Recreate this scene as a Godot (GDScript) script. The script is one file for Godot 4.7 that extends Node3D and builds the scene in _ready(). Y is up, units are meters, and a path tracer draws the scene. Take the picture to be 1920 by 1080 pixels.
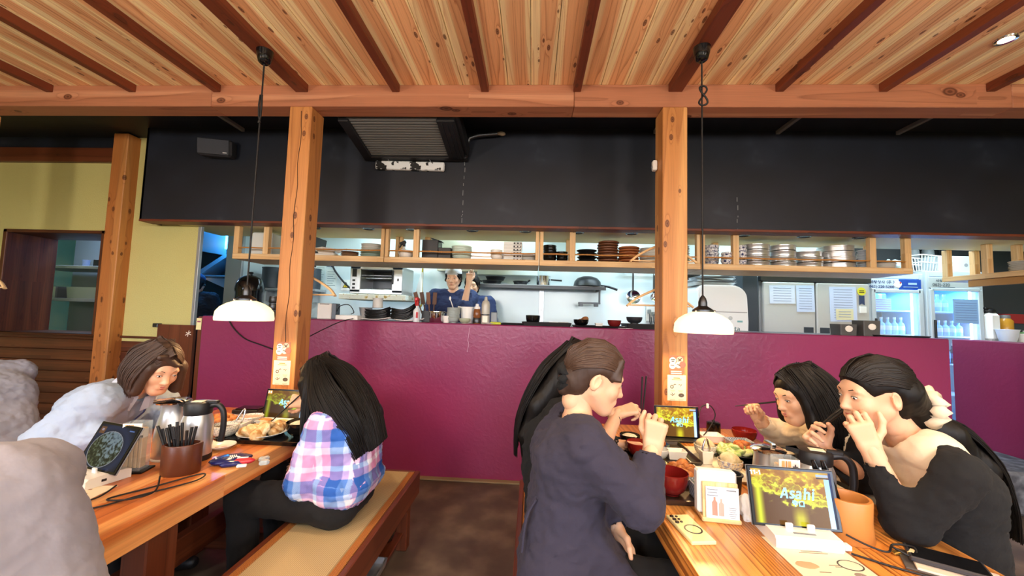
extends Node3D
# A restaurant hall: two long tables with benches in front of an open kitchen counter.

class Mb:
	var v := PackedVector3Array()
	var n := PackedVector3Array()
	var uv := PackedVector2Array()
	var ix := PackedInt32Array()
	var t := Transform3D()
	var uo := Vector2.ZERO

	func at(o: Vector3, b := Basis()) -> Mb:
		t = Transform3D(b, o)
		return self

	func vert(p: Vector3, nn: Vector3, u := Vector2.ZERO) -> int:
		v.push_back(t * p)
		n.push_back((t.basis * nn).normalized())
		uv.push_back(u + uo)
		return v.size() - 1

	func tri(a: int, b: int, c: int) -> void:
		ix.push_back(a)
		ix.push_back(c)
		ix.push_back(b)

	func quad(a: int, b: int, c: int, d: int) -> void:
		tri(a, b, c)
		tri(a, c, d)

	func poly(ps: Array, us := []) -> void:
		var nn: Vector3 = (ps[1] - ps[0]).cross(ps[2] - ps[0]).normalized()
		var first := v.size()
		for i in ps.size():
			vert(ps[i], nn, us[i] if us.size() else Vector2(ps[i].x + ps[i].z, ps[i].y))
		for i in range(1, ps.size() - 1):
			tri(first, first + i, first + i + 1)

	func box(c: Vector3, s: Vector3, bev := 0.003, b := Basis()) -> Mb:
		var h := s * 0.5
		bev = minf(bev, 0.45 * minf(h.x, minf(h.y, h.z)))
		var g := 0
		if s.y >= s.x and s.y >= s.z:
			g = 1
		elif s.z >= s.x:
			g = 2
		var g1 := (g + 1) % 3
		var g2 := (g + 2) % 3
		var pts := {}
		for k in 8:
			var sg := Vector3(1 if k & 1 else -1, 1 if k & 2 else -1, 1 if k & 4 else -1)
			for a in 3:
				var p := Vector3.ZERO
				for e in 3:
					p[e] = sg[e] * (h[e] if e == a else h[e] - bev)
				pts[k * 3 + a] = p
		var put := func(keys: Array) -> void:
			var ps := []
			var us := []
			for q in keys:
				var p: Vector3 = pts[q]
				ps.append(c + b * p)
				us.append(Vector2(p[g1] + p[g2], p[g]))
			var nn: Vector3 = (ps[1] - ps[0]).cross(ps[2] - ps[0])
			if nn.dot(ps[0] - c) < 0.0:
				ps.reverse()
				us.reverse()
			poly(ps, us)
		for a in 3:
			var b1 := 1 << ((a + 1) % 3)
			var b2 := 1 << ((a + 2) % 3)
			for sd in 2:
				var k0 := (1 << a) * sd
				put.call([k0 * 3 + a, (k0 | b1) * 3 + a, (k0 | b1 | b2) * 3 + a, (k0 | b2) * 3 + a])
		if bev > 0.0:
			for a in 3:
				var o1 := (a + 1) % 3
				var o2 := (a + 2) % 3
				for q in 4:
					var k0 := ((1 << o1) if q & 1 else 0) | ((1 << o2) if q & 2 else 0)
					var k1 := k0 | (1 << a)
					put.call([k0 * 3 + o1, k0 * 3 + o2, k1 * 3 + o2, k1 * 3 + o1])
			for k in 8:
				put.call([k * 3, k * 3 + 1, k * 3 + 2])
		return self

	# profile of (radius, height): walk it with the outside on the right hand
	func lathe(prof: Array, seg := 24, o := Vector3.ZERO, b := Basis(), squash := 1.0) -> Mb:
		var m := prof.size()
		var ns := []
		for i in m - 1:
			var d: Vector2 = prof[i + 1] - prof[i]
			ns.append(Vector2(d.y, -d.x).normalized())
		var run := 0.0
		for i in m - 1:
			var p0: Vector2 = prof[i]
			var p1: Vector2 = prof[i + 1]
			var n0: Vector2 = ns[i]
			var n1: Vector2 = ns[i]
			if i > 0 and n0.dot(ns[i - 1]) > 0.72:
				n0 = (n0 + ns[i - 1]).normalized()
			if i < m - 2 and n1.dot(ns[i + 1]) > 0.72:
				n1 = (n1 + ns[i + 1]).normalized()
			var first := v.size()
			var l := p0.distance_to(p1)
			for k in seg + 1:
				var a := TAU * k / seg
				var cs := Vector3(cos(a), 0, -sin(a))
				var q := Vector3(1, 1, squash)
				vert(o + b * ((cs * p0.x + Vector3(0, p0.y, 0)) * q), b * (cs * n0.x + Vector3(0, n0.y, 0)), Vector2(a * 0.1, run))
				vert(o + b * ((cs * p1.x + Vector3(0, p1.y, 0)) * q), b * (cs * n1.x + Vector3(0, n1.y, 0)), Vector2(a * 0.1, run + l))
			for k in seg:
				var e := first + k * 2
				if p0.x > 1e-6:
					tri(e, e + 2, e + 1)
				if p1.x > 1e-6:
					tri(e + 2, e + 3, e + 1)
			run += l
		return self

	func tube(ps: Array, r, sides := 8, flat := 1.0) -> Mb:
		var m := ps.size()
		var side := Vector3.ZERO
		var first := v.size()
		var run := 0.0
		for i in m:
			var d: Vector3 = (ps[mini(i + 1, m - 1)] - ps[maxi(i - 1, 0)]).normalized()
			if i == 0:
				side = d.cross(Vector3.UP if absf(d.y) < 0.9 else Vector3.RIGHT).normalized()
			else:
				side = (side - d * side.dot(d)).normalized()
				run += ps[i].distance_to(ps[i - 1])
			var up := side.cross(d)
			var rr: float = r[i] if r is Array else r
			for k in sides + 1:
				var a := TAU * k / sides
				var e := side * cos(a) + up * sin(a) * flat
				vert(ps[i] + e * rr, e, Vector2(a * 0.02, run))
		var w := sides + 1
		for i in m - 1:
			for k in sides:
				var q := first + i * w + k
				quad(q, q + w, q + w + 1, q + 1)
		for e in [0, m - 1]:
			var d: Vector3 = (ps[0] - ps[1]) if e == 0 else (ps[m - 1] - ps[m - 2])
			var f := v.size()
			for k in sides:
				var q: int = first + e * w + k
				vert(t.affine_inverse() * v[q], d)
			for k in range(1, sides - 1):
				if e == 0:
					tri(f, f + k, f + k + 1)
				else:
					tri(f, f + k + 1, f + k)
		return self

	# polygon in xy (counter-clockwise) pulled along z from z0 to z1, in basis b at o
	func prism(pl: PackedVector2Array, z0: float, z1: float, o := Vector3.ZERO, b := Basis()) -> Mb:
		var area := 0.0
		for i in pl.size():
			area += pl[i].cross(pl[(i + 1) % pl.size()])
		if area < 0.0:
			pl = pl.duplicate()
			pl.reverse()
		var tr := Geometry2D.triangulate_polygon(pl)
		for e in 2:
			var z := z1 if e else z0
			var f := v.size()
			for p in pl:
				vert(o + b * Vector3(p.x, p.y, z), b * Vector3(0, 0, 1 if e else -1), p)
			for i in range(0, tr.size(), 3):
				var a := tr[i]
				var c := tr[i + 1]
				var d := tr[i + 2]
				var ccw := (pl[c] - pl[a]).cross(pl[d] - pl[a]) > 0.0
				if ccw == (e == 1):
					tri(f + a, f + c, f + d)
				else:
					tri(f + a, f + d, f + c)
		for i in pl.size():
			var p := pl[i]
			var q := pl[(i + 1) % pl.size()]
			poly([o + b * Vector3(p.x, p.y, z0), o + b * Vector3(q.x, q.y, z0), o + b * Vector3(q.x, q.y, z1), o + b * Vector3(p.x, p.y, z1)])
		return self

	# rounded lump
	func blob(c: Vector3, r: Vector3, noise: FastNoiseLite = null, amp := 0.0, seg := 12, b := Basis()) -> Mb:
		var first := v.size()
		var rows := maxi(4, seg / 2)
		for i in rows + 1:
			var la := PI * i / rows - PI / 2
			for k in seg + 1:
				var lo := TAU * (k % seg) / seg
				var d := Vector3(cos(la) * cos(lo), sin(la), cos(la) * sin(lo))
				var p := d * r
				if noise:
					p *= 1.0 + amp * noise.get_noise_3dv((c + p) * 1000.0)
				vert(c + b * p, b * (d / r), Vector2(lo * 0.1, la * 0.1))
		var w := seg + 1
		for i in rows:
			for k in seg:
				var q := first + i * w + k
				quad(q, q + w, q + w + 1, q + 1)
		if noise:
			renormal(first)
		return self

	func renormal(first := 0) -> void:
		var acc := {}
		for i in range(first, v.size()):
			n[i] = Vector3.ZERO
		for i in range(0, ix.size(), 3):
			if ix[i] >= first:
				var a := ix[i]
				var b := ix[i + 2]
				var c := ix[i + 1]
				var f := (v[b] - v[a]).cross(v[c] - v[a])
				for q in [a, b, c]:
					var k := v[q].snapped(Vector3.ONE * 1e-5)
					acc[k] = acc.get(k, Vector3.ZERO) + f
		for i in range(first, v.size()):
			n[i] = acc.get(v[i].snapped(Vector3.ONE * 1e-5), Vector3.UP).normalized()

	func text(s: String, h: float, o: Vector3, b := Basis(), depth := 0.0006, font := "Droid Sans", weight := 700) -> Mb:
		var tm := TextMesh.new()
		var f := SystemFont.new()
		f.font_names = PackedStringArray([font])
		f.font_weight = weight
		tm.font = f
		tm.font_size = 32
		tm.pixel_size = h / 24.0
		tm.depth = depth
		tm.curve_step = 3.0
		tm.text = s
		return raw(tm.get_mesh_arrays(), Transform3D(b, o))

	func raw(ar: Array, x: Transform3D) -> Mb:
		if ar.is_empty() or ar[Mesh.ARRAY_VERTEX] == null:
			return self
		var vs: PackedVector3Array = ar[Mesh.ARRAY_VERTEX]
		var nn: PackedVector3Array = ar[Mesh.ARRAY_NORMAL]
		var f := v.size()
		for i in vs.size():
			vert(x * vs[i], x.basis * nn[i])
		if ar[Mesh.ARRAY_INDEX] != null:
			for i in ar[Mesh.ARRAY_INDEX]:
				ix.push_back(f + i)
		else:
			for i in vs.size():
				ix.push_back(f + i)
		return self

	# strokes of writing: each a list of points in xy, drawn as flat bars on the plane z = 0
	func strokes(ls: Array, w: float, o: Vector3, b := Basis(), size := 1.0, thick := 0.0006) -> Mb:
		for l in ls:
			for i in l.size() - 1:
				var p: Vector2 = l[i] * size
				var q: Vector2 = l[i + 1] * size
				var d := (q - p).normalized()
				var r := Vector2(-d.y, d.x) * w * 0.5
				p -= d * w * 0.4
				q += d * w * 0.4
				prism(PackedVector2Array([p - r, q - r, q + r, p + r]), 0.0, thick, o, b)
		return self

	func add(o: Mb, x: Transform3D) -> Mb:
		var f := v.size()
		for i in o.v.size():
			v.push_back(x * o.v[i])
			n.push_back(x.basis * o.n[i])
			uv.push_back(o.uv[i])
		for i in o.ix:
			ix.push_back(f + i)
		return self

	func mesh() -> ArrayMesh:
		var ar := []
		ar.resize(Mesh.ARRAY_MAX)
		ar[Mesh.ARRAY_VERTEX] = v
		ar[Mesh.ARRAY_NORMAL] = n
		ar[Mesh.ARRAY_TEX_UV] = uv
		ar[Mesh.ARRAY_INDEX] = ix
		var m := ArrayMesh.new()
		m.add_surface_from_arrays(Mesh.PRIMITIVE_TRIANGLES, ar)
		return m


# A field of rounded solids joined smoothly and meshed as surface nets
class Sdf:
	var pr := []
	var cell := 0.012

	func _init(c := 0.012) -> void:
		cell = c

	# rounded slab between two level lines: ends a and b, radii ra and rb, half-width vectors wa and wb
	func slab(a: Vector3, b: Vector3, ra: float, rb: float, k := 0.02, wa := Vector3.ZERO, wb := Vector3.ZERO, cut := false) -> Sdf:
		pr.append([0, a, b, ra, rb, k, wa, wb, cut])
		return self

	func ball(c: Vector3, r: Vector3, k := 0.01, b := Basis(), cut := false) -> Sdf:
		pr.append([1, c, r, minf(r.x, minf(r.y, r.z)), b, k, maxf(r.x, maxf(r.y, r.z)), 0, cut])
		return self

	func chain(ps: Array, rs: Array, k := 0.015, ws := []) -> Sdf:
		for i in ps.size() - 1:
			if ws.size():
				slab(ps[i], ps[i + 1], rs[i], rs[i + 1], k, ws[i], ws[i + 1])
			else:
				slab(ps[i], ps[i + 1], rs[i], rs[i + 1], k)
		return self

	func bounds(p: Array) -> AABB:
		if p[0] == 0:
			var bb := AABB(p[1] - p[6], Vector3.ZERO)
			bb = bb.expand(p[1] + p[6]).expand(p[2] + p[7]).expand(p[2] - p[7])
			return bb.grow(maxf(p[3], p[4]))
		return AABB(p[1], Vector3.ZERO).grow(p[6])

	func into(mb: Mb, noise: FastNoiseLite = null, amp := 0.0, nsc := Vector3.ONE) -> Mb:
		var all := AABB()
		var some := false
		for p in pr:
			if not p[8]:
				all = all.merge(bounds(p)) if some else bounds(p)
				some = true
		all = all.grow(cell * 3.0)
		var o := all.position
		var nx := int(all.size.x / cell) + 2
		var ny := int(all.size.y / cell) + 2
		var nz := int(all.size.z / cell) + 2
		var nxy := nx * ny
		var f := PackedFloat32Array()
		f.resize(nxy * nz)
		f.fill(0.5)
		for p in pr:
			var cut: bool = p[8]
			var k: float = maxf(p[5], 0.0001)
			var bb := bounds(p).grow(k + cell * 2.5)
			var i0 := maxi(0, int((bb.position.x - o.x) / cell))
			var j0 := maxi(0, int((bb.position.y - o.y) / cell))
			var k0 := maxi(0, int((bb.position.z - o.z) / cell))
			var i1 := mini(nx - 1, int((bb.end.x - o.x) / cell) + 1)
			var j1 := mini(ny - 1, int((bb.end.y - o.y) / cell) + 1)
			var k1 := mini(nz - 1, int((bb.end.z - o.z) / cell) + 1)
			var a: Vector3 = p[1]
			var is_slab: bool = p[0] == 0
			var ab := Vector3.ZERO
			var inv := 0.0
			var ra := 0.0
			var rb := 0.0
			var wa := Vector3.ZERO
			var wb := Vector3.ZERO
			var wide := false
			var rr := Vector3.ONE
			var rm := 0.0
			var bt := Basis()
			if is_slab:
				ab = p[2] - a
				inv = 1.0 / maxf(ab.length_squared(), 1e-9)
				ra = p[3]
				rb = p[4] - ra
				wa = p[6]
				wb = p[7] - wa
				wide = wa.length_squared() + p[7].length_squared() > 1e-9
			else:
				rr = Vector3.ONE / (p[2] as Vector3)
				rm = p[3]
				bt = (p[4] as Basis).transposed()
			for kk in range(k0, k1 + 1):
				for jj in range(j0, j1 + 1):
					var at := kk * nxy + jj * nx + i0
					var q := Vector3(o.x + i0 * cell, o.y + jj * cell, o.z + kk * cell) - a
					for ii in range(i0, i1 + 1):
						var d: float
						if is_slab:
							var s := clampf(q.dot(ab) * inv, 0.0, 1.0)
							var e := q - ab * s
							if wide:
								var w := wa + wb * s
								e -= w * clampf(e.dot(w) / maxf(w.length_squared(), 1e-9), -1.0, 1.0)
							d = e.length() - ra - rb * s
						else:
							var e := (bt * q) * rr
							var l0 := e.length()
							d = l0 * (l0 - 1.0) / maxf((e * rr).length(), 1e-6)
						q.x += cell
						var old := f[at]
						if cut:
							d = -d
							var h := maxf(k - absf(old - d), 0.0) / k
							f[at] = maxf(old, d) + h * h * k * 0.25
						else:
							var h := maxf(k - absf(old - d), 0.0) / k
							f[at] = minf(old, d) - h * h * k * 0.25
						at += 1
		# surface nets
		var id := PackedInt32Array()
		id.resize(nxy * nz)
		id.fill(-1)
		var first := mb.v.size()
		var lim := cell * 6.0
		var offs := [0, 1, nx, nx + 1, nxy, nxy + 1, nxy + nx, nxy + nx + 1]
		var cells := PackedInt32Array()
		for kk in nz - 1:
			for jj in ny - 1:
				var at := kk * nxy + jj * nx
				for ii in nx - 1:
					var c0 := f[at]
					if absf(c0) < lim:
						var neg := 0
						for q in 8:
							if f[at + offs[q]] < 0.0:
								neg += 1
						if neg > 0 and neg < 8:
							var sum := Vector3.ZERO
							var cnt := 0
							for q in 8:
								var fa := f[at + offs[q]]
								for ax in 3:
									var bit := 1 << ax
									if not (q & bit):
										var fb := f[at + offs[q | bit]]
										if (fa < 0.0) != (fb < 0.0):
											var e := Vector3(q & 1, (q >> 1) & 1, (q >> 2) & 1)
											e[ax] = fa / (fa - fb)
											sum += e
											cnt += 1
							id[at] = mb.v.size()
							mb.v.push_back(o + (Vector3(ii, jj, kk) + sum / cnt) * cell)
							mb.n.push_back(Vector3.ZERO)
							mb.uv.push_back(Vector2.ZERO)
							cells.push_back(at)
					at += 1
		var mv := mb.v
		var qs := PackedInt32Array()
		var step := [1, nx, nxy]
		for at in cells:
			for ax in 3:
				var fa := f[at]
				var fb := f[at + step[ax]]
				if (fa < 0.0) != (fb < 0.0):
					var s1: int = step[(ax + 1) % 3]
					var s2: int = step[(ax + 2) % 3]
					if at - s1 - s2 < 0:
						continue
					var a := id[at - s1 - s2]
					var b := id[at - s2]
					var c := id[at]
					var d := id[at - s1]
					if a < 0 or b < 0 or c < 0 or d < 0:
						continue
					if fa < 0.0:
						qs.append_array(PackedInt32Array([a, b, c, a, c, d]))
					else:
						qs.append_array(PackedInt32Array([a, c, b, a, d, c]))
		var acc := PackedVector3Array()
		for turn in (2 if noise else 1):
			acc.resize(mv.size() - first)
			acc.fill(Vector3.ZERO)
			for i in range(0, qs.size(), 3):
				var a := qs[i]
				var b := qs[i + 1]
				var c := qs[i + 2]
				var fn := (mv[b] - mv[a]).cross(mv[c] - mv[a])
				acc[a - first] += fn
				acc[b - first] += fn
				acc[c - first] += fn
			if noise and turn == 0:
				for i in range(first, mv.size()):
					mv[i] += acc[i - first].normalized() * amp * noise.get_noise_3dv(mv[i] * nsc * 100.0)
		for i in range(first, mv.size()):
			mb.n[i] = acc[i - first].normalized()
		mb.v = mv
		for i in range(0, qs.size(), 3):
			mb.tri(qs[i], qs[i + 1], qs[i + 2])
		return mb


var M := {}
var taken := {}
var rng := RandomNumberGenerator.new()
var lump := FastNoiseLite.new()
var fold := FastNoiseLite.new()
var hairwave := FastNoiseLite.new()


func numbered(called: String) -> String:
	var k: int = taken.get(called, 0)
	taken[called] = k + 1
	return called if k == 0 else "%s_%03d" % [called, k]


func tag(o: Node, label: String, category: String, group := "") -> void:
	o.set_meta("label", label)
	o.set_meta("category", category)
	if group:
		o.set_meta("group", group)


func thing(called: String, label: String, category: String, where := Vector3.ZERO, turn := 0.0, group := "") -> Node3D:
	var o := Node3D.new()
	o.name = numbered(called)
	add_child(o)
	o.position = where
	o.rotation.y = turn
	tag(o, label, category, group)
	return o


func part(called: String, mb: Mb, m: Material, parent: Node, label := "") -> MeshInstance3D:
	var o := MeshInstance3D.new()
	o.name = called
	o.mesh = mb.mesh()
	o.material_override = m
	parent.add_child(o, true)
	if label:
		o.set_meta("label", label)
	if called in ["print", "drawing", "paint_drip", "lettering"]:
		o.set_meta("kind", "stuff")
	return o


func solo(called: String, mb: Mb, m: Material, label: String, category: String, where := Vector3.ZERO, turn := 0.0, group := "") -> MeshInstance3D:
	var o := MeshInstance3D.new()
	o.name = numbered(called)
	o.mesh = mb.mesh()
	o.material_override = m
	add_child(o)
	o.position = where
	o.rotation.y = turn
	tag(o, label, category, group)
	return o


func again(o: Node3D, where: Vector3, turn := 0.0, label := "", group := "") -> Node3D:
	var base := String(o.name)
	var rx := base.rfind("_")
	if rx > 0 and base.substr(rx + 1).is_valid_int():
		base = base.substr(0, rx)
	var c: Node3D = o.duplicate()
	c.name = numbered(base)
	add_child(c)
	c.position = where
	c.rotation.y = turn
	if label:
		c.set_meta("label", label)
	if group:
		c.set_meta("group", group)
	return c


func structure(called: String, mb: Mb, m: Material, label := "") -> Node3D:
	var o: Node3D
	if mb:
		var mi := MeshInstance3D.new()
		mi.mesh = mb.mesh()
		mi.material_override = m
		o = mi
	else:
		o = Node3D.new()
	o.name = called
	o.set_meta("kind", "structure")
	if label:
		o.set_meta("label", label)
	add_child(o, true)
	return o


func mb(o := Vector3.ZERO, b := Basis()) -> Mb:
	return Mb.new().at(o, b)


func hex(c: String) -> Color:
	return Color.html(c)


func V(x: float, y: float, z := 0.0) -> Vector3:
	return Vector3(x, y, z)


func P(a: Array) -> Array:   # flat list of numbers to profile points
	var r := []
	for i in range(0, a.size(), 2):
		r.append(Vector2(a[i], a[i + 1]))
	return r


func smooth(ps: Array, per := 5) -> Array:
	var r := []
	for i in ps.size() - 1:
		for k in per:
			r.append(ps[i].cubic_interpolate(ps[i + 1], ps[maxi(i - 1, 0)], ps[mini(i + 2, ps.size() - 1)], float(k) / per))
	r.append(ps[-1])
	return r


func rot_y(d: float) -> Basis:
	return Basis(Vector3.UP, deg_to_rad(d))


func eul(x: float, y: float, z: float) -> Basis:
	return Basis.from_euler(Vector3(deg_to_rad(x), deg_to_rad(y), deg_to_rad(z)))


func facing(f: Vector3, up := Vector3.UP) -> Basis:   # local +z towards f
	var z := f.normalized()
	var x := up.cross(z).normalized()
	return Basis(x, z.cross(x), z)


func _ready() -> void:
	rng.seed = 7
	lump.seed = 3
	lump.frequency = 0.02
	fold.seed = 11
	fold.frequency = 0.03
	fold.fractal_type = FastNoiseLite.FRACTAL_RIDGED
	fold.fractal_octaves = 2
	fold.domain_warp_enabled = true
	fold.domain_warp_amplitude = 8.0
	hairwave.seed = 12
	hairwave.frequency = 0.06
	# --- camera
	var cam := Camera3D.new()
	cam.name = "camera"
	cam.position = Vector3(0, 1.35, 0)
	cam.rotation_degrees = Vector3(3.923, 3.033, 1.701)
	cam.fov = 72.96
	cam.near = 0.05
	cam.current = true
	add_child(cam)
	# --- sky, exposure
	var we := WorldEnvironment.new()
	we.name = "world_environment"
	var env := Environment.new()
	env.background_mode = Environment.BG_SKY
	var sky := Sky.new()
	var sm := ProceduralSkyMaterial.new()
	sm.sky_top_color = Color(0.68, 0.78, 0.95)
	sm.sky_horizon_color = Color(0.95, 0.97, 1.0)
	sm.ground_bottom_color = Color(0.55, 0.53, 0.5)
	sm.ground_horizon_color = Color(0.6, 0.6, 0.6)
	sm.sky_energy_multiplier = 2.8
	sky.sky_material = sm
	env.sky = sky
	env.tonemap_mode = Environment.TONE_MAPPER_LINEAR
	env.tonemap_exposure = 1.28
	env.sdfgi_enabled = true
	env.ssao_enabled = true
	env.ssil_enabled = true
	we.environment = env
	add_child(we)
	materials()
	# --- large lights: the hall's ceiling panels behind the camera and the kitchen's ceiling panels
	for q in [V(-2.9, 2.05, 0.5), V(-1.0, 2.05, 0.7), V(1.0, 2.05, 0.7), V(2.9, 2.05, 0.5)]:
		globe_lamp(q, 2.3)
	for x in [-2.0, -0.4, 1.2, 2.8, 4.3]:
		panel_lamp(V(x, 2.44, -4.25), Vector2(1.1, 0.3), Color(0.84, 0.94, 1.0), 1.5, "cool white kitchen ceiling light over the kitchen aisle", "kitchen ceiling lights")
	cloths()
	wares()
	panel_lamp(V(-5.1, 2.44, -4.15), Vector2(0.8, 0.3), Color(0.75, 0.87, 1.0), 1.2, "cool white ceiling light over the rack behind the left opening", "")
	setting()
	kitchen()
	tables()
	people()


func globe_lamp(o: Vector3, e: float) -> void:
	var t := thing("globe_lamp", "white glass globe lamp hanging behind the viewer, out of the picture", "pendant lamp", o, 0.0, "globe lamps over the hall")
	var c := Color(1.0, 0.95, 0.89)
	part("globe", mb().blob(V(0, 0, 0), V(0.2, 0.2, 0.2), null, 0.0, 24), glow(c, 3.0), t)
	part("cord", mb().tube([V(0, 0.2, 0), V(0, 0.7, 0)], 0.006), M.rubber, t)
	var l := OmniLight3D.new()
	l.name = "globe_light"
	l.light_color = c
	l.light_energy = e
	l.light_size = 0.19
	l.omni_range = 14.0
	l.omni_attenuation = 2.0
	l.shadow_enabled = true
	t.add_child(l)


func panel_lamp(o: Vector3, s: Vector2, c: Color, e: float, label: String, group: String) -> void:
	var t := thing("ceiling_light", label, "ceiling light", o, 0.0, group)
	part("frame", mb().box(V(0, 0.012, 0), V(s.x + 0.04, 0.03, s.y + 0.04)), M.white, t)
	var gm := glow(c, 2.0)
	part("diffuser_lamp", mb().box(V(0, -0.006, 0), V(s.x, 0.006, s.y), 0.002), gm, t)
	var l := AreaLight3D.new()
	l.name = "panel_light"
	l.area_size = s
	l.light_color = c
	l.light_energy = e
	l.area_range = 14.0
	l.shadow_enabled = true
	l.rotation_degrees.x = -90
	l.position.y = -0.02
	t.add_child(l)


func glow(c: Color, e: float) -> StandardMaterial3D:
	var m := StandardMaterial3D.new()
	m.albedo_color = c
	m.emission_enabled = true
	m.emission = c
	m.emission_energy_multiplier = e
	return m


func mat(c: String, rough := 0.6, metal := 0.0, spec := 0.5) -> StandardMaterial3D:
	var m := StandardMaterial3D.new()
	m.albedo_color = hex(c)
	m.roughness = rough
	m.metallic = metal
	m.metallic_specular = spec
	return m


func noise(freq: float, octaves := 3, sd := 1, kind := FastNoiseLite.TYPE_SIMPLEX_SMOOTH) -> FastNoiseLite:
	var n := FastNoiseLite.new()
	n.noise_type = kind
	n.frequency = freq
	n.fractal_octaves = octaves
	n.seed = sd
	return n


func tex(img: Image) -> ImageTexture:
	return ImageTexture.create_from_image(img)


# wood: rings drawn as the level lines of a stretched noise, bent round knots
func wood(w: int, h: int, sd: int, boards: int, rings: float, stretch: float, light: Color, dark: Color, line: Color, knots: int, knot_r: float, sap: float, sharp := 5.0, bold := 1.0) -> ImageTexture:
	var r := RandomNumberGenerator.new()
	r.seed = sd
	var bw := w / boards
	var out := PackedByteArray()
	out.resize(w * h * 3)
	var fine := noise(0.35, 2, sd + 5).get_image(w, maxi(8, int(h / 40.0)), false, false, false)
	fine.resize(w, h, Image.INTERPOLATE_CUBIC)
	var fb := fine.get_data()
	var prof := PackedFloat32Array()
	for i in 256:
		prof.append(pow(i / 255.0, sharp) if i < 240 else (255 - i) / 15.0)
	for bd in boards:
		var big := noise(1.3 / bw, 2, sd * 31 + bd).get_image(bw, maxi(8, int(h / stretch)), false, false, false)
		big.resize(bw, h, Image.INTERPOLATE_CUBIC)
		var gb := big.get_data()
		var fld := PackedFloat32Array()
		fld.resize(bw * h)
		var drk := PackedFloat32Array()
		drk.resize(bw * h)
		var tilt := r.randf_range(-1.0, 1.0) * 1.5
		for i in bw * h:
			fld[i] = gb[i] / 255.0 * rings + absf(float(i % bw) / bw - 0.5 + 0.1 * tilt) * rings * 0.9
		for k in knots:
			var cx := r.randf_range(0.12, 0.88) * bw
			var cy := r.randf_range(0.0, 1.0) * h
			var kr := knot_r * r.randf_range(0.5, 1.15)
			var rx := int(kr * 4.0)
			var ry := int(kr * 9.0)
			for y in range(maxi(0, int(cy) - ry), mini(h, int(cy) + ry)):
				for x in range(maxi(0, int(cx) - rx), mini(bw, int(cx) + rx)):
					var dx := (x - cx) / kr
					var dy := (y - cy) / kr
					var q := dx * dx + dy * dy * 0.16
					fld[y * bw + x] += 1.6 * exp(-q * 0.5)
					var q2 := sqrt(dx * dx + dy * dy * 0.6)
					if q2 < 1.3:
						drk[y * bw + x] = maxf(drk[y * bw + x], clampf((1.25 - q2) * 2.5, 0.0, 1.0) * (0.75 + 0.25 * sin(q2 * 9.0)))
		var shade := r.randf_range(0.9, 1.06)
		for y in h:
			for x in bw:
				var i := y * bw + x
				var f := fld[i]
				var pr: float = prof[int(f * 256.0) & 255]
				var u := absf(float(x) / bw - 0.5) * 2.0 + (gb[i] / 255.0 - 0.5) * 0.9 + tilt * 0.12 * (float(x) / bw - 0.5)
				var s := clampf((u - sap) * 6.0, 0.0, 1.0)
				var c := dark.lerp(light, s)
				c = c.lerp(line, pr * (0.6 if s < 0.5 else 0.36) * bold)
				c = c.lerp(Color(0.27, 0.12, 0.06), drk[i] * 0.8)
				var g := shade * (0.93 + 0.14 * fb[y * w + bd * bw + x] / 255.0)
				var o := (y * w + bd * bw + x) * 3
				out[o] = clampi(int(c.r * g * 255.0), 0, 255)
				out[o + 1] = clampi(int(c.g * g * 255.0), 0, 255)
				out[o + 2] = clampi(int(c.b * g * 255.0), 0, 255)
	return tex(Image.create_from_data(w, h, false, Image.FORMAT_RGB8, out))


func wood_mat(t: Texture2D, across: float, along: float, rough := 0.5) -> StandardMaterial3D:
	var m := mat("ffffff", rough)
	m.albedo_texture = t
	m.uv1_scale = Vector3(1.0 / across, 1.0 / along, 1.0)
	return m


func noise_mat(n: FastNoiseLite, stops: Array, scale: float, rough := 0.6, bump := 0.0, px := 256) -> StandardMaterial3D:
	var m := mat("ffffff", rough)
	var im := n.get_seamless_image(px, px, false, false, 0.1, true)
	var gr := Gradient.new()
	gr.offsets = PackedFloat32Array(stops.map(func(s): return s[0]))
	gr.colors = PackedColorArray(stops.map(func(s): return hex(s[1])))
	var lut := PackedByteArray()
	for i in 256:
		var c := gr.sample(i / 255.0)
		lut.append_array(PackedByteArray([c.r8, c.g8, c.b8]))
	var src := im.get_data()
	var out := PackedByteArray()
	out.resize(src.size() * 3)
	for i in src.size():
		var k := src[i] * 3
		out[i * 3] = lut[k]
		out[i * 3 + 1] = lut[k + 1]
		out[i * 3 + 2] = lut[k + 2]
	m.albedo_texture = tex(Image.create_from_data(px, px, false, Image.FORMAT_RGB8, out))
	m.uv1_triplanar = true
	m.uv1_scale = Vector3.ONE / scale
	if bump > 0.0:
		m.heightmap_enabled = true
		m.heightmap_texture = tex(im)
		m.heightmap_scale = bump
	return m


func bumpy(m: StandardMaterial3D, n: FastNoiseLite, scale: float, cm: float, px := 256) -> StandardMaterial3D:
	m.uv1_triplanar = true
	m.uv1_scale = Vector3.ONE / scale
	m.heightmap_enabled = true
	m.heightmap_texture = tex(n.get_seamless_image(px, px, false, false, 0.1, true))
	m.heightmap_scale = cm
	return m


func paint(w: int, h: int, c: Color) -> Image:
	var im := Image.create(w, h, false, Image.FORMAT_RGB8)
	im.fill(c)
	return im


func ellipse(im: Image, cx: float, cy: float, rx: float, ry: float, c: Color, inner := 0.0) -> void:
	for y in range(maxi(0, int(cy - ry)), mini(im.get_height(), int(cy + ry) + 1)):
		for x in range(maxi(0, int(cx - rx)), mini(im.get_width(), int(cx + rx) + 1)):
			var q := pow((x - cx) / rx, 2.0) + pow((y - cy) / ry, 2.0)
			if q < 1.0 and q >= inner * inner:
				im.set_pixel(x, y, c)


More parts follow.
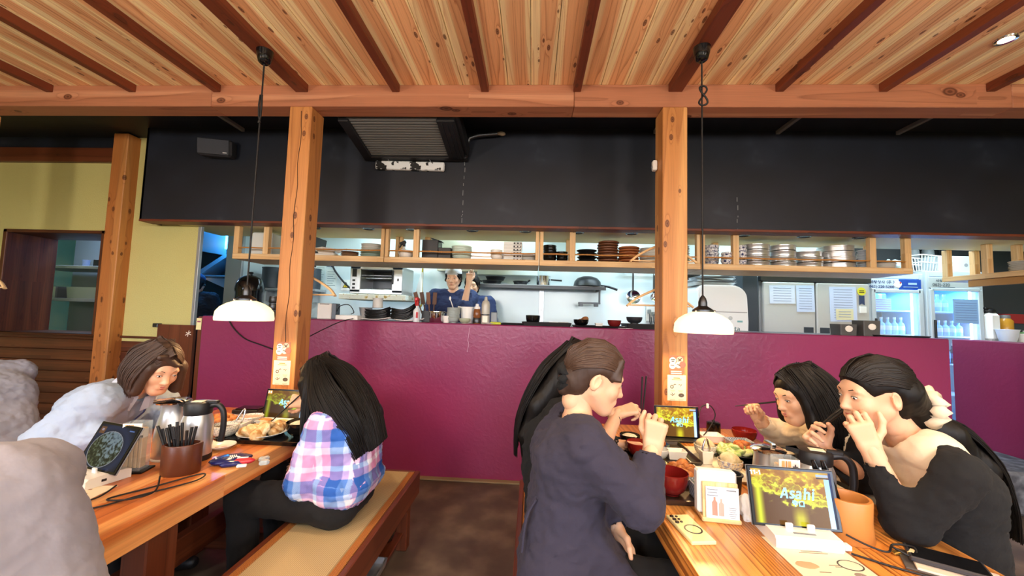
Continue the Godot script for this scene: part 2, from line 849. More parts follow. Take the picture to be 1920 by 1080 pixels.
func weave(c0: Color, c1: Color) -> Image:
	var im := paint(32, 32, c0)
	for y in 32:
		for x in 32:
			var s := sin(TAU * x / 8.0) * 0.5 + (0.25 if (y / 2 + x / 8) % 2 else -0.25)
			im.set_pixel(x, y, c0.lerp(c1, clampf(0.5 - s * 0.8, 0.0, 1.0)))
	return im


func cloth(c: String, rough := 0.9, grain := 0.035, cm := 0.05) -> StandardMaterial3D:
	var m := mat(c, rough)
	if not M.has("_cloth"):
		M["_cloth"] = tex(noise(0.09, 4, 21, FastNoiseLite.TYPE_PERLIN).get_seamless_image(256, 256))
	m.uv1_triplanar = true
	m.uv1_scale = Vector3.ONE / (grain * 8.0)
	m.heightmap_enabled = true
	m.heightmap_texture = M["_cloth"]
	m.heightmap_scale = cm
	m.rim_enabled = hex(c).v > 0.2
	m.rim = 0.15
	m.rim_tint = 0.6
	return m


func materials() -> void:
	M.white = mat("e8e8e4", 0.5)
	M.black = mat("17171a", 0.45)
	M.black_gloss = mat("0c0c0e", 0.15)
	M.grey = mat("7d8084", 0.5)
	M.steel = mat("cfd1d3", 0.3, 0.8)
	M.steel_dull = bumpy(mat("a4a9ae", 0.42, 0.55), noise(0.05, 3, 9), 0.3, 0.02)
	M.dark_steel = mat("55585c", 0.4, 1.0)
	M.rubber = mat("101012", 0.6)
	M.ceil = wood_mat(wood(600, 1024, 5, 5, 4.6, 11.0, Color(0.985, 0.88, 0.67), Color(0.92, 0.7, 0.5), Color(0.6, 0.31, 0.16), 6, 6.0, 0.5), 0.75, 2.6, 0.55)
	M.rafter = wood_mat(wood(96, 512, 15, 1, 3.0, 12.0, Color(0.5, 0.24, 0.13), Color(0.46, 0.21, 0.11), Color(0.3, 0.12, 0.06), 6, 6.0, 0.8), 0.24, 2.4, 0.5)
	M.beam = wood_mat(wood(128, 1024, 25, 1, 3.4, 14.0, Color(0.74, 0.52, 0.39), Color(0.66, 0.43, 0.31), Color(0.46, 0.27, 0.18), 5, 11.0, 0.75), 0.3, 3.0, 0.5)
	M.post = wood_mat(wood(160, 1024, 35, 1, 3.0, 16.0, Color(0.86, 0.63, 0.38), Color(0.8, 0.54, 0.3), Color(0.58, 0.34, 0.16), 13, 6.0, 0.55), 0.34, 3.0, 0.5)
	M.post_knotty = wood_mat(wood(160, 1024, 36, 1, 3.0, 16.0, Color(0.8, 0.54, 0.3), Color(0.74, 0.46, 0.23), Color(0.52, 0.29, 0.13), 44, 5.0, 0.55), 0.34, 3.0, 0.5)
	M.shelfwood = wood_mat(wood(64, 256, 45, 1, 4.0, 14.0, Color(0.95, 0.82, 0.62), Color(0.92, 0.76, 0.54), Color(0.78, 0.58, 0.37), 0, 4.0, 0.6), 0.12, 1.2, 0.5)
	M.plank_dark = wood_mat(wood(160, 512, 55, 2, 3.0, 12.0, Color(0.4, 0.22, 0.12), Color(0.34, 0.17, 0.09), Color(0.17, 0.08, 0.04), 2, 6.0, 0.6), 0.25, 1.6, 0.45)
	M.bench = wood_mat(wood(96, 512, 65, 1, 3.0, 14.0, Color(0.46, 0.24, 0.14), Color(0.41, 0.2, 0.11), Color(0.28, 0.13, 0.07), 1, 5.0, 0.6), 0.2, 1.8, 0.42)
	M.table_red = wood_mat(wood(512, 512, 75, 4, 1.6, 9.0, Color(0.9, 0.64, 0.38), Color(0.78, 0.45, 0.22), Color(0.5, 0.22, 0.1), 1, 6.0, 0.62), 0.8, 1.7, 0.3)
	M.table_striped = wood_mat(wood(512, 512, 85, 2, 22.0, 26.0, Color(0.86, 0.6, 0.31), Color(0.82, 0.53, 0.24), Color(0.34, 0.15, 0.05), 0, 6.0, 0.7, 3.0, 1.5), 0.84, 1.9, 0.28)
	M.floor = noise_mat(noise(0.02, 5, 3), [[0.0, "453c34"], [0.45, "574c41"], [0.62, "63574a"], [1.0, "7a6d5d"]], 1.6, 0.5, 0.15)
	M.stone = noise_mat(noise(0.03, 5, 4), [[0.0, "34363a"], [0.5, "585b60"], [1.0, "85888c"]], 0.8, 0.8, 0.12)
	M.purple = bumpy(mat("8a2e58", 0.3), trowel(), 1.3, 0.1, 512)
	M.soffit = noise_mat(noise(0.012, 4, 5), [[0.0, "0c111d"], [0.6, "111725"], [0.9, "1a202e"], [1.0, "2b303c"]], 1.8, 0.55, 0.05)
	M.yellow = bumpy(mat("cbc37e", 0.8), noise(0.16, 3, 6), 0.6, 0.18)
	M.kitchen_wall = bumpy(mat("cfdde2", 0.3, 0.15), noise(0.02, 3, 7), 1.5, 0.1)
	M.kitchen_dark = mat("3a4149", 0.5, 0.3)
	M.mat_straw = mat("ffffff", 0.75)
	M.mat_straw.albedo_texture = tex(weave(hex("c9b184"), hex("8f7850")))
	M.mat_straw.uv1_scale = Vector3(1 / 0.028, 1 / 0.028, 1)
	var br := paint(64, 64, hex("a2622a"))
	for y in 64:
		for x in 64:
			var d := absf(fposmod(x, 16.0) - 8.0) + absf(fposmod(y + (8.0 if (x / 16) % 2 else 0.0), 16.0) - 8.0)
			br.set_pixel(x, y, hex("5a2f16") if d < 4.0 else (hex("c98a3f") if d < 7.0 else hex("93521f")))
	M.brocade = mat("ffffff", 0.7)
	M.brocade.albedo_texture = tex(br)
	M.brocade.uv1_scale = Vector3(1 / 0.032, 1 / 0.032, 1)
	M.skin = mat("d9aa89", 0.5)
	M.skin.subsurf_scatter_enabled = true
	M.skin.subsurf_scatter_strength = 0.08
	M.lips = mat("b8605a", 0.4)
	M.hair_black = mat("0f0c0b", 0.5, 0.0, 0.35)
	M.lock_black = mat("16110f", 0.45, 0.0, 0.4)
	M.lock_brown = mat("3f2a1e", 0.5)
	M.hair_brown = mat("38251b", 0.55)
	M.glass = mat("dfeff4", 0.02)
	M.glass.transparency = BaseMaterial3D.TRANSPARENCY_ALPHA
	M.glass.albedo_color.a = 0.12
	M.chrome = mat("dcdde0", 0.12, 1.0)
	M.porcelain = mat("eceae4", 0.15)
	M.paper = mat("eee9dc", 0.8)


func trowel() -> FastNoiseLite:
	var n := noise(0.03, 3, 8)
	n.fractal_type = FastNoiseLite.FRACTAL_RIDGED
	n.domain_warp_enabled = true
	n.domain_warp_amplitude = 40.0
	n.domain_warp_frequency = 0.01
	return n


func slab_box(x0: float, x1: float, y0: float, y1: float, z0: float, z1: float, bev := 0.0) -> Mb:
	return mb().box(V((x0 + x1) / 2, (y0 + y1) / 2, (z0 + z1) / 2), V(absf(x1 - x0), absf(y1 - y0), absf(z1 - z0)), bev)


func setting() -> void:
	structure("floor", slab_box(-7, 7.2, -0.15, 0, -7.2, 4.2), M.floor)
	# --- hall ceiling: boards between exposed rafters
	var ceil := structure("ceiling", null, null)
	part("roof_deck", slab_box(-7, 7.2, 2.94, 3.06, -7.2, 4.2), M.soffit, ceil)
	var xs := [-5.45, -4.81, -4.17, -3.54, -2.905, -2.27, -1.65, -0.98, -0.36, 0.265, 0.915, 1.585, 2.235, 2.89, 3.53, 4.17, 4.81, 5.45, 6.09]
	for i in xs.size() - 1:
		var w: float = (xs[i + 1] - xs[i]) / 4.0
		for k in 4:
			var m := mb()
			m.uo = Vector2(0.15 * ((i * 7 + k * 3 + i / 2) % 5) + 0.002, 3.27 + rng.randf() * 1.3)
			m.box(V(0, 0, 0), V(w - 0.003, 0.022, 6.5), 0.003)
			for q in m.uv.size():   # one board of the sheet each
				m.uv[q].x = m.uo.x + 0.074 + (m.uv[q].x - m.uo.x) * 0.98
			var o := part("ceiling_board", m, M.ceil, ceil)
			o.position = V(xs[i] + w * (k + 0.5), 2.926, 0.6)
	for i in xs.size():
		var main: bool = i in [6, 10, 14]
		var w := 0.09 if main else 0.052
		var m := mb()
		m.uo = Vector2(rng.randf(), rng.randf() * 2.4)
		m.box(V(0, 0, 0), V(w, 0.055, 6.4), 0.003)
		part("rafter", m, M.rafter, ceil).position = V(xs[i], 2.889, 0.65)
	# --- crossbeam of three lengths, and the posts under it
	var cb := thing("crossbeam", "long reddish brown timber beam across the room under the slatted ceiling, carried by two posts", "beam", V(0, 2.76, -2.622))
	for s in [[-6.0, -2.31], [-2.31, 0.247], [0.247, 3.02], [3.02, 6.6]]:
		var m := mb()
		m.uo = Vector2(rng.randf(), rng.randf() * 3.0)
		m.box(V((s[0] + s[1]) / 2, 0.0775, 0), V(s[1] - s[0] - 0.002, 0.155, 0.145), 0.004)
		part("beam_length", m, M.beam, cb)
	timber_post(V(-1.65, 0, -2.63), 2.76, 0.16, "knotty orange timber post with a long vertical crack, behind the left table", true)
	timber_post(V(0.915, 0, -2.63), 2.76, 0.16, "knotty orange timber post behind the right table, two hangers at its back", false)
	timber_post(V(-3.865, 0, -3.405), 2.93, 0.145, "knotty timber post standing against the yellow wall at the left", false)
	timber_post(V(-4.215, 0, -2.63), 2.76, 0.16, "timber post at the left edge carrying the end of the crossbeam", false)
	# --- black wall over the kitchen opening, soffit below it
	var bw := structure("wall_front", slab_box(-3.52, 7.0, 2.105, 2.94, -3.37, -3.25), M.soffit)
	part("edge_trim", slab_box(-3.52, 7.0, 2.085, 2.105, -3.38, -3.245, 0.002), M.rafter, bw)
	part("soffit_board", slab_box(-3.3, 7.0, 2.09, 2.11, -3.9, -3.38), mat("e2d9a4", 0.6), bw)
	part("soffit_back", slab_box(-3.3, 7.0, 2.11, 2.5, -3.95, -3.9), M.yellow, bw)
	part("end_cap", slab_box(-3.52, -3.5, 2.09, 2.94, -3.448, -3.25), M.soffit, bw)
	# hairline joint and paint drips on the black wall
	var drip := mb()
	for q in [[-0.617, 2.12, 0.33], [1.67, 2.1, 0.3], [-0.61, 2.5, 0.2]]:
		var y: float = q[1]
		while y < q[1] + q[2]:
			var l := rng.randf_range(0.008, 0.05)
			drip.box(V(q[0] + rng.randf_range(-0.004, 0.004), y + l / 2, -3.249), V(0.004, l, 0.002), 0.0)
			y += l + rng.randf_range(0.0, 0.06)
	part("paint_drip", drip, mat("8d8f92", 0.7), bw)
	for x in [-2.62, -1.6, 1.0, 2.0, 2.95]:
		part("ceiling_strip", mb().box(V(x, 2.925, -3.0), V(0.03, 0.03, 0.5), 0.002), M.grey, bw)
	# --- yellow wall at the left with its opening, planked dado
	var yw := structure("wall_left", slab_box(-7, -5.09, 1.0, 2.69, -3.57, -3.45), M.yellow)
	part("wall_panel", slab_box(-5.09, -4.05, 2.03, 2.69, -3.57, -3.45), M.yellow, yw)
	part("wall_panel", slab_box(-4.05, -3.45, 1.0, 2.94, -3.57, -3.45), M.yellow, yw)
	part("wall_panel", slab_box(-3.45, -3.14, 0.0, 2.94, -3.475, -3.45), M.yellow, yw)
	part("upper_panel", slab_box(-7, -4.05, 2.82, 2.94, -3.57, -3.45), M.soffit, yw)
	var tb := mb()
	tb.box(V(-5.4, 2.755, -3.46), V(3.2, 0.14, 0.1), 0.004)
	part("tie_beam", tb, M.bench, yw)
	part("edge_strip", slab_box(-3.14, -3.11, 0, 2.6, -3.48, -3.445, 0.003), M.steel_dull, yw)
	part("dado_backing", slab_box(-7, -3.45, 0, 1.03, -3.57, -3.472), M.plank_dark, yw)
	for r in 10:
		for seg in [[-7.0, -5.5], [-5.5, -4.0], [-4.0, -3.14]]:
			var m := mb()
			m.uo = Vector2(rng.randf(), rng.randf() * 1.6)
			m.box(V((seg[0] + seg[1]) / 2, 0.055 + r * 0.1, -3.461), V(seg[1] - seg[0] - 0.002, 0.097, 0.022 + 0.004 * (r % 2)), 0.004)
			part("dado_plank", m, M.plank_dark, yw)
	part("dado_cap", slab_box(-7, -3.14, 1.03, 1.05, -3.5, -3.43, 0.004), M.plank_dark, yw)
	var wn := structure("window_1", null, null, "brown framed serving opening in the yellow wall")
	part("frame", slab_box(-5.09, -5.05, 1.05, 2.03, -3.85, -3.44, 0.003), M.plank_dark, wn)
	part("frame", slab_box(-4.09, -4.05, 1.05, 2.03, -3.85, -3.44, 0.003), M.plank_dark, wn)
	part("frame", slab_box(-5.09, -4.05, 2.0, 2.03, -3.85, -3.44, 0.003), M.plank_dark, wn)
	part("sill", slab_box(-5.09, -4.05, 1.03, 1.05, -3.85, -3.43, 0.003), M.plank_dark, wn)
	# --- purple counter wall
	var pw := structure("wall_counter", slab_box(-2.86, 3.28, 0, 1.262, -3.45, -3.25, 0.008), M.purple)
	part("end_trim", slab_box(-2.9, -2.86, 0, 1.255, -3.46, -3.26, 0.003), M.bench, pw)
	part("worktop", slab_box(-2.86, 3.28, 1.212, 1.262, -3.86, -3.45, 0.003), M.dark_steel, pw)
	part("base_strip", slab_box(-2.86, 3.28, 0.0, 0.012, -3.256, -3.2, 0.003), mat("8f7d62", 0.9), pw)
	var crk := mb()
	crk.strokes([[Vector2(0, 0), Vector2(0.01, 0.06), Vector2(0.002, 0.1), Vector2(0.014, 0.2)]], 0.004, V(-0.53, 1.03, -3.25))
	part("crack", crk, mat("b58aa2", 0.7), pw)
	var pe := structure("wall_side", slab_box(4.0, 4.16, 0.0, 1.245, -3.95, -2.6, 0.008), M.purple)
	var wp := mb()
	wp.box(V(3.985, 0.74, -3.05), V(0.03, 0.86, 0.62), 0.004)
	part("wood_panel", wp, M.bench, pe, "plain brown board on the purple partition")
	# steps between counter and partition
	var st := structure("trim_1", null, null, "grey stone step up to the kitchen passage")
	part("step", slab_box(3.3, 4.0, 0.0, 0.31, -3.95, -3.11, 0.02), M.stone, st)
	part("landing", slab_box(3.28, 7.0, 0.0, 0.33, -4.0, -3.95, 0.005), M.stone, st)
	# --- kitchen shell
	var kw := structure("wall_kitchen", slab_box(-3.56, 3.72, 0, 2.5, -5.07, -4.95), M.kitchen_wall)
	part("dark_panel", slab_box(3.72, 7.0, 0, 2.5, -5.07, -4.95), mat("1d1f24", 0.6), kw)
	structure("wall_kitchen_far", slab_box(-7, -3.5, 0, 2.94, -6.5, -6.38), M.kitchen_dark)
	structure("floor_kitchen", slab_box(-7, 7.0, 0.0, 0.12, -6.38, -4.0), M.stone)
	structure("wall_kitchen_return", slab_box(-3.68, -3.56, 0, 2.5, -6.38, -4.55), M.kitchen_wall)
	structure("ceiling_kitchen", slab_box(-7, 7.0, 2.46, 2.54, -6.5, -3.9), M.white)
	# --- the rest of the hall, behind the camera
	structure("wall_far_left", slab_box(-7.1, -7, 0, 2.94, -6.5, 4.2), M.yellow)
	structure("wall_right", slab_box(7.0, 7.1, 0, 2.94, -6.5, 4.2), M.yellow)
	var bk := structure("wall_back", slab_box(-7, 7, 0, 0.75, 4.0, 4.15), M.yellow)
	part("lintel", slab_box(-7, 7, 2.5, 2.94, 4.0, 4.15), M.yellow, bk)
	for x in [[-7.0, -5.5], [-2.6, -1.9], [1.9, 2.6], [5.5, 7.0]]:
		part("pier", slab_box(x[0], x[1], 0.75, 2.5, 4.0, 4.15), M.yellow, bk)
	var k := 2
	for x in [-4.05, 0.0, 4.05]:
		var w := structure("window_%d" % k, null, null)
		k += 1
		var hw := 1.45 if x != 0.0 else 1.9
		part("pane", mb().box(V(x, 1.625, 4.07), V(hw * 2, 1.75, 0.006), 0.0), M.glass, w)
		for e in [-hw + 0.02, 0.0, hw - 0.02]:
			part("frame", mb().box(V(x + e, 1.625, 4.07), V(0.05, 1.75, 0.06)), M.plank_dark, w)
	# --- things fixed to the black wall and ceiling
	ceiling_unit()
	var sp := thing("loudspeaker", "small black loudspeaker box high on the black wall at the left", "loudspeaker", V(-2.78, 2.72, -3.17))
	sp.rotation_degrees = Vector3(8, 14, 0)
	part("cabinet", mb().box(V(0, 0, 0), V(0.27, 0.15, 0.12), 0.02), mat("2a2b31", 0.5), sp)
	part("grille", mb().box(V(0, 0, 0.062), V(0.24, 0.125, 0.006), 0.003), mat("383a42", 0.8), sp)
	part("bracket", mb().box(V(0.0, 0, -0.07), V(0.05, 0.05, 0.05), 0.004), M.black, sp)
	part("badge", mb().box(V(0.09, -0.045, 0.066), V(0.03, 0.006, 0.002), 0.0), M.steel, sp)
	var sw := thing("wall_sensor", "small white sensor on the kitchen side of the right post", "sensor", V(0.815, 2.4, -2.66))
	part("housing", mb().box(V(0, 0, 0), V(0.03, 0.07, 0.04), 0.006), M.white, sw)
	part("lens", mb().blob(V(-0.016, -0.01, 0), V(0.006, 0.012, 0.012)), M.grey, sw)
	var dxs := [-2.0, -1.5, -1.1, -0.55, -0.077, 0.39, 0.852, 1.8, 2.305, 2.76]
	for i in dxs.size():
		var t := thing("recessed_downlight", "small black recessed downlight ring under the soffit above the hanging shelf", "downlight", V(dxs[i], 2.09, -3.41), 0.0, "unlit downlights in a row under the soffit")
		part("ring", mb().lathe(P([0.028, 0.004, 0.045, -0.006, 0.05, -0.006, 0.055, 0.0]), 20), M.black_gloss, t)
		part("reflector", mb().lathe(P([0.001, -0.001, 0.028, -0.004]), 16), M.dark_steel, t)
	# ceiling spot in view at the right, and its like over the hall
	var sp0 := spot_lamp(V(2.52, 2.912, -2.14), "small bright recessed spotlight in the board ceiling at the upper right")
	for q in [V(-0.9, 2.912, -0.95), V(0.55, 2.912, -0.85), V(-2.3, 2.912, -1.1), V(1.9, 2.912, -0.9)]:
		again(sp0, q, 0.0, "recessed spotlight in the board ceiling above the tables, out of the picture", "ceiling spotlights above the tables")
	pendant(V(-1.617, 2.862, -2.125), 0.0, "white glass pendant lamp on a long cord before the left post, cord bundled")
	pendant(V(0.905, 2.862, -2.12), 1.0, "white glass pendant lamp on a long cord beside the right post, cord knotted")
	# paper notices on the two posts
	notices(V(-1.66, 0, -2.549))
	notices(V(0.92, 0, -2.549))
	# hangers behind the posts
	hanger(V(0.9, 1.93, -2.745), 0.0, "wooden coat hanger high behind the right post, upper of the two")
	hanger(V(0.88, 1.62, -2.745), 0.0, "wooden coat hanger lower behind the right post, above the right lamp")
	hanger(V(-1.6, 1.63, -2.745), -16.0, "wooden coat hanger behind the left post beside the kitchen notices")
	hanger(V(-4.2, 1.62, -2.745), 0.0, "wooden coat hanger at the far left edge in front of the serving opening")
	# swing door panel in the passage at the left
	var sd := thing("swing_panel", "low brown wooden swing panel with a rounded corner closing the passage beside the purple counter", "swing door", V(-3.2, 0.5, -3.38))
	var pp := PackedVector2Array([Vector2(-0.17, 0.67), Vector2(-0.17, 0.0)])
	for i in 6:
		var a := PI * 1.5 + PI * 0.5 * i / 5.0
		pp.append(Vector2(0.09 + 0.08 * cos(a), 0.08 + 0.08 * sin(a)))
	pp.append(Vector2(0.17, 0.67))
	var pm := mb().prism(pp, -0.015, 0.015)
	part("panel", pm, M.bench, sd)
	part("hinge", mb().box(V(-0.19, 0.66, 0), V(0.05, 0.035, 0.05), 0.005), M.dark_steel, sd)
	part("sticker", mb().strokes([[Vector2(-0.02, 0), Vector2(0.025, 0.03)], [Vector2(-0.015, 0.025), Vector2(0.03, 0.005)], [Vector2(0.0, -0.01), Vector2(0.01, 0.04)]], 0.006, V(0.12, 0.58, 0.0155)), M.paper, sd)


func ceiling_unit() -> void:
	var t := thing("ceiling_air_unit", "black painted ceiling air unit with a dusty grey grille behind the crossbeam", "air conditioner", V(-1.03, 2.715, -2.975))
	t.rotation_degrees.x = -12.0
	part("body", mb().box(V(0, 0.065, 0), V(0.92, 0.11, 0.5), 0.01), M.black, t)
	part("frame", mb().box(V(-0.41, -0.005, 0), V(0.08, 0.03, 0.5), 0.006), M.black, t)
	part("frame", mb().box(V(0.36, -0.005, 0), V(0.14, 0.03, 0.5), 0.006), M.black, t)
	part("frame", mb().box(V(0, -0.005, -0.23), V(0.9, 0.03, 0.06), 0.006), M.black, t)
	part("grille_back", mb().box(V(-0.04, 0.004, 0.03), V(0.68, 0.004, 0.46), 0.0), mat("4a4b4c", 0.9), t)
	for i in 15:
		part("grille_slat", mb().box(V(-0.04, 0.0, -0.19 + i * 0.03), V(0.66, 0.004, 0.018), 0.0015), mat("6c6c6a", 0.9), t)
	for x in [0.33, 0.37, 0.4]:
		part("trim_line", mb().box(V(x, -0.021, 0.0), V(0.005, 0.004, 0.44), 0.001), M.dark_steel, t)
	var b := thing("paint_flaked_bar", "short bar of flaking white and black paint hung by two wires under the air unit", "bar", V(-1.08, 2.6, -3.225))
	part("bar", mb().box(V(0, 0, 0), V(0.6, 0.075, 0.04), 0.008, eul(0, 0, -1.0)), noise_mat(noise(0.013, 3, 33), [[0.0, "dfe3e6"], [0.52, "dfe3e6"], [0.56, "121316"], [1.0, "121316"]], 0.3, 0.6), b)
	for x in [-0.19, 0.17]:
		part("wire", mb().tube([V(x - 0.02, 0.075, 0.05), V(x, 0.055, 0.03), V(x + 0.012, 0.035, 0.015)], 0.003, 6), M.grey, b)
	var p := thing("pipe_stub", "broken black and grey pipe stub on the black wall right of the air unit", "pipe", V(-0.47, 2.84, -3.2))
	part("pipe", mb().tube([V(-0.13, -0.08, 0), V(-0.1, 0.0, 0), V(-0.02, 0.02, 0.01), V(0.14, 0.03, 0.02)], 0.02, 8), M.dark_steel, p)
	part("frayed_end", mb().blob(V(0.17, 0.03, 0.02), V(0.035, 0.018, 0.02), lump, 0.5), mat("8a7d68", 0.9), p)
	part("torn_wrap", mb().blob(V(-0.14, -0.1, 0.0), V(0.025, 0.04, 0.02), lump, 0.5), mat("6d6a62", 0.9), p)


func timber_post(o: Vector3, h: float, w: float, label: String, crack: bool) -> void:
	var t := thing("timber_post", label, "post", o)
	var m := mb()
	m.uo = Vector2(rng.randf(), 1.42 + rng.randf() * 0.1)
	m.box(V(0, h / 2, 0), V(w, h, w), 0.005)
	part("shaft", m, M.post if w > 0.15 else M.post_knotty, t)
	if crack:
		var ps := []
		for i in 24:
			ps.append(Vector2(0.012 + 0.006 * sin(i * 1.3) - 0.0012 * (23 - i) * 0.4, 1.0 + i * 0.075))
		part("crack", mb().strokes([ps], 0.005, V(0.0, 0, w / 2), Basis(), 1.0, 0.0004), mat("3a1e10", 0.9), t)


func spot_lamp(o: Vector3, label: String) -> Node3D:
	var t := thing("ceiling_spotlight", label, "spotlight", o)
	part("trim_ring", mb().lathe(P([0.03, 0.006, 0.032, -0.002, 0.045, -0.004, 0.048, 0.003]), 20), M.chrome, t)
	part("lamp_face", mb().lathe(P([0.001, -0.0005, 0.03, -0.0005]), 16), glow(Color(1.0, 0.93, 0.8), 12.0), t)
	var l := SpotLight3D.new()
	l.name = "spot_light"
	l.light_color = Color(1.0, 0.9, 0.76)
	l.light_energy = 1.2
	l.light_size = 0.03
	l.spot_angle = 38
	l.spot_range = 12.0
	l.spot_attenuation = 2.0
	l.spot_angle_attenuation = 0.25
	l.shadow_enabled = true
	l.rotation_degrees.x = -90
	l.position.y = -0.03
	t.add_child(l)
	return t


func pendant(o: Vector3, knot: float, label: String) -> void:
	var t := thing("pendant_lamp", label, "pendant lamp", o)
	var drop := -1.405 if knot == 0.0 else -1.395
	part("ceiling_cup", mb().lathe(P([0.001, -0.08, 0.02, -0.08, 0.032, -0.07, 0.042, -0.035, 0.046, 0.0, 0.001, 0.0]), 20), M.black_gloss, t)
	part("cord", mb().tube([V(0, -0.08, 0), V(0, -0.7, 0), V(0, drop, 0)], 0.0045, 8), M.rubber, t)
	if knot > 0.0:
		var ps := []
		for i in 15:
			var a := TAU * i / 14.0 * 1.5
			ps.append(V(0.022 * sin(a * 2.0) + 0.004, -0.28 - 0.055 * cos(a), 0.006 * sin(a) + 0.008))
		part("cord_knot", mb().tube(smooth(ps, 4), 0.005, 8), M.rubber, t)
	else:
		for s in [-0.006, 0.006]:
			part("cord_bundle", mb().tube([V(s, -0.27, 0.004), V(s * 1.5, -0.33, 0.006), V(s, -0.4, 0.004), V(-s, -0.44, 0.004)], 0.0045, 8), M.rubber, t)
	part("socket", mb().lathe(P([0.001, drop - 0.065, 0.022, drop - 0.06, 0.022, drop - 0.02, 0.016, drop, 0.006, drop + 0.015, 0.001, drop + 0.015]), 18), M.dark_steel, t)
	part("gallery_ring", mb().lathe(P([0.02, drop - 0.05, 0.052, drop - 0.075, 0.052, drop - 0.062, 0.02, drop - 0.04]), 24), M.dark_steel, t)
	for k in 3:
		var a := TAU * k / 3.0 + 0.5
		part("thumb_screw", mb().blob(V(cos(a) * 0.056, drop - 0.068, sin(a) * 0.056), V(0.006, 0.006, 0.006), null, 0.0, 8), M.chrome, t)
	var y := drop - 0.072
	var shade := mat("f4ecd8", 0.25)
	shade.emission_enabled = true
	shade.emission = Color(1.0, 0.9, 0.68)
	shade.emission_energy_multiplier = 1.0
	part("glass_shade", mb().lathe(P([0.137, y - 0.112, 0.142, y - 0.112, 0.144, y - 0.1, 0.139, y - 0.062, 0.12, y - 0.036, 0.09, y - 0.016, 0.05, y, 0.046, y - 0.004, 0.086, y - 0.021, 0.115, y - 0.041, 0.134, y - 0.065, 0.137, y - 0.112]), 40), shade, t)
	part("bulb", mb().lathe(P([0.001, y - 0.1, 0.018, y - 0.095, 0.03, y - 0.07, 0.024, y - 0.04, 0.014, y - 0.01, 0.001, y - 0.01]), 18), glow(Color(1.0, 0.88, 0.66), 4.0), t)
	var l := SpotLight3D.new()
	l.name = "pendant_light"
	l.light_color = Color(1.0, 0.8, 0.55)
	l.light_energy = 0.3
	l.light_size = 0.03
	l.spot_angle = 73
	l.spot_range = 10.0
	l.spot_attenuation = 2.0
	l.spot_angle_attenuation = 0.12
	l.shadow_enabled = true
	l.rotation_degrees.x = -90
	l.position.y = y - 0.125
	t.add_child(l)


func notices(o: Vector3) -> void:
	var lft := o.x < 0.0
	var sd := "left" if lft else "right"
	var t := thing("menu_notice", "cream paper notice with four small dish drawings low on the %s post" % sd, "notice", o + V(0.005, 0.92, 0))
	var w := 0.115
	var h := 0.16
	part("sheet", mb().box(V(0, 0, 0.001), V(w, h, 0.0015), 0.0), mat("f3ead2", 0.7), t)
	part("print", mb().box(V(0, h * 0.38, 0.0022), V(0.04, 0.006, 0.0006), 0.0).box(V(0, h * 0.32, 0.0022), V(0.062, 0.004, 0.0006), 0.0), mat("d9a05a", 0.8), t)
	var ink := mb()
	for q in [[-0.026, 0.008], [0.024, 0.008], [-0.026, -0.05], [0.026, -0.05]]:
		for i in 3:
			ink.box(V(q[0], q[1] - 0.022 - i * 0.0045, 0.002), V(0.034 - 0.006 * i, 0.0016, 0.0006), 0.0)
	part("print", ink, mat("a89c84", 0.8), t)
	var bowls := mb()
	bowls.lathe(P([0.006, 0, 0.011, 0.001, 0.011, 0.0, 0.006, -0.001]), 14, V(-0.03, 0.006, 0.002), eul(90, 0, 0))
	bowls.strokes([[Vector2(-0.02, 0.016), Vector2(-0.012, 0.024), Vector2(-0.006, 0.022)], [Vector2(0.012, 0.02), Vector2(0.02, 0.022)], [Vector2(0.024, 0.012), Vector2(0.03, 0.022)], [Vector2(-0.038, -0.04), Vector2(-0.026, -0.048), Vector2(-0.012, -0.036)], [Vector2(-0.03, -0.032), Vector2(-0.024, -0.042)]], 0.004, V(0, 0, 0.002))
	bowls.lathe(P([0.001, 0.001, 0.018, 0.001, 0.018, 0.0]), 18, V(0.028, -0.045, 0.0012), eul(90, 0, 0), 0.7)
	part("drawing", bowls, mat("5c564e", 0.8), t)
	var s := thing("round_stickers", "cluster of overlapping round stickers above the paper notice on the %s post" % sd, "stickers", o + V(0.004, 1.06, 0))
	var cols := ["f2ece4", "d9b9a8", "f7f2ea", "e8dcd0", "b96a5e"]
	var at := [[-0.024, 0.03], [0.02, 0.036], [-0.026, -0.002], [0.012, 0.004], [0.036, 0.006]]
	part("sheet", mb().box(V(0.002, 0.005, 0.0008), V(0.095, 0.115, 0.001), 0.0).box(V(0.0, -0.045, 0.001), V(0.08, 0.03, 0.001), 0.0), mat("a9745a", 0.6), s)
	for i in 5:
		part("sticker", mb().lathe(P([0.001, 0.0012, 0.02, 0.001, 0.021, 0.0]), 20, V(at[i][0], at[i][1], 0.0014 + 0.0004 * i), eul(90, 0, 0)), mat(cols[i], 0.5), s)
	part("print", mb().strokes([[Vector2(-0.034, 0.036), Vector2(-0.014, 0.036)], [Vector2(-0.03, 0.026), Vector2(-0.018, 0.026)], [Vector2(0.008, 0.044), Vector2(0.026, 0.03)], [Vector2(0.012, 0.028), Vector2(0.03, 0.046)], [Vector2(-0.036, 0.0), Vector2(-0.018, 0.0)], [Vector2(0.004, 0.008), Vector2(0.02, 0.0)]], 0.005, V(0, 0, 0.0038)), mat("3c3836", 0.7), s)
	part("print", mb().box(V(-0.002, -0.038, 0.002), V(0.066, 0.007, 0.0008), 0.0).box(V(-0.002, -0.05, 0.002), V(0.066, 0.007, 0.0008), 0.0), mat("f5efe6", 0.7), s)


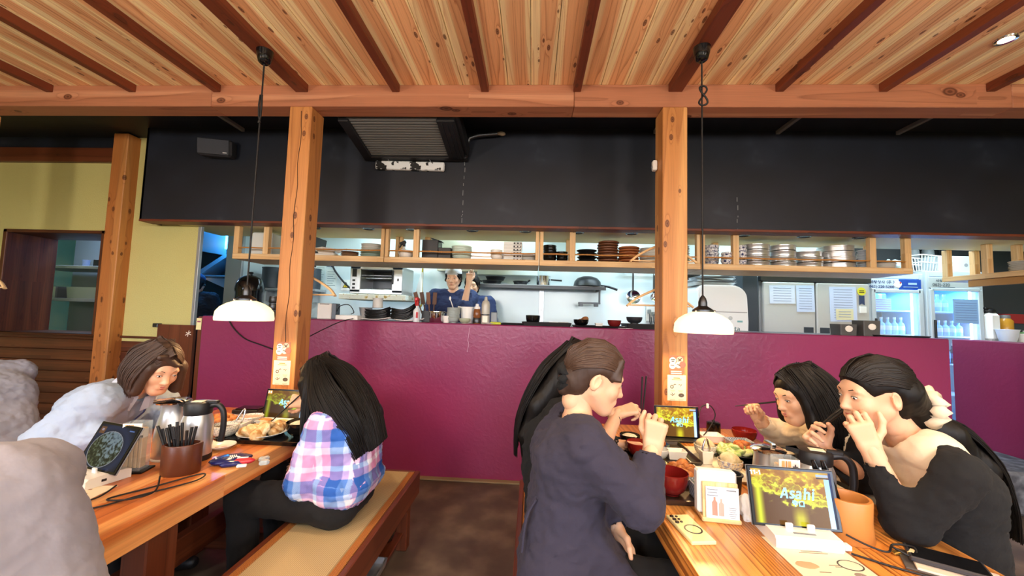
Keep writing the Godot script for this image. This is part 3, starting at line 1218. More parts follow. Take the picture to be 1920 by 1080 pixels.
func hanger(o: Vector3, turn: float, label: String) -> void:
	var t := thing("coat_hanger", label, "coat hanger", o, deg_to_rad(turn))
	for s in [-1, 1]:
		var m := mb()
		var ps := smooth([V(0, -0.055, 0), V(s * 0.09, -0.095, 0), V(s * 0.17, -0.14, 0), V(s * 0.225, -0.185, 0.012)], 4)
		m.tube(ps, 0.0135, 8, 0.6)
		part("arm", m, M.shelfwood, t)
	part("bar", mb().tube([V(-0.205, -0.178, 0.004), V(0.205, -0.178, 0.004)], 0.006, 8), M.shelfwood, t)
	var hk := [V(0, -0.055, 0), V(0, -0.02, 0)]
	for i in 9:
		var a := -PI / 2 + PI * 1.4 * i / 8.0
		hk.append(V(0.018 * cos(a), 0.0 + 0.018 * sin(a) + 0.016, 0))
	part("hook", mb().tube(hk, 0.002, 6), M.steel, t)
	part("peg", mb().tube([V(0.0, 0.03, 0.03), V(0.0, 0.03, -0.02)], 0.006, 8), M.dark_steel, t)


# ---------------------------------------------------------------- ware
func bowl(rt: float, h: float, rb := 0.0, th := 0.003) -> Mb:
	var b := rb if rb > 0.0 else rt * 0.5
	var o := []
	for i in 8:
		var a := PI / 2 * i / 7.0
		o.append(Vector2(b + (rt - b) * sin(a), 0.006 + (h - 0.006) * (1.0 - cos(a))))
	var pr := [Vector2(0.001, 0.003), Vector2(b * 0.8, 0.003), Vector2(b * 0.85, 0.0), Vector2(b, 0.0)]
	pr.append_array(o)
	pr.append(Vector2(rt - th * 0.5, h + th * 0.3))
	for i in range(7, -1, -1):
		pr.append(Vector2(maxf(o[i].x - th, 0.002), o[i].y + th * 0.7))
	pr.append(Vector2(0.001, 0.006 + th))
	return mb().lathe(pr, 28)


func dish(r: float, h := 0.02, th := 0.004) -> Mb:
	return mb().lathe(P([0.001, 0.002, r * 0.5, 0.002, r * 0.53, 0.0, r * 0.58, 0.0, r * 0.7, h * 0.3, r, h, r - th * 0.3, h + th * 0.5, r * 0.7, h * 0.3 + th, r * 0.5, 0.002 + th, 0.001, 0.002 + th]), 28)


func tub(rb: float, rt: float, h: float, th := 0.004) -> Mb:
	return mb().lathe(P([0.001, 0.0, rb - 0.004, 0.0, rb, 0.004, rt - 0.002, h - 0.008, rt + 0.003, h - 0.006, rt + 0.003, h, rt - th, h, rb - th, th, 0.001, th]), 26)


func square_dish(w: float, d: float, h: float, th := 0.005, flare := 1.25) -> Mb:
	var m := mb()
	var lo := Vector2(w / flare, d / flare) * 0.5
	var hi := Vector2(w, d) * 0.5
	var ring := func(s: Vector2, y: float) -> Array:
		var r := []
		var c := minf(s.x, s.y) * 0.18
		for k in 4:
			var sx := [1, -1, -1, 1][k] as int
			var sz := [1, 1, -1, -1][k] as int
			var a: Array = [[1, 0.3], [0.85, 0.85], [0.3, 1]]
			if k % 2:
				a.reverse()
			for q in a:
				r.append(Vector3(sx * (s.x - c + c * float(q[0])), y, sz * (s.y - c + c * float(q[1]))))
		return r
	var rs := [ring.call(lo, 0.0), ring.call(hi, h), ring.call(hi - Vector2(th, th), h + th * 0.2), ring.call(lo - Vector2(th, th) * 0.6, th)]
	for i in 3:
		for k in 12:
			m.poly([rs[i][k], rs[i + 1][k], rs[i + 1][(k + 1) % 12], rs[i][(k + 1) % 12]])
	var top: Array = rs[3].duplicate()
	top.reverse()
	m.poly(top)
	m.poly(rs[0])
	return m


func bottle(r: float, h: float, neck := 0.35, nr := 0.3) -> Mb:
	return mb().lathe(P([0.001, 0.0, r * 0.9, 0.0, r, 0.006, r, h * 0.6, r * 0.92, h * 0.68, r * nr, h * (1.0 - neck * 0.5), r * nr, h, 0.001, h]), 18)


func pile(called: String, m: Mb, mt: Material, label: String, cat: String, o: Vector3, n: int, dy: float, jit := 0.003) -> void:
	var first := solo(called, m, mt, label, cat, o, 0.0, label if n > 1 else "")
	for i in range(1, n):
		again(first, o + V(rng.randf_range(-jit, jit), i * dy, rng.randf_range(-jit, jit)), rng.randf() * 6.0)


func tray(w: float, d: float, h := 0.022) -> Mb:
	return square_dish(w, d, h, 0.006, 1.06)


const GLYPH := {
	"세": [[[0.25, 0.85], [0.04, 0.25]], [[0.2, 0.62], [0.42, 0.28]], [[0.42, 0.55], [0.6, 0.55]], [[0.62, 0.9], [0.62, 0.1]], [[0.85, 0.95], [0.85, 0.05]]],
	"왕": [[[0.1, 0.75], [0.25, 0.9], [0.42, 0.75], [0.25, 0.6], [0.1, 0.75]], [[0.26, 0.58], [0.26, 0.46]], [[0.05, 0.45], [0.55, 0.45]], [[0.72, 0.95], [0.72, 0.4]], [[0.72, 0.68], [0.92, 0.68]], [[0.3, 0.2], [0.48, 0.34], [0.68, 0.2], [0.48, 0.05], [0.3, 0.2]]],
	"상": [[[0.28, 0.92], [0.05, 0.5]], [[0.22, 0.72], [0.48, 0.5]], [[0.7, 0.95], [0.7, 0.4]], [[0.7, 0.68], [0.92, 0.68]], [[0.3, 0.2], [0.48, 0.34], [0.68, 0.2], [0.48, 0.05], [0.3, 0.2]]],
	"사": [[[0.3, 0.85], [0.05, 0.25]], [[0.24, 0.6], [0.5, 0.28]], [[0.7, 0.95], [0.7, 0.05]], [[0.7, 0.52], [0.92, 0.52]]],
	"주": [[[0.2, 0.9], [0.8, 0.9]], [[0.5, 0.88], [0.2, 0.55]], [[0.5, 0.78], [0.8, 0.55]], [[0.05, 0.38], [0.95, 0.38]], [[0.5, 0.38], [0.5, 0.02]]],
	"미": [[[0.1, 0.8], [0.5, 0.8], [0.5, 0.3], [0.1, 0.3], [0.1, 0.8]], [[0.8, 0.95], [0.8, 0.05]]],
	"니": [[[0.12, 0.85], [0.12, 0.35], [0.55, 0.35]], [[0.8, 0.95], [0.8, 0.05]]],
	"이": [[[0.1, 0.55], [0.3, 0.8], [0.5, 0.55], [0.3, 0.3], [0.1, 0.55]], [[0.8, 0.95], [0.8, 0.05]]],
	"드": [[[0.8, 0.9], [0.2, 0.9], [0.2, 0.5], [0.8, 0.5]], [[0.05, 0.2], [0.95, 0.2]]],
	"메": [[[0.06, 0.75], [0.36, 0.75], [0.36, 0.35], [0.06, 0.35], [0.06, 0.75]], [[0.42, 0.55], [0.6, 0.55]], [[0.62, 0.9], [0.62, 0.1]], [[0.85, 0.95], [0.85, 0.05]]],
	"뉴": [[[0.2, 0.92], [0.2, 0.6], [0.82, 0.6]], [[0.05, 0.4], [0.95, 0.4]], [[0.35, 0.4], [0.35, 0.05]], [[0.65, 0.4], [0.65, 0.05]]],
	"辛": [[[0.5, 0.98], [0.5, 0.84]], [[0.15, 0.82], [0.85, 0.82]], [[0.32, 0.78], [0.38, 0.62]], [[0.68, 0.78], [0.62, 0.62]], [[0.08, 0.58], [0.92, 0.58]], [[0.2, 0.35], [0.8, 0.35]], [[0.5, 0.58], [0.5, 0.02]]],
	"口": [[[0.12, 0.85], [0.88, 0.85], [0.88, 0.1], [0.12, 0.1], [0.12, 0.85]]],
	"(": [[[0.6, 0.95], [0.4, 0.7], [0.4, 0.3], [0.6, 0.05]]],
	")": [[[0.4, 0.95], [0.6, 0.7], [0.6, 0.3], [0.4, 0.05]]],
}


func glyphs(m: Mb, s: String, size: float, o: Vector3, b := Basis(), w := 0.11, gap := 1.08, thick := 0.0006) -> Mb:
	var x := -0.5 * gap * s.length()
	for i in s.length():
		var c := s[i]
		if GLYPH.has(c):
			var ls := []
			for l in GLYPH[c]:
				ls.append(l.map(func(p): return Vector2(p[0], p[1])))
			m.strokes(ls, w * size, o + b * V(x * size, -0.5 * size, 0), b, size, thick)
		x += gap * (0.6 if c in "() " else 1.0)
	return m


func kitchen() -> void:
	shelves()
	counter_things()
	kitchen_back()
	fridges()
	rack()


func shelves() -> void:
	var units := [[-2.745, -1.338, [-2.72, -2.44, -1.355], "first unit from the left, behind the left post"], [-1.332, 0.048, [-1.315, -1.05, 0.032], "second unit, a spray bottle in its narrow bay"], [0.054, 1.432, [0.07, 0.34, 1.415], "third unit, brown wooden trivets in it"], [1.438, 3.16, [1.455, 1.73, 2.85, 3.13], "fourth unit, steel tins in it"]]
	for u in units:
		var t := thing("hanging_shelf", "light wood hanging shelf, %s" % u[3], "shelf", V((u[0] + u[1]) / 2, 1.785, -3.6))
		var c: float = (u[0] + u[1]) / 2
		var m := mb()
		m.uo = Vector2(rng.randf(), rng.randf())
		m.box(V(0, 0.025, 0), V(u[1] - u[0], 0.05, 0.42), 0.003)
		part("board", m, M.shelfwood, t)
		var ps: Array = u[2]
		for i in ps.size():
			var w := 0.03 if (i == ps.size() - 1 and u[1] < 3.0) or (i == 0 and u[0] > -2.0) else 0.05
			for z in [0.185, -0.185]:
				m = mb()
				m.uo = Vector2(rng.randf(), rng.randf())
				m.box(V(ps[i] - c, 0.1775, z), V(w, 0.255, 0.045), 0.002)
				part("shelf_post", m, M.shelfwood, t)
			if i < ps.size() - 1:
				var r := mb()
				var pts := []
				var rs := []
				var a: float = ps[i] - c + w * 0.5
				var b: float = ps[i + 1] - c - 0.02
				var n := maxi(2, int((b - a) / 0.1))
				for k in n + 1:
					for e in [-0.006, 0.0, 0.006]:
						pts.append(V(lerpf(a, b, float(k) / n) + e, 0.105 + 0.002 * sin(k * 2.0), 0.2))
						rs.append(0.0065 if e != 0.0 else 0.0085)
				r.tube(pts, rs, 8)
				part("bamboo_rail", r, mat("b9803f", 0.4), t)
	var y := 1.8355
	# first unit
	solo("storage_box", mb().box(V(0, 0.11, 0), V(0.2, 0.22, 0.2), 0.012), mat("d4dad9", 0.6), "white box in the leftmost bay of the hanging shelf", "box", V(-2.7 + 0.14, y, -3.6))
	pile("plate", dish(0.075, 0.016), M.porcelain, "white plate in the stack just left of the left post, on the shelf", "plate", V(-2.33, y, -3.58), 8, 0.02)
	solo("serving_tray", mb().box(V(0, 0.1, 0), V(0.03, 0.2, 0.22), 0.004, eul(0, 0, -8)), M.black, "black tray leaning on edge right of the left post, on the shelf", "tray", V(-2.1, y + 0.002, -3.66))
	pile("square_dish", square_dish(0.21, 0.16, 0.03), M.porcelain, "white square dish in the stack right of the left post, on the shelf", "dish", V(-1.95, y, -3.58), 3, 0.028)
	pile("plate", dish(0.083, 0.014), mat("b08d70", 0.3), "tan plate in the low stack beside the pale green plates, on the shelf", "plate", V(-1.74, y, -3.58), 4, 0.015)
	pile("plate", dish(0.11, 0.018), mat("bcd2c8", 0.2), "pale green plate in the stack at the first shelf unit's right end", "plate", V(-1.52, y, -3.58), 4, 0.016)
	pile("plate", dish(0.1, 0.018), M.porcelain, "white plate on top of the pale green plates, on the shelf", "plate", V(-1.53, y + 0.068, -3.585), 4, 0.016)
	var sb := thing("spray_bottle", "small spray bottle with a black trigger and red label, in the shelf's narrow bay", "spray bottle", V(-1.22, y, -3.58))
	part("bottle", bottle(0.036, 0.13), mat("dfe4e6", 0.3), sb)
	part("label", mb().lathe(P([0.0365, 0.06, 0.0372, 0.061, 0.0372, 0.084, 0.0365, 0.085]), 18), mat("c2363a", 0.5), sb)
	part("trigger_head", mb().box(V(-0.012, 0.16, 0), V(0.06, 0.03, 0.022), 0.006, eul(0, 0, 25)).box(V(-0.03, 0.135, 0), V(0.012, 0.05, 0.016), 0.003, eul(0, 0, -30)).tube([V(0, 0.125, 0), V(0, 0.16, 0)], 0.014), M.black, sb)
	solo("bowl", bowl(0.07, 0.07), M.porcelain, "white bowl beside the spray bottle in the shelf's narrow bay", "bowl", V(-1.17, y, -3.5))
	var bx := solo("napkin_box", mb().box(V(0, 0.09, 0), V(0.15, 0.18, 0.16), 0.004).box(V(0.05, 0.185, 0.02), V(0.11, 0.004, 0.1), 0.001, eul(0, 0, -16)), M.black, "tall black box with a raised flap, left end of the second shelf unit", "box", V(-0.95, y, -3.58))
	solo("napkin_box", mb().box(V(0, 0.055, 0), V(0.12, 0.11, 0.16), 0.004), M.black, "low black box right of the tall black box on the shelf", "box", V(-0.815, y, -3.58))
	pile("bowl", bowl(0.095, 0.06), mat("c4d6cb", 0.2), "celadon bowl in the stack on the second shelf unit", "bowl", V(-0.69 + 0.02, y, -3.58), 5, 0.018)
	solo("tray_box", mb().box(V(0, 0.045, 0), V(0.34, 0.09, 0.2), 0.006), M.steel, "long stainless tray box between the celadon bowls and the white bowls on the shelf", "box", V(-0.42, y, -3.68))
	pile("bowl", bowl(0.054, 0.05), M.porcelain, "small white bowl in the stack beside the printed boxes", "bowl", V(-0.335, y, -3.5), 3, 0.022)
	var pb := thing("carton", "flat white carton with black print, one of the pile on the shelf", "box", V(-0.19, y, -3.58), 0.0, "white printed cartons piled on the shelf")
	part("box", mb().box(V(0, 0.015, 0), V(0.165, 0.029, 0.14), 0.002), M.white, pb)
	part("print", mb().box(V(0.042, 0.015, 0.0705), V(0.07, 0.018, 0.001), 0.0), M.black, pb)
	part("print", mb().box(V(0.03, 0.016, 0.0712), V(0.018, 0.009, 0.001), 0.0).box(V(0.06, 0.016, 0.0712), V(0.018, 0.009, 0.001), 0.0), M.white, pb)
	for i in range(1, 6):
		again(pb, V(-0.19 + rng.randf_range(-0.003, 0.003), y + i * 0.0298, -3.58), rng.randf_range(-0.02, 0.02))
	pile("plate", dish(0.08, 0.016), M.porcelain, "white plate in the low stack right of the printed cartons", "plate", V(-0.04, y, -3.58), 5, 0.012)
	# third unit
	pile("bowl", bowl(0.062, 0.055), M.black_gloss, "black bowl in the taller stack of the third shelf unit's narrow bay", "bowl", V(0.15, y, -3.58), 5, 0.026)
	pile("bowl", bowl(0.054, 0.05), M.black_gloss, "black bowl in the lower stack of the third shelf unit's narrow bay", "bowl", V(0.265, y, -3.58), 3, 0.026)
	pile("griddle_dish", dish(0.093, 0.03), M.black, "round black dish in the stack left of the brown trivets", "dish", V(0.49, y, -3.58), 4, 0.03)
	for s in [["brown", "6d3f22", 0.68, 9], ["orange brown", "a8612f", 0.868, 7]]:
		var lid := thing("wooden_trivet", "%s wooden trivet in the pile on the third shelf unit" % s[0], "trivet", V(s[2], y, -3.58), 0.0, "%s trivets in a pile" % s[0])
		part("disc", mb().lathe(P([0.001, 0, 0.088, 0, 0.094, 0.005, 0.094, 0.013, 0.088, 0.017, 0.001, 0.017]), 26), wood_tint(s[1]), lid)
		part("handle_bar", mb().box(V(0, 0.019, 0), V(0.1, 0.006, 0.016), 0.002), wood_tint(s[1]), lid)
		for i in range(1, int(s[3])):
			var l := again(lid, V(s[2] + rng.randf_range(-0.006, 0.006), y + i * 0.0235, -3.58 + rng.randf_range(-0.006, 0.006)), rng.randf() * 6.0)
			l.rotation.z = rng.randf_range(-0.03, 0.03)
	pile("plate", dish(0.096, 0.018), M.porcelain, "white plate in the tall stack left of the right post, on the shelf", "plate", V(1.06, y, -3.58), 10, 0.0145)
	pile("plate", dish(0.075, 0.018), mat("e3e0cf", 0.2), "ivory plate in the tall stack just right of the right post", "plate", V(1.335, y, -3.58), 11, 0.0155)
	# fourth unit
	if not M.has("blue_ware"):
		M.blue_ware = noise_mat(noise(0.045, 2, 41, FastNoiseLite.TYPE_CELLULAR), [[0.0, "e9e9ea"], [0.5, "e2e4ea"], [0.56, "2a3569"], [1.0, "1c2450"]], 0.16, 0.2)
	pile("bowl", bowl(0.068, 0.055), M.blue_ware, "blue patterned bowl in the taller stack right of the right post", "bowl", V(1.6, y, -3.58), 5, 0.033)
	pile("bowl", bowl(0.05, 0.05), M.blue_ware, "blue patterned bowl in the lower stack beside the taller blue stack", "bowl", V(1.69, y, -3.47), 3, 0.03)
	pile("bowl", bowl(0.05, 0.05), M.blue_ware, "blue patterned bowl in the narrow stack left of the steel tins", "bowl", V(1.82, y, -3.5), 5, 0.032)
	for s in [[1.985, 0.113, 4, "leftmost"], [2.225, 0.104, 4, "second"], [2.45, 0.104, 3, "third"], [2.69, 0.13, 4, "widest, fourth"]]:
		var hh := 0.047
		var tin := solo("steel_tin", mb().lathe(P([0.001, 0.0, s[1] * 0.97, 0.0, s[1], 0.003, s[1], hh - 0.012, s[1] * 1.015, hh - 0.01, s[1] * 1.015, hh, s[1] * 0.97, hh, s[1] * 0.96, hh - 0.006, s[1] * 0.95, 0.006, 0.001, 0.006]), 28), M.steel, "round steel tin in the %s stack of tins on the shelf" % s[3], "tin", V(s[0], y, -3.58), 0.0, "%s stack of steel tins" % s[3])
		for i in range(1, int(s[2])):
			var c := again(tin, V(s[0] + rng.randf_range(-0.008, 0.008), y + i * 0.05, -3.58 + rng.randf_range(-0.005, 0.005)), rng.randf() * 6.0)
			c.rotation.z = rng.randf_range(-0.03, 0.03)
	pile("plate", dish(0.062, 0.018), mat("c8d3de", 0.2), "bluish white plate in the stack right of the steel tins", "plate", V(2.89 - 0.02, y, -3.5), 8, 0.02)
	pile("bowl", bowl(0.04, 0.04), M.blue_ware, "small patterned bowl in the stack at the fourth shelf unit's right end", "bowl", V(2.94, y, -3.62), 4, 0.035)
	pile("plate", dish(0.085, 0.016), M.porcelain, "white plate in the low stack at the fourth shelf unit's right end", "plate", V(3.02, y, -3.5), 4, 0.014)
	# the short shelf over the partition
	var t := thing("hanging_shelf", "yellowish wood hanging shelf at the far right, running back along the partition", "shelf", V(4.1, 1.79, -3.6))
	part("board", mb().box(V(0, 0.02, 0), V(0.3, 0.045, 0.72), 0.003), M.shelfwood, t)
	for z in [-0.33, 0.0, 0.33]:
		for x in [-0.125, 0.125]:
			part("shelf_post", mb().box(V(x, 0.17, z), V(0.05, 0.26, 0.05), 0.003), M.shelfwood, t)
	part("lower_rail", mb().box(V(-0.12, -0.035, 0.1), V(0.03, 0.06, 0.5), 0.003), mat("a8763a", 0.6), t)
	pile("plate", dish(0.085, 0.016), M.porcelain, "white plate in the stack on the far right shelf", "plate", V(4.1, 1.834, -3.45), 6, 0.014)


func wood_tint(c: String) -> StandardMaterial3D:
	if not M.has(c):
		M[c] = mat(c, 0.5)
	return M[c]


func counter_things() -> void:
	var y := 1.263
	var z := -3.4
	var t := thing("bottle", "tiny blue capped bottle at the left end of the purple counter", "bottle", V(-2.8, y, z))
	part("body", bottle(0.022, 0.055), mat("9fc3e6", 0.2), t)
	part("cap", mb().lathe(P([0.001, 0.05, 0.012, 0.05, 0.012, 0.068, 0.001, 0.07]), 12), mat("3a6fd0", 0.4), t)
	t = thing("food_warmer", "tall black domed food warmer on the counter behind the left lamp", "food warmer", V(-2.77, y, -3.68))
	part("base", mb().lathe(P([0.001, 0, 0.15, 0, 0.155, 0.01, 0.145, 0.06, 0.122, 0.08, 0.118, 0.22, 0.122, 0.24, 0.001, 0.24]), 32), M.black_gloss, t)
	part("dome_lid", mb().lathe(P([0.125, 0.24, 0.127, 0.26, 0.118, 0.32, 0.092, 0.365, 0.05, 0.39, 0.02, 0.398, 0.001, 0.398]), 32), M.black_gloss, t)
	part("knob", mb().lathe(P([0.012, 0.395, 0.014, 0.41, 0.022, 0.42, 0.018, 0.43, 0.001, 0.432]), 16), M.dark_steel, t)
	var c := solo("canister", mb().lathe(P([0.001, 0, 0.036, 0, 0.04, 0.006, 0.04, 0.05, 0.037, 0.056, 0.037, 0.062, 0.001, 0.062]), 20), M.dark_steel, "small dark steel canister in the stack left of the left post on the counter", "canister", V(-2.36, y, -3.45), 0.0, "three dark steel canisters stacked")
	for i in [1, 2]:
		again(c, V(-2.36, y + 0.064 * i, -3.45))
	t = thing("ticket_printer", "small white metal box with a slot on top and a grey side, on the counter", "printer", V(-1.83, y, -3.42), 0.18)
	part("case", mb().box(V(-0.015, 0.07, 0), V(0.12, 0.14, 0.11), 0.006), M.white, t)
	part("side_panel", mb().box(V(0.066, 0.07, 0), V(0.04, 0.14, 0.108), 0.004), M.dark_steel, t)
	part("slot", mb().box(V(-0.015, 0.132, 0.0555), V(0.08, 0.006, 0.002), 0.0), M.black, t)
	part("cable", mb().tube(smooth([V(0.08, 0.06, 0.03), V(0.12, 0.12, 0.06), V(0.2, 0.13, 0.08), V(0.24, 0.07, 0.07), V(0.2, 0.05, 0.0)], 5), 0.004, 6), M.rubber, t)
	solo("tray", mb().box(V(0, 0.02, 0), V(0.2, 0.04, 0.12), 0.004), M.white, "flat white plastic lid lying on the counter beside the white metal box", "tray", V(-1.62, y, z))
	solo("measuring_cup", mb().lathe(P([0.001, 0, 0.035, 0, 0.037, 0.003, 0.06, 0.112, 0.063, 0.114, 0.058, 0.112, 0.034, 0.006, 0.001, 0.006]), 22), M.steel, "flared steel cup on the counter left of the black plates", "cup", V(-1.52, y, -3.5))
	for s in [[-1.385, 8, 0.0, "left"], [-1.15, 9, 0.035, "right"]]:
		var pl := solo("boat_plate", boat(0.23, 0.14, 0.02 + s[2]), M.black, "black boat shaped plate in the %s of two stacks on the counter" % s[3], "plate", V(s[0], y + 0.008, -3.45), 0.0, "%s stack of black plates" % s[3])
		for i in range(1, int(s[1])):
			again(pl, V(s[0] + rng.randf_range(-0.006, 0.006), y + 0.008 + i * 0.0105, -3.45), rng.randf_range(-0.04, 0.04))
	t = thing("jar", "white lidless jar standing on the left stack of black plates", "jar", V(-1.39, y + 0.112, -3.45))
	part("body", tub(0.044, 0.046, 0.09), mat("d7d9d6", 0.35), t)
	solo("platter", boat(0.3, 0.16, 0.012), M.porcelain, "long white platter under the left black plates", "platter", V(-1.4, y, -3.44))
	solo("platter", boat(0.3, 0.16, 0.012), M.porcelain, "long white platter under the right black plates", "platter", V(-1.09, y, -3.44))
	t = thing("sprayer", "clear spray bottle with a red trigger on the counter", "spray bottle", V(-1.005, y, -3.36))
	part("bottle", bottle(0.03, 0.15), mat("d9dfe2", 0.15), t)
	part("trigger_head", mb().box(V(0, 0.195, 0.0), V(0.03, 0.035, 0.07), 0.008).box(V(0, 0.165, 0.04), V(0.012, 0.05, 0.012), 0.003, eul(25, 0, 0)).tube([V(0, 0.14, 0), V(0, 0.19, 0)], 0.015), mat("c22a2c", 0.35), t)
	part("label", mb().box(V(0.012, 0.06, 0.028), V(0.02, 0.05, 0.004), 0.001), mat("b8373a", 0.5), t)
	t = thing("utensil_box", "black utensil box on the counter", "box", V(-0.915, y, -3.46))
	part("box", mb().box(V(0, 0.05, -0.045), V(0.12, 0.1, 0.006), 0.002).box(V(0, 0.05, 0.045), V(0.12, 0.1, 0.006), 0.002).box(V(-0.057, 0.05, 0), V(0.006, 0.1, 0.09), 0.002).box(V(0.057, 0.05, 0), V(0.006, 0.1, 0.09), 0.002).box(V(0, 0.004, 0), V(0.12, 0.008, 0.09), 0.002), M.black, t)
	for q in [[-0.045, -0.1, "leftmost, most tilted", "5a3a24"], [-0.02, -0.065, "second from the left", "4a2f1e"], [0.006, -0.03, "third from the left", "6a4329"], [0.03, 0.012, "rightmost, upright", "53341f"]]:
		var u := thing("wooden_spatula", "brown wooden spatula in the black utensil box, %s" % q[2], "spatula", V(-0.915 + q[0], y + 0.012, -3.46))
		part("handle", mb().tube([V(0, 0, 0), V(q[1] * 0.6, 0.15, 0)], 0.006, 8), mat(q[3], 0.6), u)
		part("blade", mb().box(V(q[1] * 0.82, 0.2, 0), V(0.036, 0.11, 0.006), 0.003, eul(0, 0, rad_to_deg(-q[1] * 3.0))), mat(q[3], 0.6), u)
	t = thing("steel_pot", "shiny round steel pot on the counter in front of the kitchen worker", "pot", V(-0.83, y, -3.38))
	part("body", tub(0.062, 0.07, 0.098), M.chrome, t)
	part("handle", mb().box(V(0.095, 0.088, 0), V(0.06, 0.012, 0.02), 0.004), M.black, t)
	solo("cup", tub(0.026, 0.033, 0.06), M.porcelain, "small white cup between the steel pot and the grey bowls", "cup", V(-0.74, y, -3.36))
	pile("bowl", bowl(0.056, 0.045), mat("9aa39f", 0.3), "grey bowl in the tall stack on the counter", "bowl", V(-0.685, y, -3.38), 8, 0.0125)
	solo("spoon", mb().tube([V(0, 0, 0), V(-0.035, 0.09, 0)], 0.004, 6).blob(V(-0.038, 0.1, 0), V(0.01, 0.018, 0.004)), M.porcelain, "white spoon sticking up behind the grey bowls", "spoon", V(-0.69, y + 0.115, -3.42))
	t = thing("bucket", "white plastic bucket on the counter beside the grey bowls", "bucket", V(-0.575, y, -3.46))
	part("body", tub(0.054, 0.068, 0.145), M.white, t)
	part("lip", mb().tube([V(-0.085, 0.143, 0), V(-0.06, 0.14, 0.01)], 0.008, 6), M.white, t)
	solo("bowl", bowl(0.05, 0.042), mat("a7ad92", 0.35), "small greenish bowl in front of the white bucket", "bowl", V(-0.575, y, -3.34))
	t = thing("sauce_bottle", "brown sauce bottle with a white cap on the counter", "bottle", V(-0.48, y, -3.4))
	part("bottle", mb().lathe(P([0.001, 0, 0.034, 0, 0.036, 0.005, 0.033, 0.06, 0.036, 0.07, 0.03, 0.12, 0.02, 0.135, 0.001, 0.135]), 18), mat("7d4a26", 0.2), t)
	part("cap", mb().lathe(P([0.026, 0.128, 0.027, 0.145, 0.016, 0.152, 0.014, 0.172, 0.001, 0.174]), 16), M.white, t)
	part("base_band", mb().lathe(P([0.0362, 0.006, 0.037, 0.008, 0.035, 0.05, 0.034, 0.051]), 18), M.dark_steel, t)
	t = thing("squeeze_bottle", "tall cloudy squeeze bottle with a white label on the counter", "bottle", V(-0.405, y, -3.4))
	part("bottle", mb().lathe(P([0.001, 0, 0.034, 0, 0.037, 0.006, 0.037, 0.17, 0.03, 0.195, 0.016, 0.205, 0.012, 0.235, 0.001, 0.24]), 20), mat("b9b6aa", 0.25), t)
	part("dark_band", mb().lathe(P([0.0372, 0.074, 0.0382, 0.075, 0.0382, 0.084, 0.0372, 0.085]), 20), M.dark_steel, t)
	part("label", mb().box(V(0, 0.042, 0.036), V(0.045, 0.055, 0.006), 0.002), M.paper, t)
	solo("canister", mb().box(V(0, 0.052, 0), V(0.056, 0.104, 0.056), 0.006), mat("868d92", 0.4), "grey square canister right of the squeeze bottle", "canister", V(-0.335, y, -3.46))
	solo("sponge", mb().box(V(0, 0.011, 0), V(0.09, 0.022, 0.04), 0.008, eul(0, 4, 0)), mat("b5bd3c", 0.9), "yellow green sponge on the counter edge", "sponge", V(-0.305, y, -3.3))
	solo("saucer", dish(0.05, 0.01), M.porcelain, "flat white saucer under the squeeze bottle's right side", "saucer", V(-0.36, y, -3.31))
	solo("serving_tray", tray(0.3, 0.2, 0.014), M.black, "empty black tray on the counter right of the sponge", "tray", V(-0.09 - 0.03, y, -3.42))
	solo("serving_tray", tray(0.42, 0.26, 0.03), M.black, "deep black tray with a bowl and white cards, on the counter", "tray", V(0.125, y, -3.41))
	solo("bowl", bowl(0.062, 0.078, 0.035), M.black_gloss, "black bowl on the left corner of the deep black tray", "bowl", V(0.01, y + 0.008, -3.36))
	solo("card", mb().box(V(0, 0.003, 0), V(0.08, 0.004, 0.05), 0.001), M.white, "left white card lying on the deep black tray", "card", V(0.19, y + 0.031, -3.44))
	solo("card", mb().box(V(0, 0.003, 0), V(0.08, 0.004, 0.05), 0.001), mat("c9c6bd", 0.7), "right white card lying on the deep black tray", "card", V(0.28, y + 0.031, -3.44))
	solo("serving_tray", tray(0.44, 0.26, 0.014), M.black, "flat black tray with a food bowl and red bowl, on the counter", "tray", V(0.575, y, -3.4))
	t = thing("bowl", "black bowl holding browned food on the flat black tray", "bowl", V(0.42, y + 0.007, -3.36))
	part("dish", bowl(0.064, 0.055), M.black_gloss, t)
	for q in [[0.02, 0.0], [0.035, 0.012], [0.0, -0.01]]:
		part("fried_piece", mb().blob(V(q[0], 0.052 + q[1], q[1]), V(0.026, 0.02, 0.022), lump, 0.4), food("b0763a", "7a4a20"), t)
	solo("dish", square_dish(0.064, 0.05, 0.03), M.porcelain, "small pale square dish on the flat black tray", "dish", V(0.57, y + 0.007, -3.36))
	solo("bowl", bowl(0.057, 0.058), mat("6e1a1c", 0.25), "dark red bowl on the counter right of the flat tray", "bowl", V(0.7, y + 0.007, -3.36))
	solo("serving_tray", tray(0.32, 0.26, 0.04), M.black, "deep black tray against the right post on the counter", "tray", V(0.95, y, -3.41))
	solo("bowl", bowl(0.066, 0.055), mat("2b2c31", 0.35), "dark grey bowl on the deep tray beside the right post", "bowl", V(0.87, y + 0.042, -3.37))
	solo("paper_napkin", mb().box(V(0, 0.002, 0), V(0.12, 0.003, 0.06), 0.001).blob(V(-0.01, 0.008, 0), V(0.02, 0.01, 0.012), lump, 0.3), M.white, "white paper napkin on the counter edge left of the right post", "napkin", V(0.775, y, -3.3))
	for q in [[2.61, -3.42, 0.136, 0.09, "lower"], [2.76, -3.38, 0.136, 0.125, "taller"]]:
		t = thing("storage_bin", "%s dark grey bin with a white sticker at the counter's right part" % q[4], "bin", V(q[0], y, q[1]))
		part("bin", square_dish(q[2], 0.12, q[3], 0.005, 1.06), mat("4e4d4b", 0.5), t)
		part("sticker", mb().blob(V(0.0, q[3] * 0.6, 0.06), V(0.032, 0.026, 0.003)), M.paper, t)
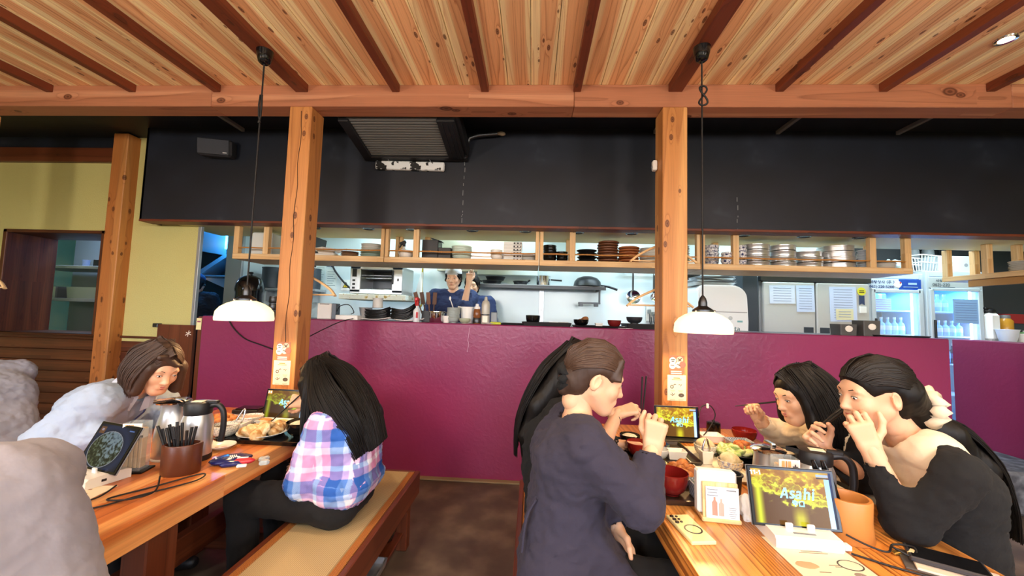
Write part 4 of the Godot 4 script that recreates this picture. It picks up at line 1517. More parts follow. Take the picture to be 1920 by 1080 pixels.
	t = thing("serving_tray", "long flat black rimmed tray on the counter's right end", "tray", V(2.98, y, -3.4))
	part("rim", tray(0.44, 0.2, 0.012), M.black, t)
	part("lining", mb().box(V(0, 0.009, 0), V(0.4, 0.004, 0.17), 0.001), M.paper, t)
	# cable along the counter front at the left
	solo("cable", mb().tube(smooth([V(-2.62, 1.255, -3.24), V(-2.56, 1.17, -3.235), V(-2.45, 1.08, -3.235), V(-2.3, 1.03, -3.235), V(-2.1, 0.97, -3.235), V(-1.9, 0.93, -3.2)], 6), 0.005, 6), M.rubber, "black cable drooping over the purple counter left of the left post", "cable", V(0, 0, 0))
	solo("cable", mb().tube(smooth([V(-1.72, 1.12, -2.9), V(-1.66, 1.19, -3.05), V(-1.6, 1.25, -3.2), V(-1.55, 1.275, -3.32)], 5), 0.004, 6), M.rubber, "black cable from the counter down to the left post", "cable", V(0, 0, 0))
	for q in [V(0, 0, 0)]:
		var cl := thing("poster_strip", "small white and yellow notice on the brown end of the purple counter", "notice", V(-2.885, 1.19, -3.258))
		part("sheet", mb().box(V(-0.004, 0, 0.0), V(0.045, 0.1, 0.003), 0.0), mat("e9dfa8", 0.7), cl)
		part("print", mb().box(V(-0.004, 0.02, 0.002), V(0.03, 0.012, 0.001), 0.0), mat("9a4a6a", 0.7), cl)


func boat(w: float, d: float, up: float) -> Mb:   # long plate whose right end curves up
	var m := mb()
	var rows := []
	for lay in 2:
		var g := []
		for i in 13:
			var u := i / 12.0 * 2.0 - 1.0
			var hw := d * 0.5 * sqrt(maxf(0.02, 1.0 - pow(absf(u), 3.0)))
			var r := []
			for k in 5:
				var q := k / 4.0 * 2.0 - 1.0
				r.append(V(u * w * 0.5, 0.006 + up * pow(maxf(u, 0.0), 2.0) + 0.012 * pow(absf(u), 3.0) + 0.008 * q * q - lay * 0.005, q * hw))
			g.append(r)
		rows.append(g)
	for lay in 2:
		for i in 12:
			for k in 4:
				var a: Array = [rows[lay][i][k], rows[lay][i][k + 1], rows[lay][i + 1][k + 1], rows[lay][i + 1][k]]
				if lay == 1:
					a.reverse()
				m.poly(a)
	for i in 12:
		m.poly([rows[1][i][4], rows[1][i + 1][4], rows[0][i + 1][4], rows[0][i][4]])
		m.poly([rows[0][i][0], rows[0][i + 1][0], rows[1][i + 1][0], rows[1][i][0]])
	return m


func food(a: String, b: String, scale := 0.03) -> StandardMaterial3D:
	var key := "food" + a + b
	if not M.has(key):
		M[key] = noise_mat(noise(0.03, 4, 51), [[0.0, b], [0.4, b], [0.6, a], [1.0, a]], scale * 4.0, 0.55, 0.15, 128)
	return M[key]


func kitchen_back() -> void:
	var steel: Material = M.steel_dull
	# cooking hoods in the far left bay, lit blue by their lamp
	var t := thing("extractor_hood", "upper stainless extractor hood glowing blue in the far left kitchen bay", "extractor hood", V(-4.8, 2.1, -5.6))
	part("canopy", mb().prism(PackedVector2Array([Vector2(-0.3, 0.08), Vector2(0.25, 0.0), Vector2(0.25, 0.45), Vector2(-0.3, 0.45)]), -0.3, 0.1), M.steel, t)
	part("filter_edge", mb().box(V(0.31, 0.22, -0.05), V(0.1, 0.44, 0.3), 0.004), M.dark_steel, t)
	var hl := thing("hood_lamp", "bright bluish lamp tube beside the upper extractor hood", "lamp", V(-4.42, 2.32, -5.35))
	part("tube_lamp", mb().box(V(0, 0, 0), V(0.05, 0.3, 0.03), 0.01), glow(Color(0.35, 0.8, 1.0), 5.0), hl)
	var ol := OmniLight3D.new()
	ol.name = "hood_light"
	ol.light_color = Color(0.2, 0.62, 1.0)
	ol.light_energy = 0.6
	ol.light_size = 0.05
	ol.omni_range = 8.0
	ol.shadow_enabled = true
	ol.position = V(-0.05, -0.05, 0.06)
	hl.add_child(ol)
	t = thing("extractor_hood", "lower sloping stainless hood in the far left kitchen bay", "extractor hood", V(-4.6, 1.78, -5.5))
	part("slope", mb().prism(PackedVector2Array([Vector2(-0.32, 0.02), Vector2(-0.22, 0.02), Vector2(0.22, 0.32), Vector2(0.12, 0.32)]), -0.2, 0.12), M.steel, t)
	part("shelf", mb().box(V(0.0, 0.0, 0.0), V(0.62, 0.02, 0.3), 0.003), M.steel, t)
	part("gusset", mb().prism(PackedVector2Array([Vector2(-0.28, -0.02), Vector2(0.22, -0.02), Vector2(0.18, -0.2)]), -0.02, 0.02), M.white, t)
	solo("stove_unit", mb().box(V(0, 0.45, 0), V(1.4, 0.9, 0.6), 0.01).box(V(0, 0.93, 0.1), V(0.5, 0.05, 0.4), 0.01), M.kitchen_dark, "dark stove unit in the far left kitchen bay", "stove", V(-5.0, 0.12, -5.9))
	t = thing("steel_column", "flat grey stainless panel at the edge of the far left bay", "panel", V(-3.6, 0, -4.5))
	part("panel", mb().box(V(0, 1.2, 0), V(0.2, 2.4, 0.04), 0.004), steel, t)
	t = thing("dish_rack", "dim steel wall shelf holding dark pans behind the left post", "shelf", V(-3.08, 1.58, -4.8))
	part("shelf", mb().box(V(0, 0, 0), V(0.8, 0.03, 0.26), 0.003), steel, t)
	part("bracket", mb().box(V(-0.3, -0.08, -0.06), V(0.02, 0.14, 0.14), 0.002), steel, t)
	part("bracket", mb().box(V(0.3, -0.08, -0.06), V(0.02, 0.14, 0.14), 0.002), steel, t)
	for q in [[-0.22, 0.14, "left"], [0.08, 0.16, "middle"], [0.3, 0.1, "right"]]:
		solo("stock_pot", tub(q[1] * 0.9, q[1] * 0.92, 0.26), M.kitchen_dark, "dark pot on the dim wall shelf behind the left post, %s one" % q[2], "pot", V(-3.08 + q[0], 1.5955, -4.78))
	# papers by the left post
	var sheet := func(o: Vector3, w: float, h: float, col: String, label: String, ink: String) -> void:
		var p := thing("paper_notice", label, "notice", o)
		part("sheet", mb().box(V(0, 0, 0), V(w, h, 0.003), 0.0), mat(col, 0.8), p)
		var k := mb()
		for i in int(h / 0.03) - 1:
			k.box(V(-w * 0.05 * (i % 3), h * 0.5 - 0.03 - i * 0.03, 0.002), V(w * (0.75 - 0.12 * (i % 3)), 0.008, 0.001), 0.0)
		part("print", k, mat(ink, 0.8), p)
	sheet.call(V(-2.78, 1.76, -4.945), 0.13, 0.32, "c9d8d8", "tall pale notice behind the left post, next to the hanger", "8ea3a6")
	sheet.call(V(-2.63, 1.74, -4.945), 0.15, 0.26, "d3dcda", "pale notice with small drawings right of the tall notice", "7f9296")
	for i in 4:
		var sg := thing("safety_sticker", ["dark green square sticker, leftmost in the row above the notices", "dark blue square sticker, second in the row above the notices", "dark blue square sticker, third in the row above the notices", "dark blue square sticker, rightmost in the row above the notices"][i], "sticker", V(-2.79 + i * 0.055, 1.95 - 0.006 * i, -4.945))
		part("plate", mb().box(V(0, 0, 0), V(0.046, 0.06, 0.003), 0.0), mat("24306e" if i else "2c4a3c", 0.5), sg)
		part("symbol", mb().box(V(0, 0, 0.002), V(0.026, 0.03, 0.001), 0.0), M.white, sg)
	t = thing("warning_sign", "white sign with a yellow warning triangle left of the oven", "sign", V(-2.43, 1.67, -4.945))
	part("plate", mb().box(V(0, 0, 0), V(0.13, 0.14, 0.004), 0.0), M.white, t)
	part("triangle", mb().prism(PackedVector2Array([Vector2(-0.045, -0.035), Vector2(0.045, -0.035), Vector2(0, 0.045)]), 0.002, 0.004), M.black, t)
	part("triangle_fill", mb().prism(PackedVector2Array([Vector2(-0.033, -0.028), Vector2(0.033, -0.028), Vector2(0, 0.032)]), 0.004, 0.005), mat("e3c62c", 0.5), t)
	part("bolt", mb().strokes([[Vector2(0.004, 0.016), Vector2(-0.006, 0.0), Vector2(0.005, -0.004), Vector2(-0.002, -0.02)]], 0.005, V(0, 0, 0.005)), M.black, t)
	solo("cable", mb().tube(smooth([V(-2.62, 1.98, -4.9), V(-2.56, 1.86, -4.88), V(-2.42, 1.7, -4.87), V(-2.2, 1.56, -4.75)], 5), 0.012, 6), M.rubber, "thick black cable running down the wall to the oven", "cable", V(0, 0, 0))
	# oven on its wall shelf
	t = thing("oven", "steel counter oven with an open dark window on a wall shelf", "oven", V(-1.755, 1.53, -4.45))
	part("body", mb().box(V(0, 0.3, -0.02), V(0.6, 0.04, 0.4), 0.006).box(V(0, 0.03, -0.02), V(0.6, 0.05, 0.4), 0.006).box(V(-0.24, 0.17, -0.02), V(0.12, 0.3, 0.4), 0.006).box(V(0.24, 0.17, -0.02), V(0.12, 0.3, 0.4), 0.006).box(V(0, 0.17, -0.2), V(0.5, 0.3, 0.02), 0.002), M.steel, t)
	part("cavity", mb().box(V(0, 0.17, -0.18), V(0.4, 0.24, 0.01), 0.0), M.dark_steel, t)
	for y in [0.19, 0.22]:
		part("rack", mb().tube([V(-0.18, y, 0.1), V(0.18, y, 0.1)], 0.008, 6), M.chrome, t)
	part("rack", mb().box(V(0, 0.19, -0.03), V(0.36, 0.006, 0.25), 0.001), M.steel, t)
	part("foil", mb().blob(V(-0.08, 0.06, 0.08), V(0.12, 0.012, 0.06), lump, 0.6, 20).blob(V(0.1, 0.06, 0.08), V(0.1, 0.012, 0.06), lump, 0.6, 20), M.chrome, t)
	part("door_handle", mb().box(V(0.19, 0.2, 0.19), V(0.016, 0.16, 0.02), 0.004), M.black, t)
	part("control_panel", mb().box(V(-0.25, 0.24, 0.181), V(0.05, 0.09, 0.004), 0.001), M.black, t)
	for k in 3:
		part("button", mb().box(V(-0.255, 0.155 - k * 0.042, 0.182), V(0.03, 0.022, 0.008), 0.002), M.black, t)
	part("latch", mb().box(V(0.25, 0.17, 0.182), V(0.018, 0.03, 0.006), 0.001), M.black, t)
	t = thing("wall_shelf", "stained white shelf and bracket carrying the oven", "shelf", V(-1.78, 1.47, -4.55))
	part("board", mb().box(V(0, 0.03, 0), V(0.76, 0.06, 0.62), 0.004), noise_mat(noise(0.03, 4, 61), [[0.0, "d9e0cf"], [0.6, "e4e6dd"], [0.72, "b9a35c"], [1.0, "8d7434"]], 0.6, 0.6), t)
	part("bracket", mb().prism(PackedVector2Array([Vector2(-0.25, 0.0), Vector2(0.3, 0.0), Vector2(0.3, 0.3)]), -0.01, 0.01, V(0.4, 0.03, -0.05), rot_y(-65)), M.white, t)
	part("drip_edge", mb().tube(smooth([V(0.41, 0.42, -0.2), V(0.41, 0.2, -0.2), V(0.42, 0.0, -0.2), V(0.4, -0.06, -0.19)], 4), 0.012, 6), mat("b5a33f", 0.7), t)
	# strip lamps and hood edge on the back wall
	for q in [[-0.32, 1.885, 0.76, 0.09, "white strip fitting on the kitchen back wall above the pans", "dfeae8"], [-0.95, 1.905, 0.52, 0.06, "cream strip fitting on the back wall above the kitchen worker", "e8e2cc"]]:
		t = thing("strip_fitting", q[4], "light fitting", V(q[0], q[1], -4.88))
		part("body", mb().box(V(0, 0, 0), V(q[2], q[3], 0.1), 0.006), mat(q[5], 0.4), t)
		part("cover", mb().box(V(0, 0.075, -0.02), V(q[2], 0.06, 0.06), 0.004), mat("c9d2c8", 0.5), t)
	t = thing("range_hood", "polished hood high on the kitchen back wall, seen through the shelf", "extractor hood", V(-0.65, 2.08, -4.7))
	part("canopy", mb().box(V(0, 0.06, 0), V(0.9, 0.16, 0.44), 0.006), M.steel, t)
	part("lip", mb().box(V(0, -0.025, 0.21), V(0.92, 0.03, 0.03), 0.004), M.chrome, t)
	# pan shelf
	t = thing("wall_shelf", "thin steel wall shelf holding the black pans", "shelf", V(0.08, 1.705, -4.8))
	part("plate", mb().box(V(0, 0, 0), V(1.58, 0.02, 0.28), 0.003), M.steel, t)
	part("front_edge", mb().box(V(0, -0.015, 0.138), V(1.58, 0.04, 0.01), 0.002), M.dark_steel, t)
	part("bracket", mb().box(V(0.72, -0.1, 0.1), V(0.02, 0.2, 0.02), 0.002).box(V(0.72, -0.03, 0.0), V(0.02, 0.03, 0.26), 0.002), M.dark_steel, t)
	part("hook_bar", mb().box(V(0.6, -0.19, 0.1), V(0.26, 0.02, 0.04), 0.002).box(V(0.5, -0.21, 0.1), V(0.05, 0.04, 0.05), 0.003).box(V(0.68, -0.21, 0.1), V(0.05, 0.04, 0.05), 0.003), M.dark_steel, t)
	var y := 1.7155
	for q in [[-0.5, "black frying pan under another, leftmost on the steel wall shelf", 0.12, 180.0, 0.0], [-0.46, "black grill pan stacked on the leftmost frying pan", 0.12, 90.0, 0.048], [-0.15, "small black pan with its handle up, second group on the steel wall shelf", 0.09, 60.0, 0.0]]:
		t = thing("frying_pan", q[1], "pan", V(q[0], y + q[4], -4.76), deg_to_rad(q[3]))
		part("pan", tub(q[2] * 0.86, q[2], 0.046), M.black, t)
		part("handle", mb().tube([V(q[2], 0.035, 0), V(q[2] + 0.06, 0.045, 0), V(q[2] + 0.13, 0.075, 0)], [0.009, 0.01, 0.012], 8), M.black, t)
	t = thing("saucepan", "shiny steel saucepan with a black handle on the steel wall shelf", "saucepan", V(0.13, y, -4.75))
	part("pan", tub(0.084, 0.086, 0.115), M.chrome, t)
	part("handle", mb().tube([V(0.086, 0.07, 0.03), V(0.22, 0.06, 0.05)], 0.01, 8), M.black, t)
	t = thing("wok", "black wok lying upside down on the right end of the steel wall shelf", "wok", V(0.66, y, -4.74))
	part("shell", mb().lathe(P([0.165, 0.0, 0.168, 0.004, 0.155, 0.06, 0.12, 0.1, 0.06, 0.122, 0.001, 0.124]), 30), M.black, t)
	part("handle", mb().tube([V(0.16, 0.012, 0.05), V(0.24, -0.005, 0.1), V(0.33, -0.04, 0.14)], [0.01, 0.013, 0.014], 8), M.black, t)
	t = thing("wall_joint", "narrow steel joint strip on the kitchen back wall below the pans", "strip", V(0.115, 0.9, -4.94))
	part("strip", mb().box(V(0, 0.42, 0), V(0.06, 0.9, 0.012), 0.002), M.steel, t)
	part("screw", mb().blob(V(0, 0.52, 0.008), V(0.006, 0.006, 0.003)), M.dark_steel, t)
	# hanging ladles and the outlets by the right post
	t = thing("utensil_rail", "dark rail on the kitchen back wall from which the ladles hang", "rail", V(1.35, 1.94, -4.9))
	part("rail", mb().tube([V(-0.25, 0, 0.045), V(0.3, 0, 0.045)], 0.007, 8), M.dark_steel, t)
	part("bracket", mb().box(V(-0.22, 0, 0), V(0.02, 0.02, 0.1), 0.002), M.dark_steel, t)
	part("bracket", mb().box(V(0.27, 0, 0), V(0.02, 0.02, 0.1), 0.002), M.dark_steel, t)
	for q in [[1.22, -4.82, 0.085, "large steel ladle with a black handle hanging left of the right post"], [1.47, -4.82, 0.05, "small steel ladle hanging close behind the right post"]]:
		t = thing("ladle", q[3], "ladle", V(q[0], 1.6, q[1]))
		part("cup", mb().lathe(P([0.001, 0, q[2] * 0.6, 0.012, q[2], 0.05, q[2] * 0.97, 0.052, q[2] * 0.55, 0.018, 0.001, 0.006]), 22, Vector3.ZERO, eul(80, 0, 0)), M.chrome, t)
		part("handle", mb().box(V(0, q[2] + 0.11, 0.02), V(0.022, 0.24, 0.008), 0.003), M.dark_steel, t)
		part("hook", mb().tube([V(0, q[2] + 0.22, 0.02), V(0.0, 0.34, -0.01), V(0, 0.352, -0.035), V(0, 0.335, -0.05)], 0.005, 6), M.black, t)
	t = thing("outlet_cluster", "cluster of white plugs and cables on the wall left of the right post", "outlet", V(1.5, 1.42, -4.93))
	part("plate", mb().box(V(0, 0, 0), V(0.17, 0.2, 0.02), 0.004), M.white, t)
	for k in 3:
		part("plug", mb().box(V(-0.055 + k * 0.05, 0.02 - 0.03 * (k % 2), 0.03), V(0.035, 0.05, 0.05), 0.006), mat("8f9594", 0.4), t)
		part("cable", mb().tube(smooth([V(-0.055 + k * 0.05, -0.01, 0.06), V(-0.06 + k * 0.05, -0.1, 0.07), V(-0.03 + k * 0.05, -0.14, 0.04), V(-0.03 + k * 0.05, -0.05, 0.03)], 4), 0.006, 6), M.dark_steel, t)
	# rice machine with its pile of foil trays
	t = thing("rice_machine", "white rounded rice machine behind the right lamp, brand lettering on its front", "rice machine", V(1.9, 1.05, -4.2))
	var rp := PackedVector2Array([Vector2(-0.24, 0), Vector2(0.24, 0), Vector2(0.25, 0.3)])
	for i in 7:
		var a := PI / 2 * i / 6.0
		rp.append(Vector2(0.09 + 0.15 * cos(a), 0.53 + 0.13 * sin(a)))
	for i in 7:
		var a := PI / 2 + PI / 2 * i / 6.0
		rp.append(Vector2(-0.16 + 0.08 * cos(a), 0.58 + 0.08 * sin(a)))
	part("body", mb().prism(rp, -0.25, 0.2), mat("edf4f7", 0.3), t)
	var fp := PackedVector2Array()
	for p in rp:
		fp.append(Vector2(p.x * 0.94, p.y * 0.97 + 0.008))
	part("front_panel", mb().prism(fp, 0.2, 0.215), mat("f0f6f8", 0.25), t)
	part("seam", mb().box(V(0.02, 0.39, 0.216), V(0.42, 0.006, 0.003), 0.0), M.grey, t)
	part("button", mb().lathe(P([0.001, 0.006, 0.018, 0.004, 0.02, 0.0]), 16, V(0.07, 0.33, 0.215), eul(90, 0, 0)), mat("b9c4c8", 0.4), t)
	part("display_label", mb().box(V(0.16, 0.3, 0.216), V(0.05, 0.018, 0.003), 0.0), mat("7db7bd", 0.5), t)
	part("lettering", mb().text("Kubota", 0.045, V(0.06, 0.225, 0.216)), mat("5d7f84", 0.5), t)
	part("plinth", mb().box(V(0, -0.525, -0.02), V(0.5, 1.05, 0.44), 0.006), steel, t)
	for k in 4:
		var ft := solo("foil_tray", square_dish(0.46 - 0.03 * k, 0.3, 0.03, 0.004), M.steel, ["lowest", "second", "third", "topmost"][k] + " crumpled foil tray in the pile on the rice machine", "tray", V(1.86 + 0.01 * k, 1.712 + 0.022 * k, -4.22))
		ft.rotation_degrees = Vector3(0, [0, 5, -4, 3][k], 0)


func rack() -> void:
	# steel rack seen through the serving opening at the left
	var t := thing("steel_rack", "steel rack with shelves seen through the brown framed opening at the left", "rack", V(-5.1, 0, -4.35))
	part("back_panel", mb().box(V(-0.1, 1.2, -0.3), V(1.3, 2.3, 0.02), 0.002), M.steel_dull, t)
	for y in [0.95, 1.37, 1.74]:
		part("shelf", mb().box(V(0, y, 0), V(1.4, 0.035, 0.5), 0.003), M.steel_dull, t)
	for x in [-0.68, 0.5, 0.68]:
		part("upright", mb().box(V(x, 1.1, 0.22), V(0.03, 2.2, 0.03), 0.003), M.steel_dull, t)
	for q in [[-0.48, 1.3875, 0.32, "left"], [0.0, 1.3875, 0.4, "middle"], [0.42, 1.3875, 0.26, "right"]]:
		solo("steel_container", square_dish(q[2], 0.34, 0.13, 0.006, 1.06), M.steel, "steel food container on the rack's lower shelf, %s one" % q[3], "container", V(-5.1 + q[0], q[1] + 0.0005, -4.32))
	solo("black_case", mb().box(V(0, 0.04, 0), V(0.5, 0.08, 0.3), 0.006), M.black, "flat black case on the rack's upper shelf", "case", V(-4.75, 1.7585, -4.3))
	solo("cup", tub(0.03, 0.035, 0.08), mat("7d8fb5", 0.4), "bluish cup on the rack's upper shelf", "cup", V(-5.2, 1.7585, -4.25))
	t = thing("salt_jar", "dark blue jar with a white lid on the black case", "jar", V(-4.77, 1.8395, -4.28))
	part("body", tub(0.035, 0.035, 0.06), mat("2c3c78", 0.4), t)
	part("lid", mb().lathe(P([0.001, 0.06, 0.036, 0.06, 0.036, 0.085, 0.001, 0.09]), 16), M.white, t)
	solo("steel_cabinet", mb().box(V(0, 1.0, 0), V(0.5, 2.0, 0.5), 0.01), M.steel_dull, "narrow steel cabinet behind the right part of the rack", "cabinet", V(-4.0, 0.12, -5.6))


func fridges() -> void:
	var steel: Material = M.steel
	var t := thing("refrigerator", "two door stainless refrigerator with papers on its doors", "refrigerator", V(3.1, 0, -4.72))
	part("body", mb().box(V(0, 0.93, 0.02), V(1.17, 1.86, 0.46), 0.008), M.steel_dull, t)
	for s in [-1, 1]:
		var dr := part("door", mb().box(V(s * 0.285, 1.0, 0.27), V(0.555, 1.6, 0.05), 0.012), mat("cdd0d0", 0.32, 0.35), t)
		part("handle_recess", mb().box(V(s * 0.285 + (0.2 if s < 0 else -0.2), 1.2, 0.297), V(0.1, 0.22, 0.006), 0.002), M.kitchen_dark, dr)
	part("top_panel", mb().box(V(0, 1.835, 0.27), V(1.18, 0.06, 0.05), 0.006), M.dark_steel, t)
	solo("steel_side_panel", mb().box(V(0, 0.95, 0), V(0.16, 1.9, 0.5), 0.004), M.kitchen_dark, "dark panel between the rice machine and the stainless refrigerator", "panel", V(2.36, 0, -4.6))
	var sheets := [[-0.36, 1.66, 0.27, 0.2, "cfd9ea", "left paper sheet with a printed table on the refrigerator's left door"], [-0.115, 1.62, 0.19, 0.29, "c6d4ee", "right bluish paper sheet on the refrigerator's left door"], [0.28, 1.57, 0.28, 0.38, "c3d1ec", "large bluish paper sheet on the refrigerator's right door"], [0.29, 1.46, 0.18, 0.12, "d8d3ac", "yellowed note over the large sheet on the right door"]]
	for i in 4:
		var q: Array = sheets[i]
		var p := thing("paper_sheet", q[5], "paper", V(3.1 + q[0], q[1], -4.42 + (0.004 if i == 3 else 0.0)))
		part("sheet", mb().box(V(0, 0, 0), V(q[2], q[3], 0.002), 0.0, eul(0, 0, 1.0)), mat(q[4], 0.8), p)
		var k := mb()
		for n in int(q[3] / 0.028) - 1:
			k.box(V(0, q[3] * 0.5 - 0.03 - n * 0.028, 0.0016), V(q[2] * 0.7, 0.006, 0.001), 0.0)
		part("print", k, mat("93a0bb", 0.8), p)
	t = thing("round_sticker", "round yellow sticker on the refrigerator's right door", "sticker", V(3.575, 1.715, -4.42))
	part("disc", mb().lathe(P([0.001, 0.002, 0.044, 0.002, 0.045, 0.0]), 24, Vector3.ZERO, eul(90, 0, 0)), mat("dcd63a", 0.5), t)
	part("print", mb().box(V(0, 0.008, 0.003), V(0.05, 0.008, 0.001), 0.0).box(V(0, -0.01, 0.003), V(0.054, 0.01, 0.001), 0.0), M.black, t)
	t = thing("ribbon_label", "dark blue ribbon label under the yellow sticker", "label", V(3.575, 1.62, -4.42))
	part("ribbon", mb().prism(PackedVector2Array([Vector2(-0.028, 0.05), Vector2(-0.028, -0.055), Vector2(0, -0.035), Vector2(0.028, -0.055), Vector2(0.028, 0.05)]), 0, 0.002), mat("2d3c5e", 0.5), t)
	part("meter", mb().box(V(0.005, -0.105, 0.005), V(0.07, 0.07, 0.012), 0.003), M.white, t)
	# two lit display fridges
	display_fridge(V(3.98, 0, -4.75), 0.58, 1.93, "glass door display refrigerator with a blue and white sign, left of the pair", true)
	display_fridge(V(4.56, 0, -4.72), 0.58, 1.96, "glass door display refrigerator with a grey sign, right of the pair", false)
	# on top of the second
	t = thing("wire_basket", "white wire basket on top of the right display refrigerator", "basket", V(4.38, 1.972, -4.6), 0.3)
	for k in 7:
		part("wire", mb().tube([V(-0.15 + k * 0.05, 0.17, 0.09), V(-0.13 + k * 0.043, 0.0, 0.07), V(-0.13 + k * 0.043, 0.0, -0.07), V(-0.15 + k * 0.05, 0.17, -0.09)], 0.005, 6), M.white, t)
	for y in [[0.17, 0.16, 0.095], [0.09, 0.145, 0.085]]:
		part("rim", mb().tube([V(-y[1], y[0], y[2]), V(y[1], y[0], y[2]), V(y[1], y[0], -y[2]), V(-y[1], y[0], -y[2]), V(-y[1], y[0], y[2])], 0.007, 6), M.white, t)
	solo("plastic_bag", mb().blob(V(0, 0.075, 0), V(0.15, 0.075, 0.1), lump, 0.35, 24), mat("aebfc0", 0.3), "crumpled clear plastic bag on top of the left display refrigerator", "bag", V(4.05, 1.94, -4.6))
	t = thing("carton", "grey cardboard box with a white label on top of the right display refrigerator", "box", V(4.68, 1.965, -4.66))
	part("box", mb().box(V(0, 0.09, 0), V(0.38, 0.18, 0.26), 0.004), mat("b4bcc0", 0.7), t)
	part("label", mb().box(V(-0.07, 0.05, 0.1315), V(0.16, 0.07, 0.002), 0.0), M.white, t)
	part("print", mb().lathe(P([0.001, 0.001, 0.02, 0.001, 0.02, 0]), 14, V(0.1, 0.08, 0.1305), eul(90, 0, 0)), M.grey, t)
	for q in [[4.25, "left"], [4.42, "right"]]:
		t = thing("stand_mixer", "dim grey machine on the dark shelf above the display refrigerators, %s one" % q[1], "machine", V(q[0] + 0.3, 1.97 if q[1] == "right" else 1.97, -4.88))
		part("body", mb().lathe(P([0.001, 0.18, 0.05, 0.18, 0.06, 0.2, 0.055, 0.29, 0.03, 0.33, 0.001, 0.335]), 18), M.grey, t)
		part("stem", mb().tube([V(0, 0, 0), V(0, 0.2, 0)], 0.02, 8), M.grey, t)
	# right end of the kitchen, beyond the partition
	t = thing("side_counter", "steel side counter beyond the purple partition", "counter", V(5.56, 0, -4.55))
	part("top", mb().box(V(0, 1.2, 0), V(1.3, 0.04, 0.6), 0.004), steel, t)
	part("cupboard", mb().box(V(0, 0.59, 0), V(1.28, 1.18, 0.56), 0.004), M.steel_dull, t)
	var y := 1.2205
	t = thing("dispenser_jug", "tall white jug with a black pump lid beyond the purple partition", "jug", V(4.9, y, -4.45))
	part("body", mb().box(V(0, 0.15, 0), V(0.13, 0.3, 0.13), 0.035), M.white, t)
	part("pump_lid", mb().blob(V(0, 0.32, 0), V(0.06, 0.04, 0.05)).box(V(-0.03, 0.35, 0.02), V(0.07, 0.02, 0.03), 0.006), M.black, t)
	t = thing("juice_jar", "jar of orange yellow liquid beyond the purple partition", "jar", V(5.06, y, -4.45))
	part("liquid_jar", mb().lathe(P([0.001, 0.06, 0.058, 0.06, 0.06, 0.065, 0.06, 0.22, 0.035, 0.25, 0.001, 0.25]), 20), mat("c08a2e", 0.25), t)
	part("lid", mb().lathe(P([0.038, 0.245, 0.04, 0.25, 0.04, 0.28, 0.001, 0.285]), 16), M.grey, t)
	part("stand", mb().lathe(P([0.001, 0, 0.05, 0, 0.055, 0.06, 0.001, 0.06]), 16), M.white, t)
	solo("tub", tub(0.06, 0.085, 0.13), mat("dfe4ea", 0.3), "white plastic tub in front of the jars beyond the partition", "tub", V(4.93, y, -4.32))
	t = thing("cup", "white cup with a green lid beyond the partition", "cup", V(5.06, y, -4.31))
	part("body", tub(0.032, 0.036, 0.09), M.white, t)
	part("lid", mb().lathe(P([0.001, 0.088, 0.037, 0.09, 0.036, 0.105, 0.001, 0.108]), 16), mat("5d8f58", 0.5), t)
	solo("basket", square_dish(0.4, 0.26, 0.1), mat("a3282e", 0.5), "red plastic basket on the shelf at the far right", "basket", V(5.42, 1.42, -4.72))
	solo("equipment_box", mb().box(V(0, 0.1, 0), V(0.4, 0.2, 0.2), 0.006), M.kitchen_dark, "dark box under the red basket at the far right", "box", V(5.42, y, -4.72))
	solo("container", square_dish(0.22, 0.16, 0.12), M.white, "white container at the right edge beyond the partition", "container", V(5.3, y, -4.34))
	solo("wall_cabinet", mb().box(V(0, 0, 0), V(1.2, 0.9, 0.1), 0.004), M.kitchen_dark, "dark cupboard front on the wall at the far right", "cupboard", V(5.5, 1.95, -4.89))
	solo("wall_clipboard", mb().box(V(0, 0, 0), V(0.2, 0.16, 0.01), 0.002), M.paper, "paper notice on the dark wall right of the display refrigerators", "notice", V(5.15, 1.78, -4.83))


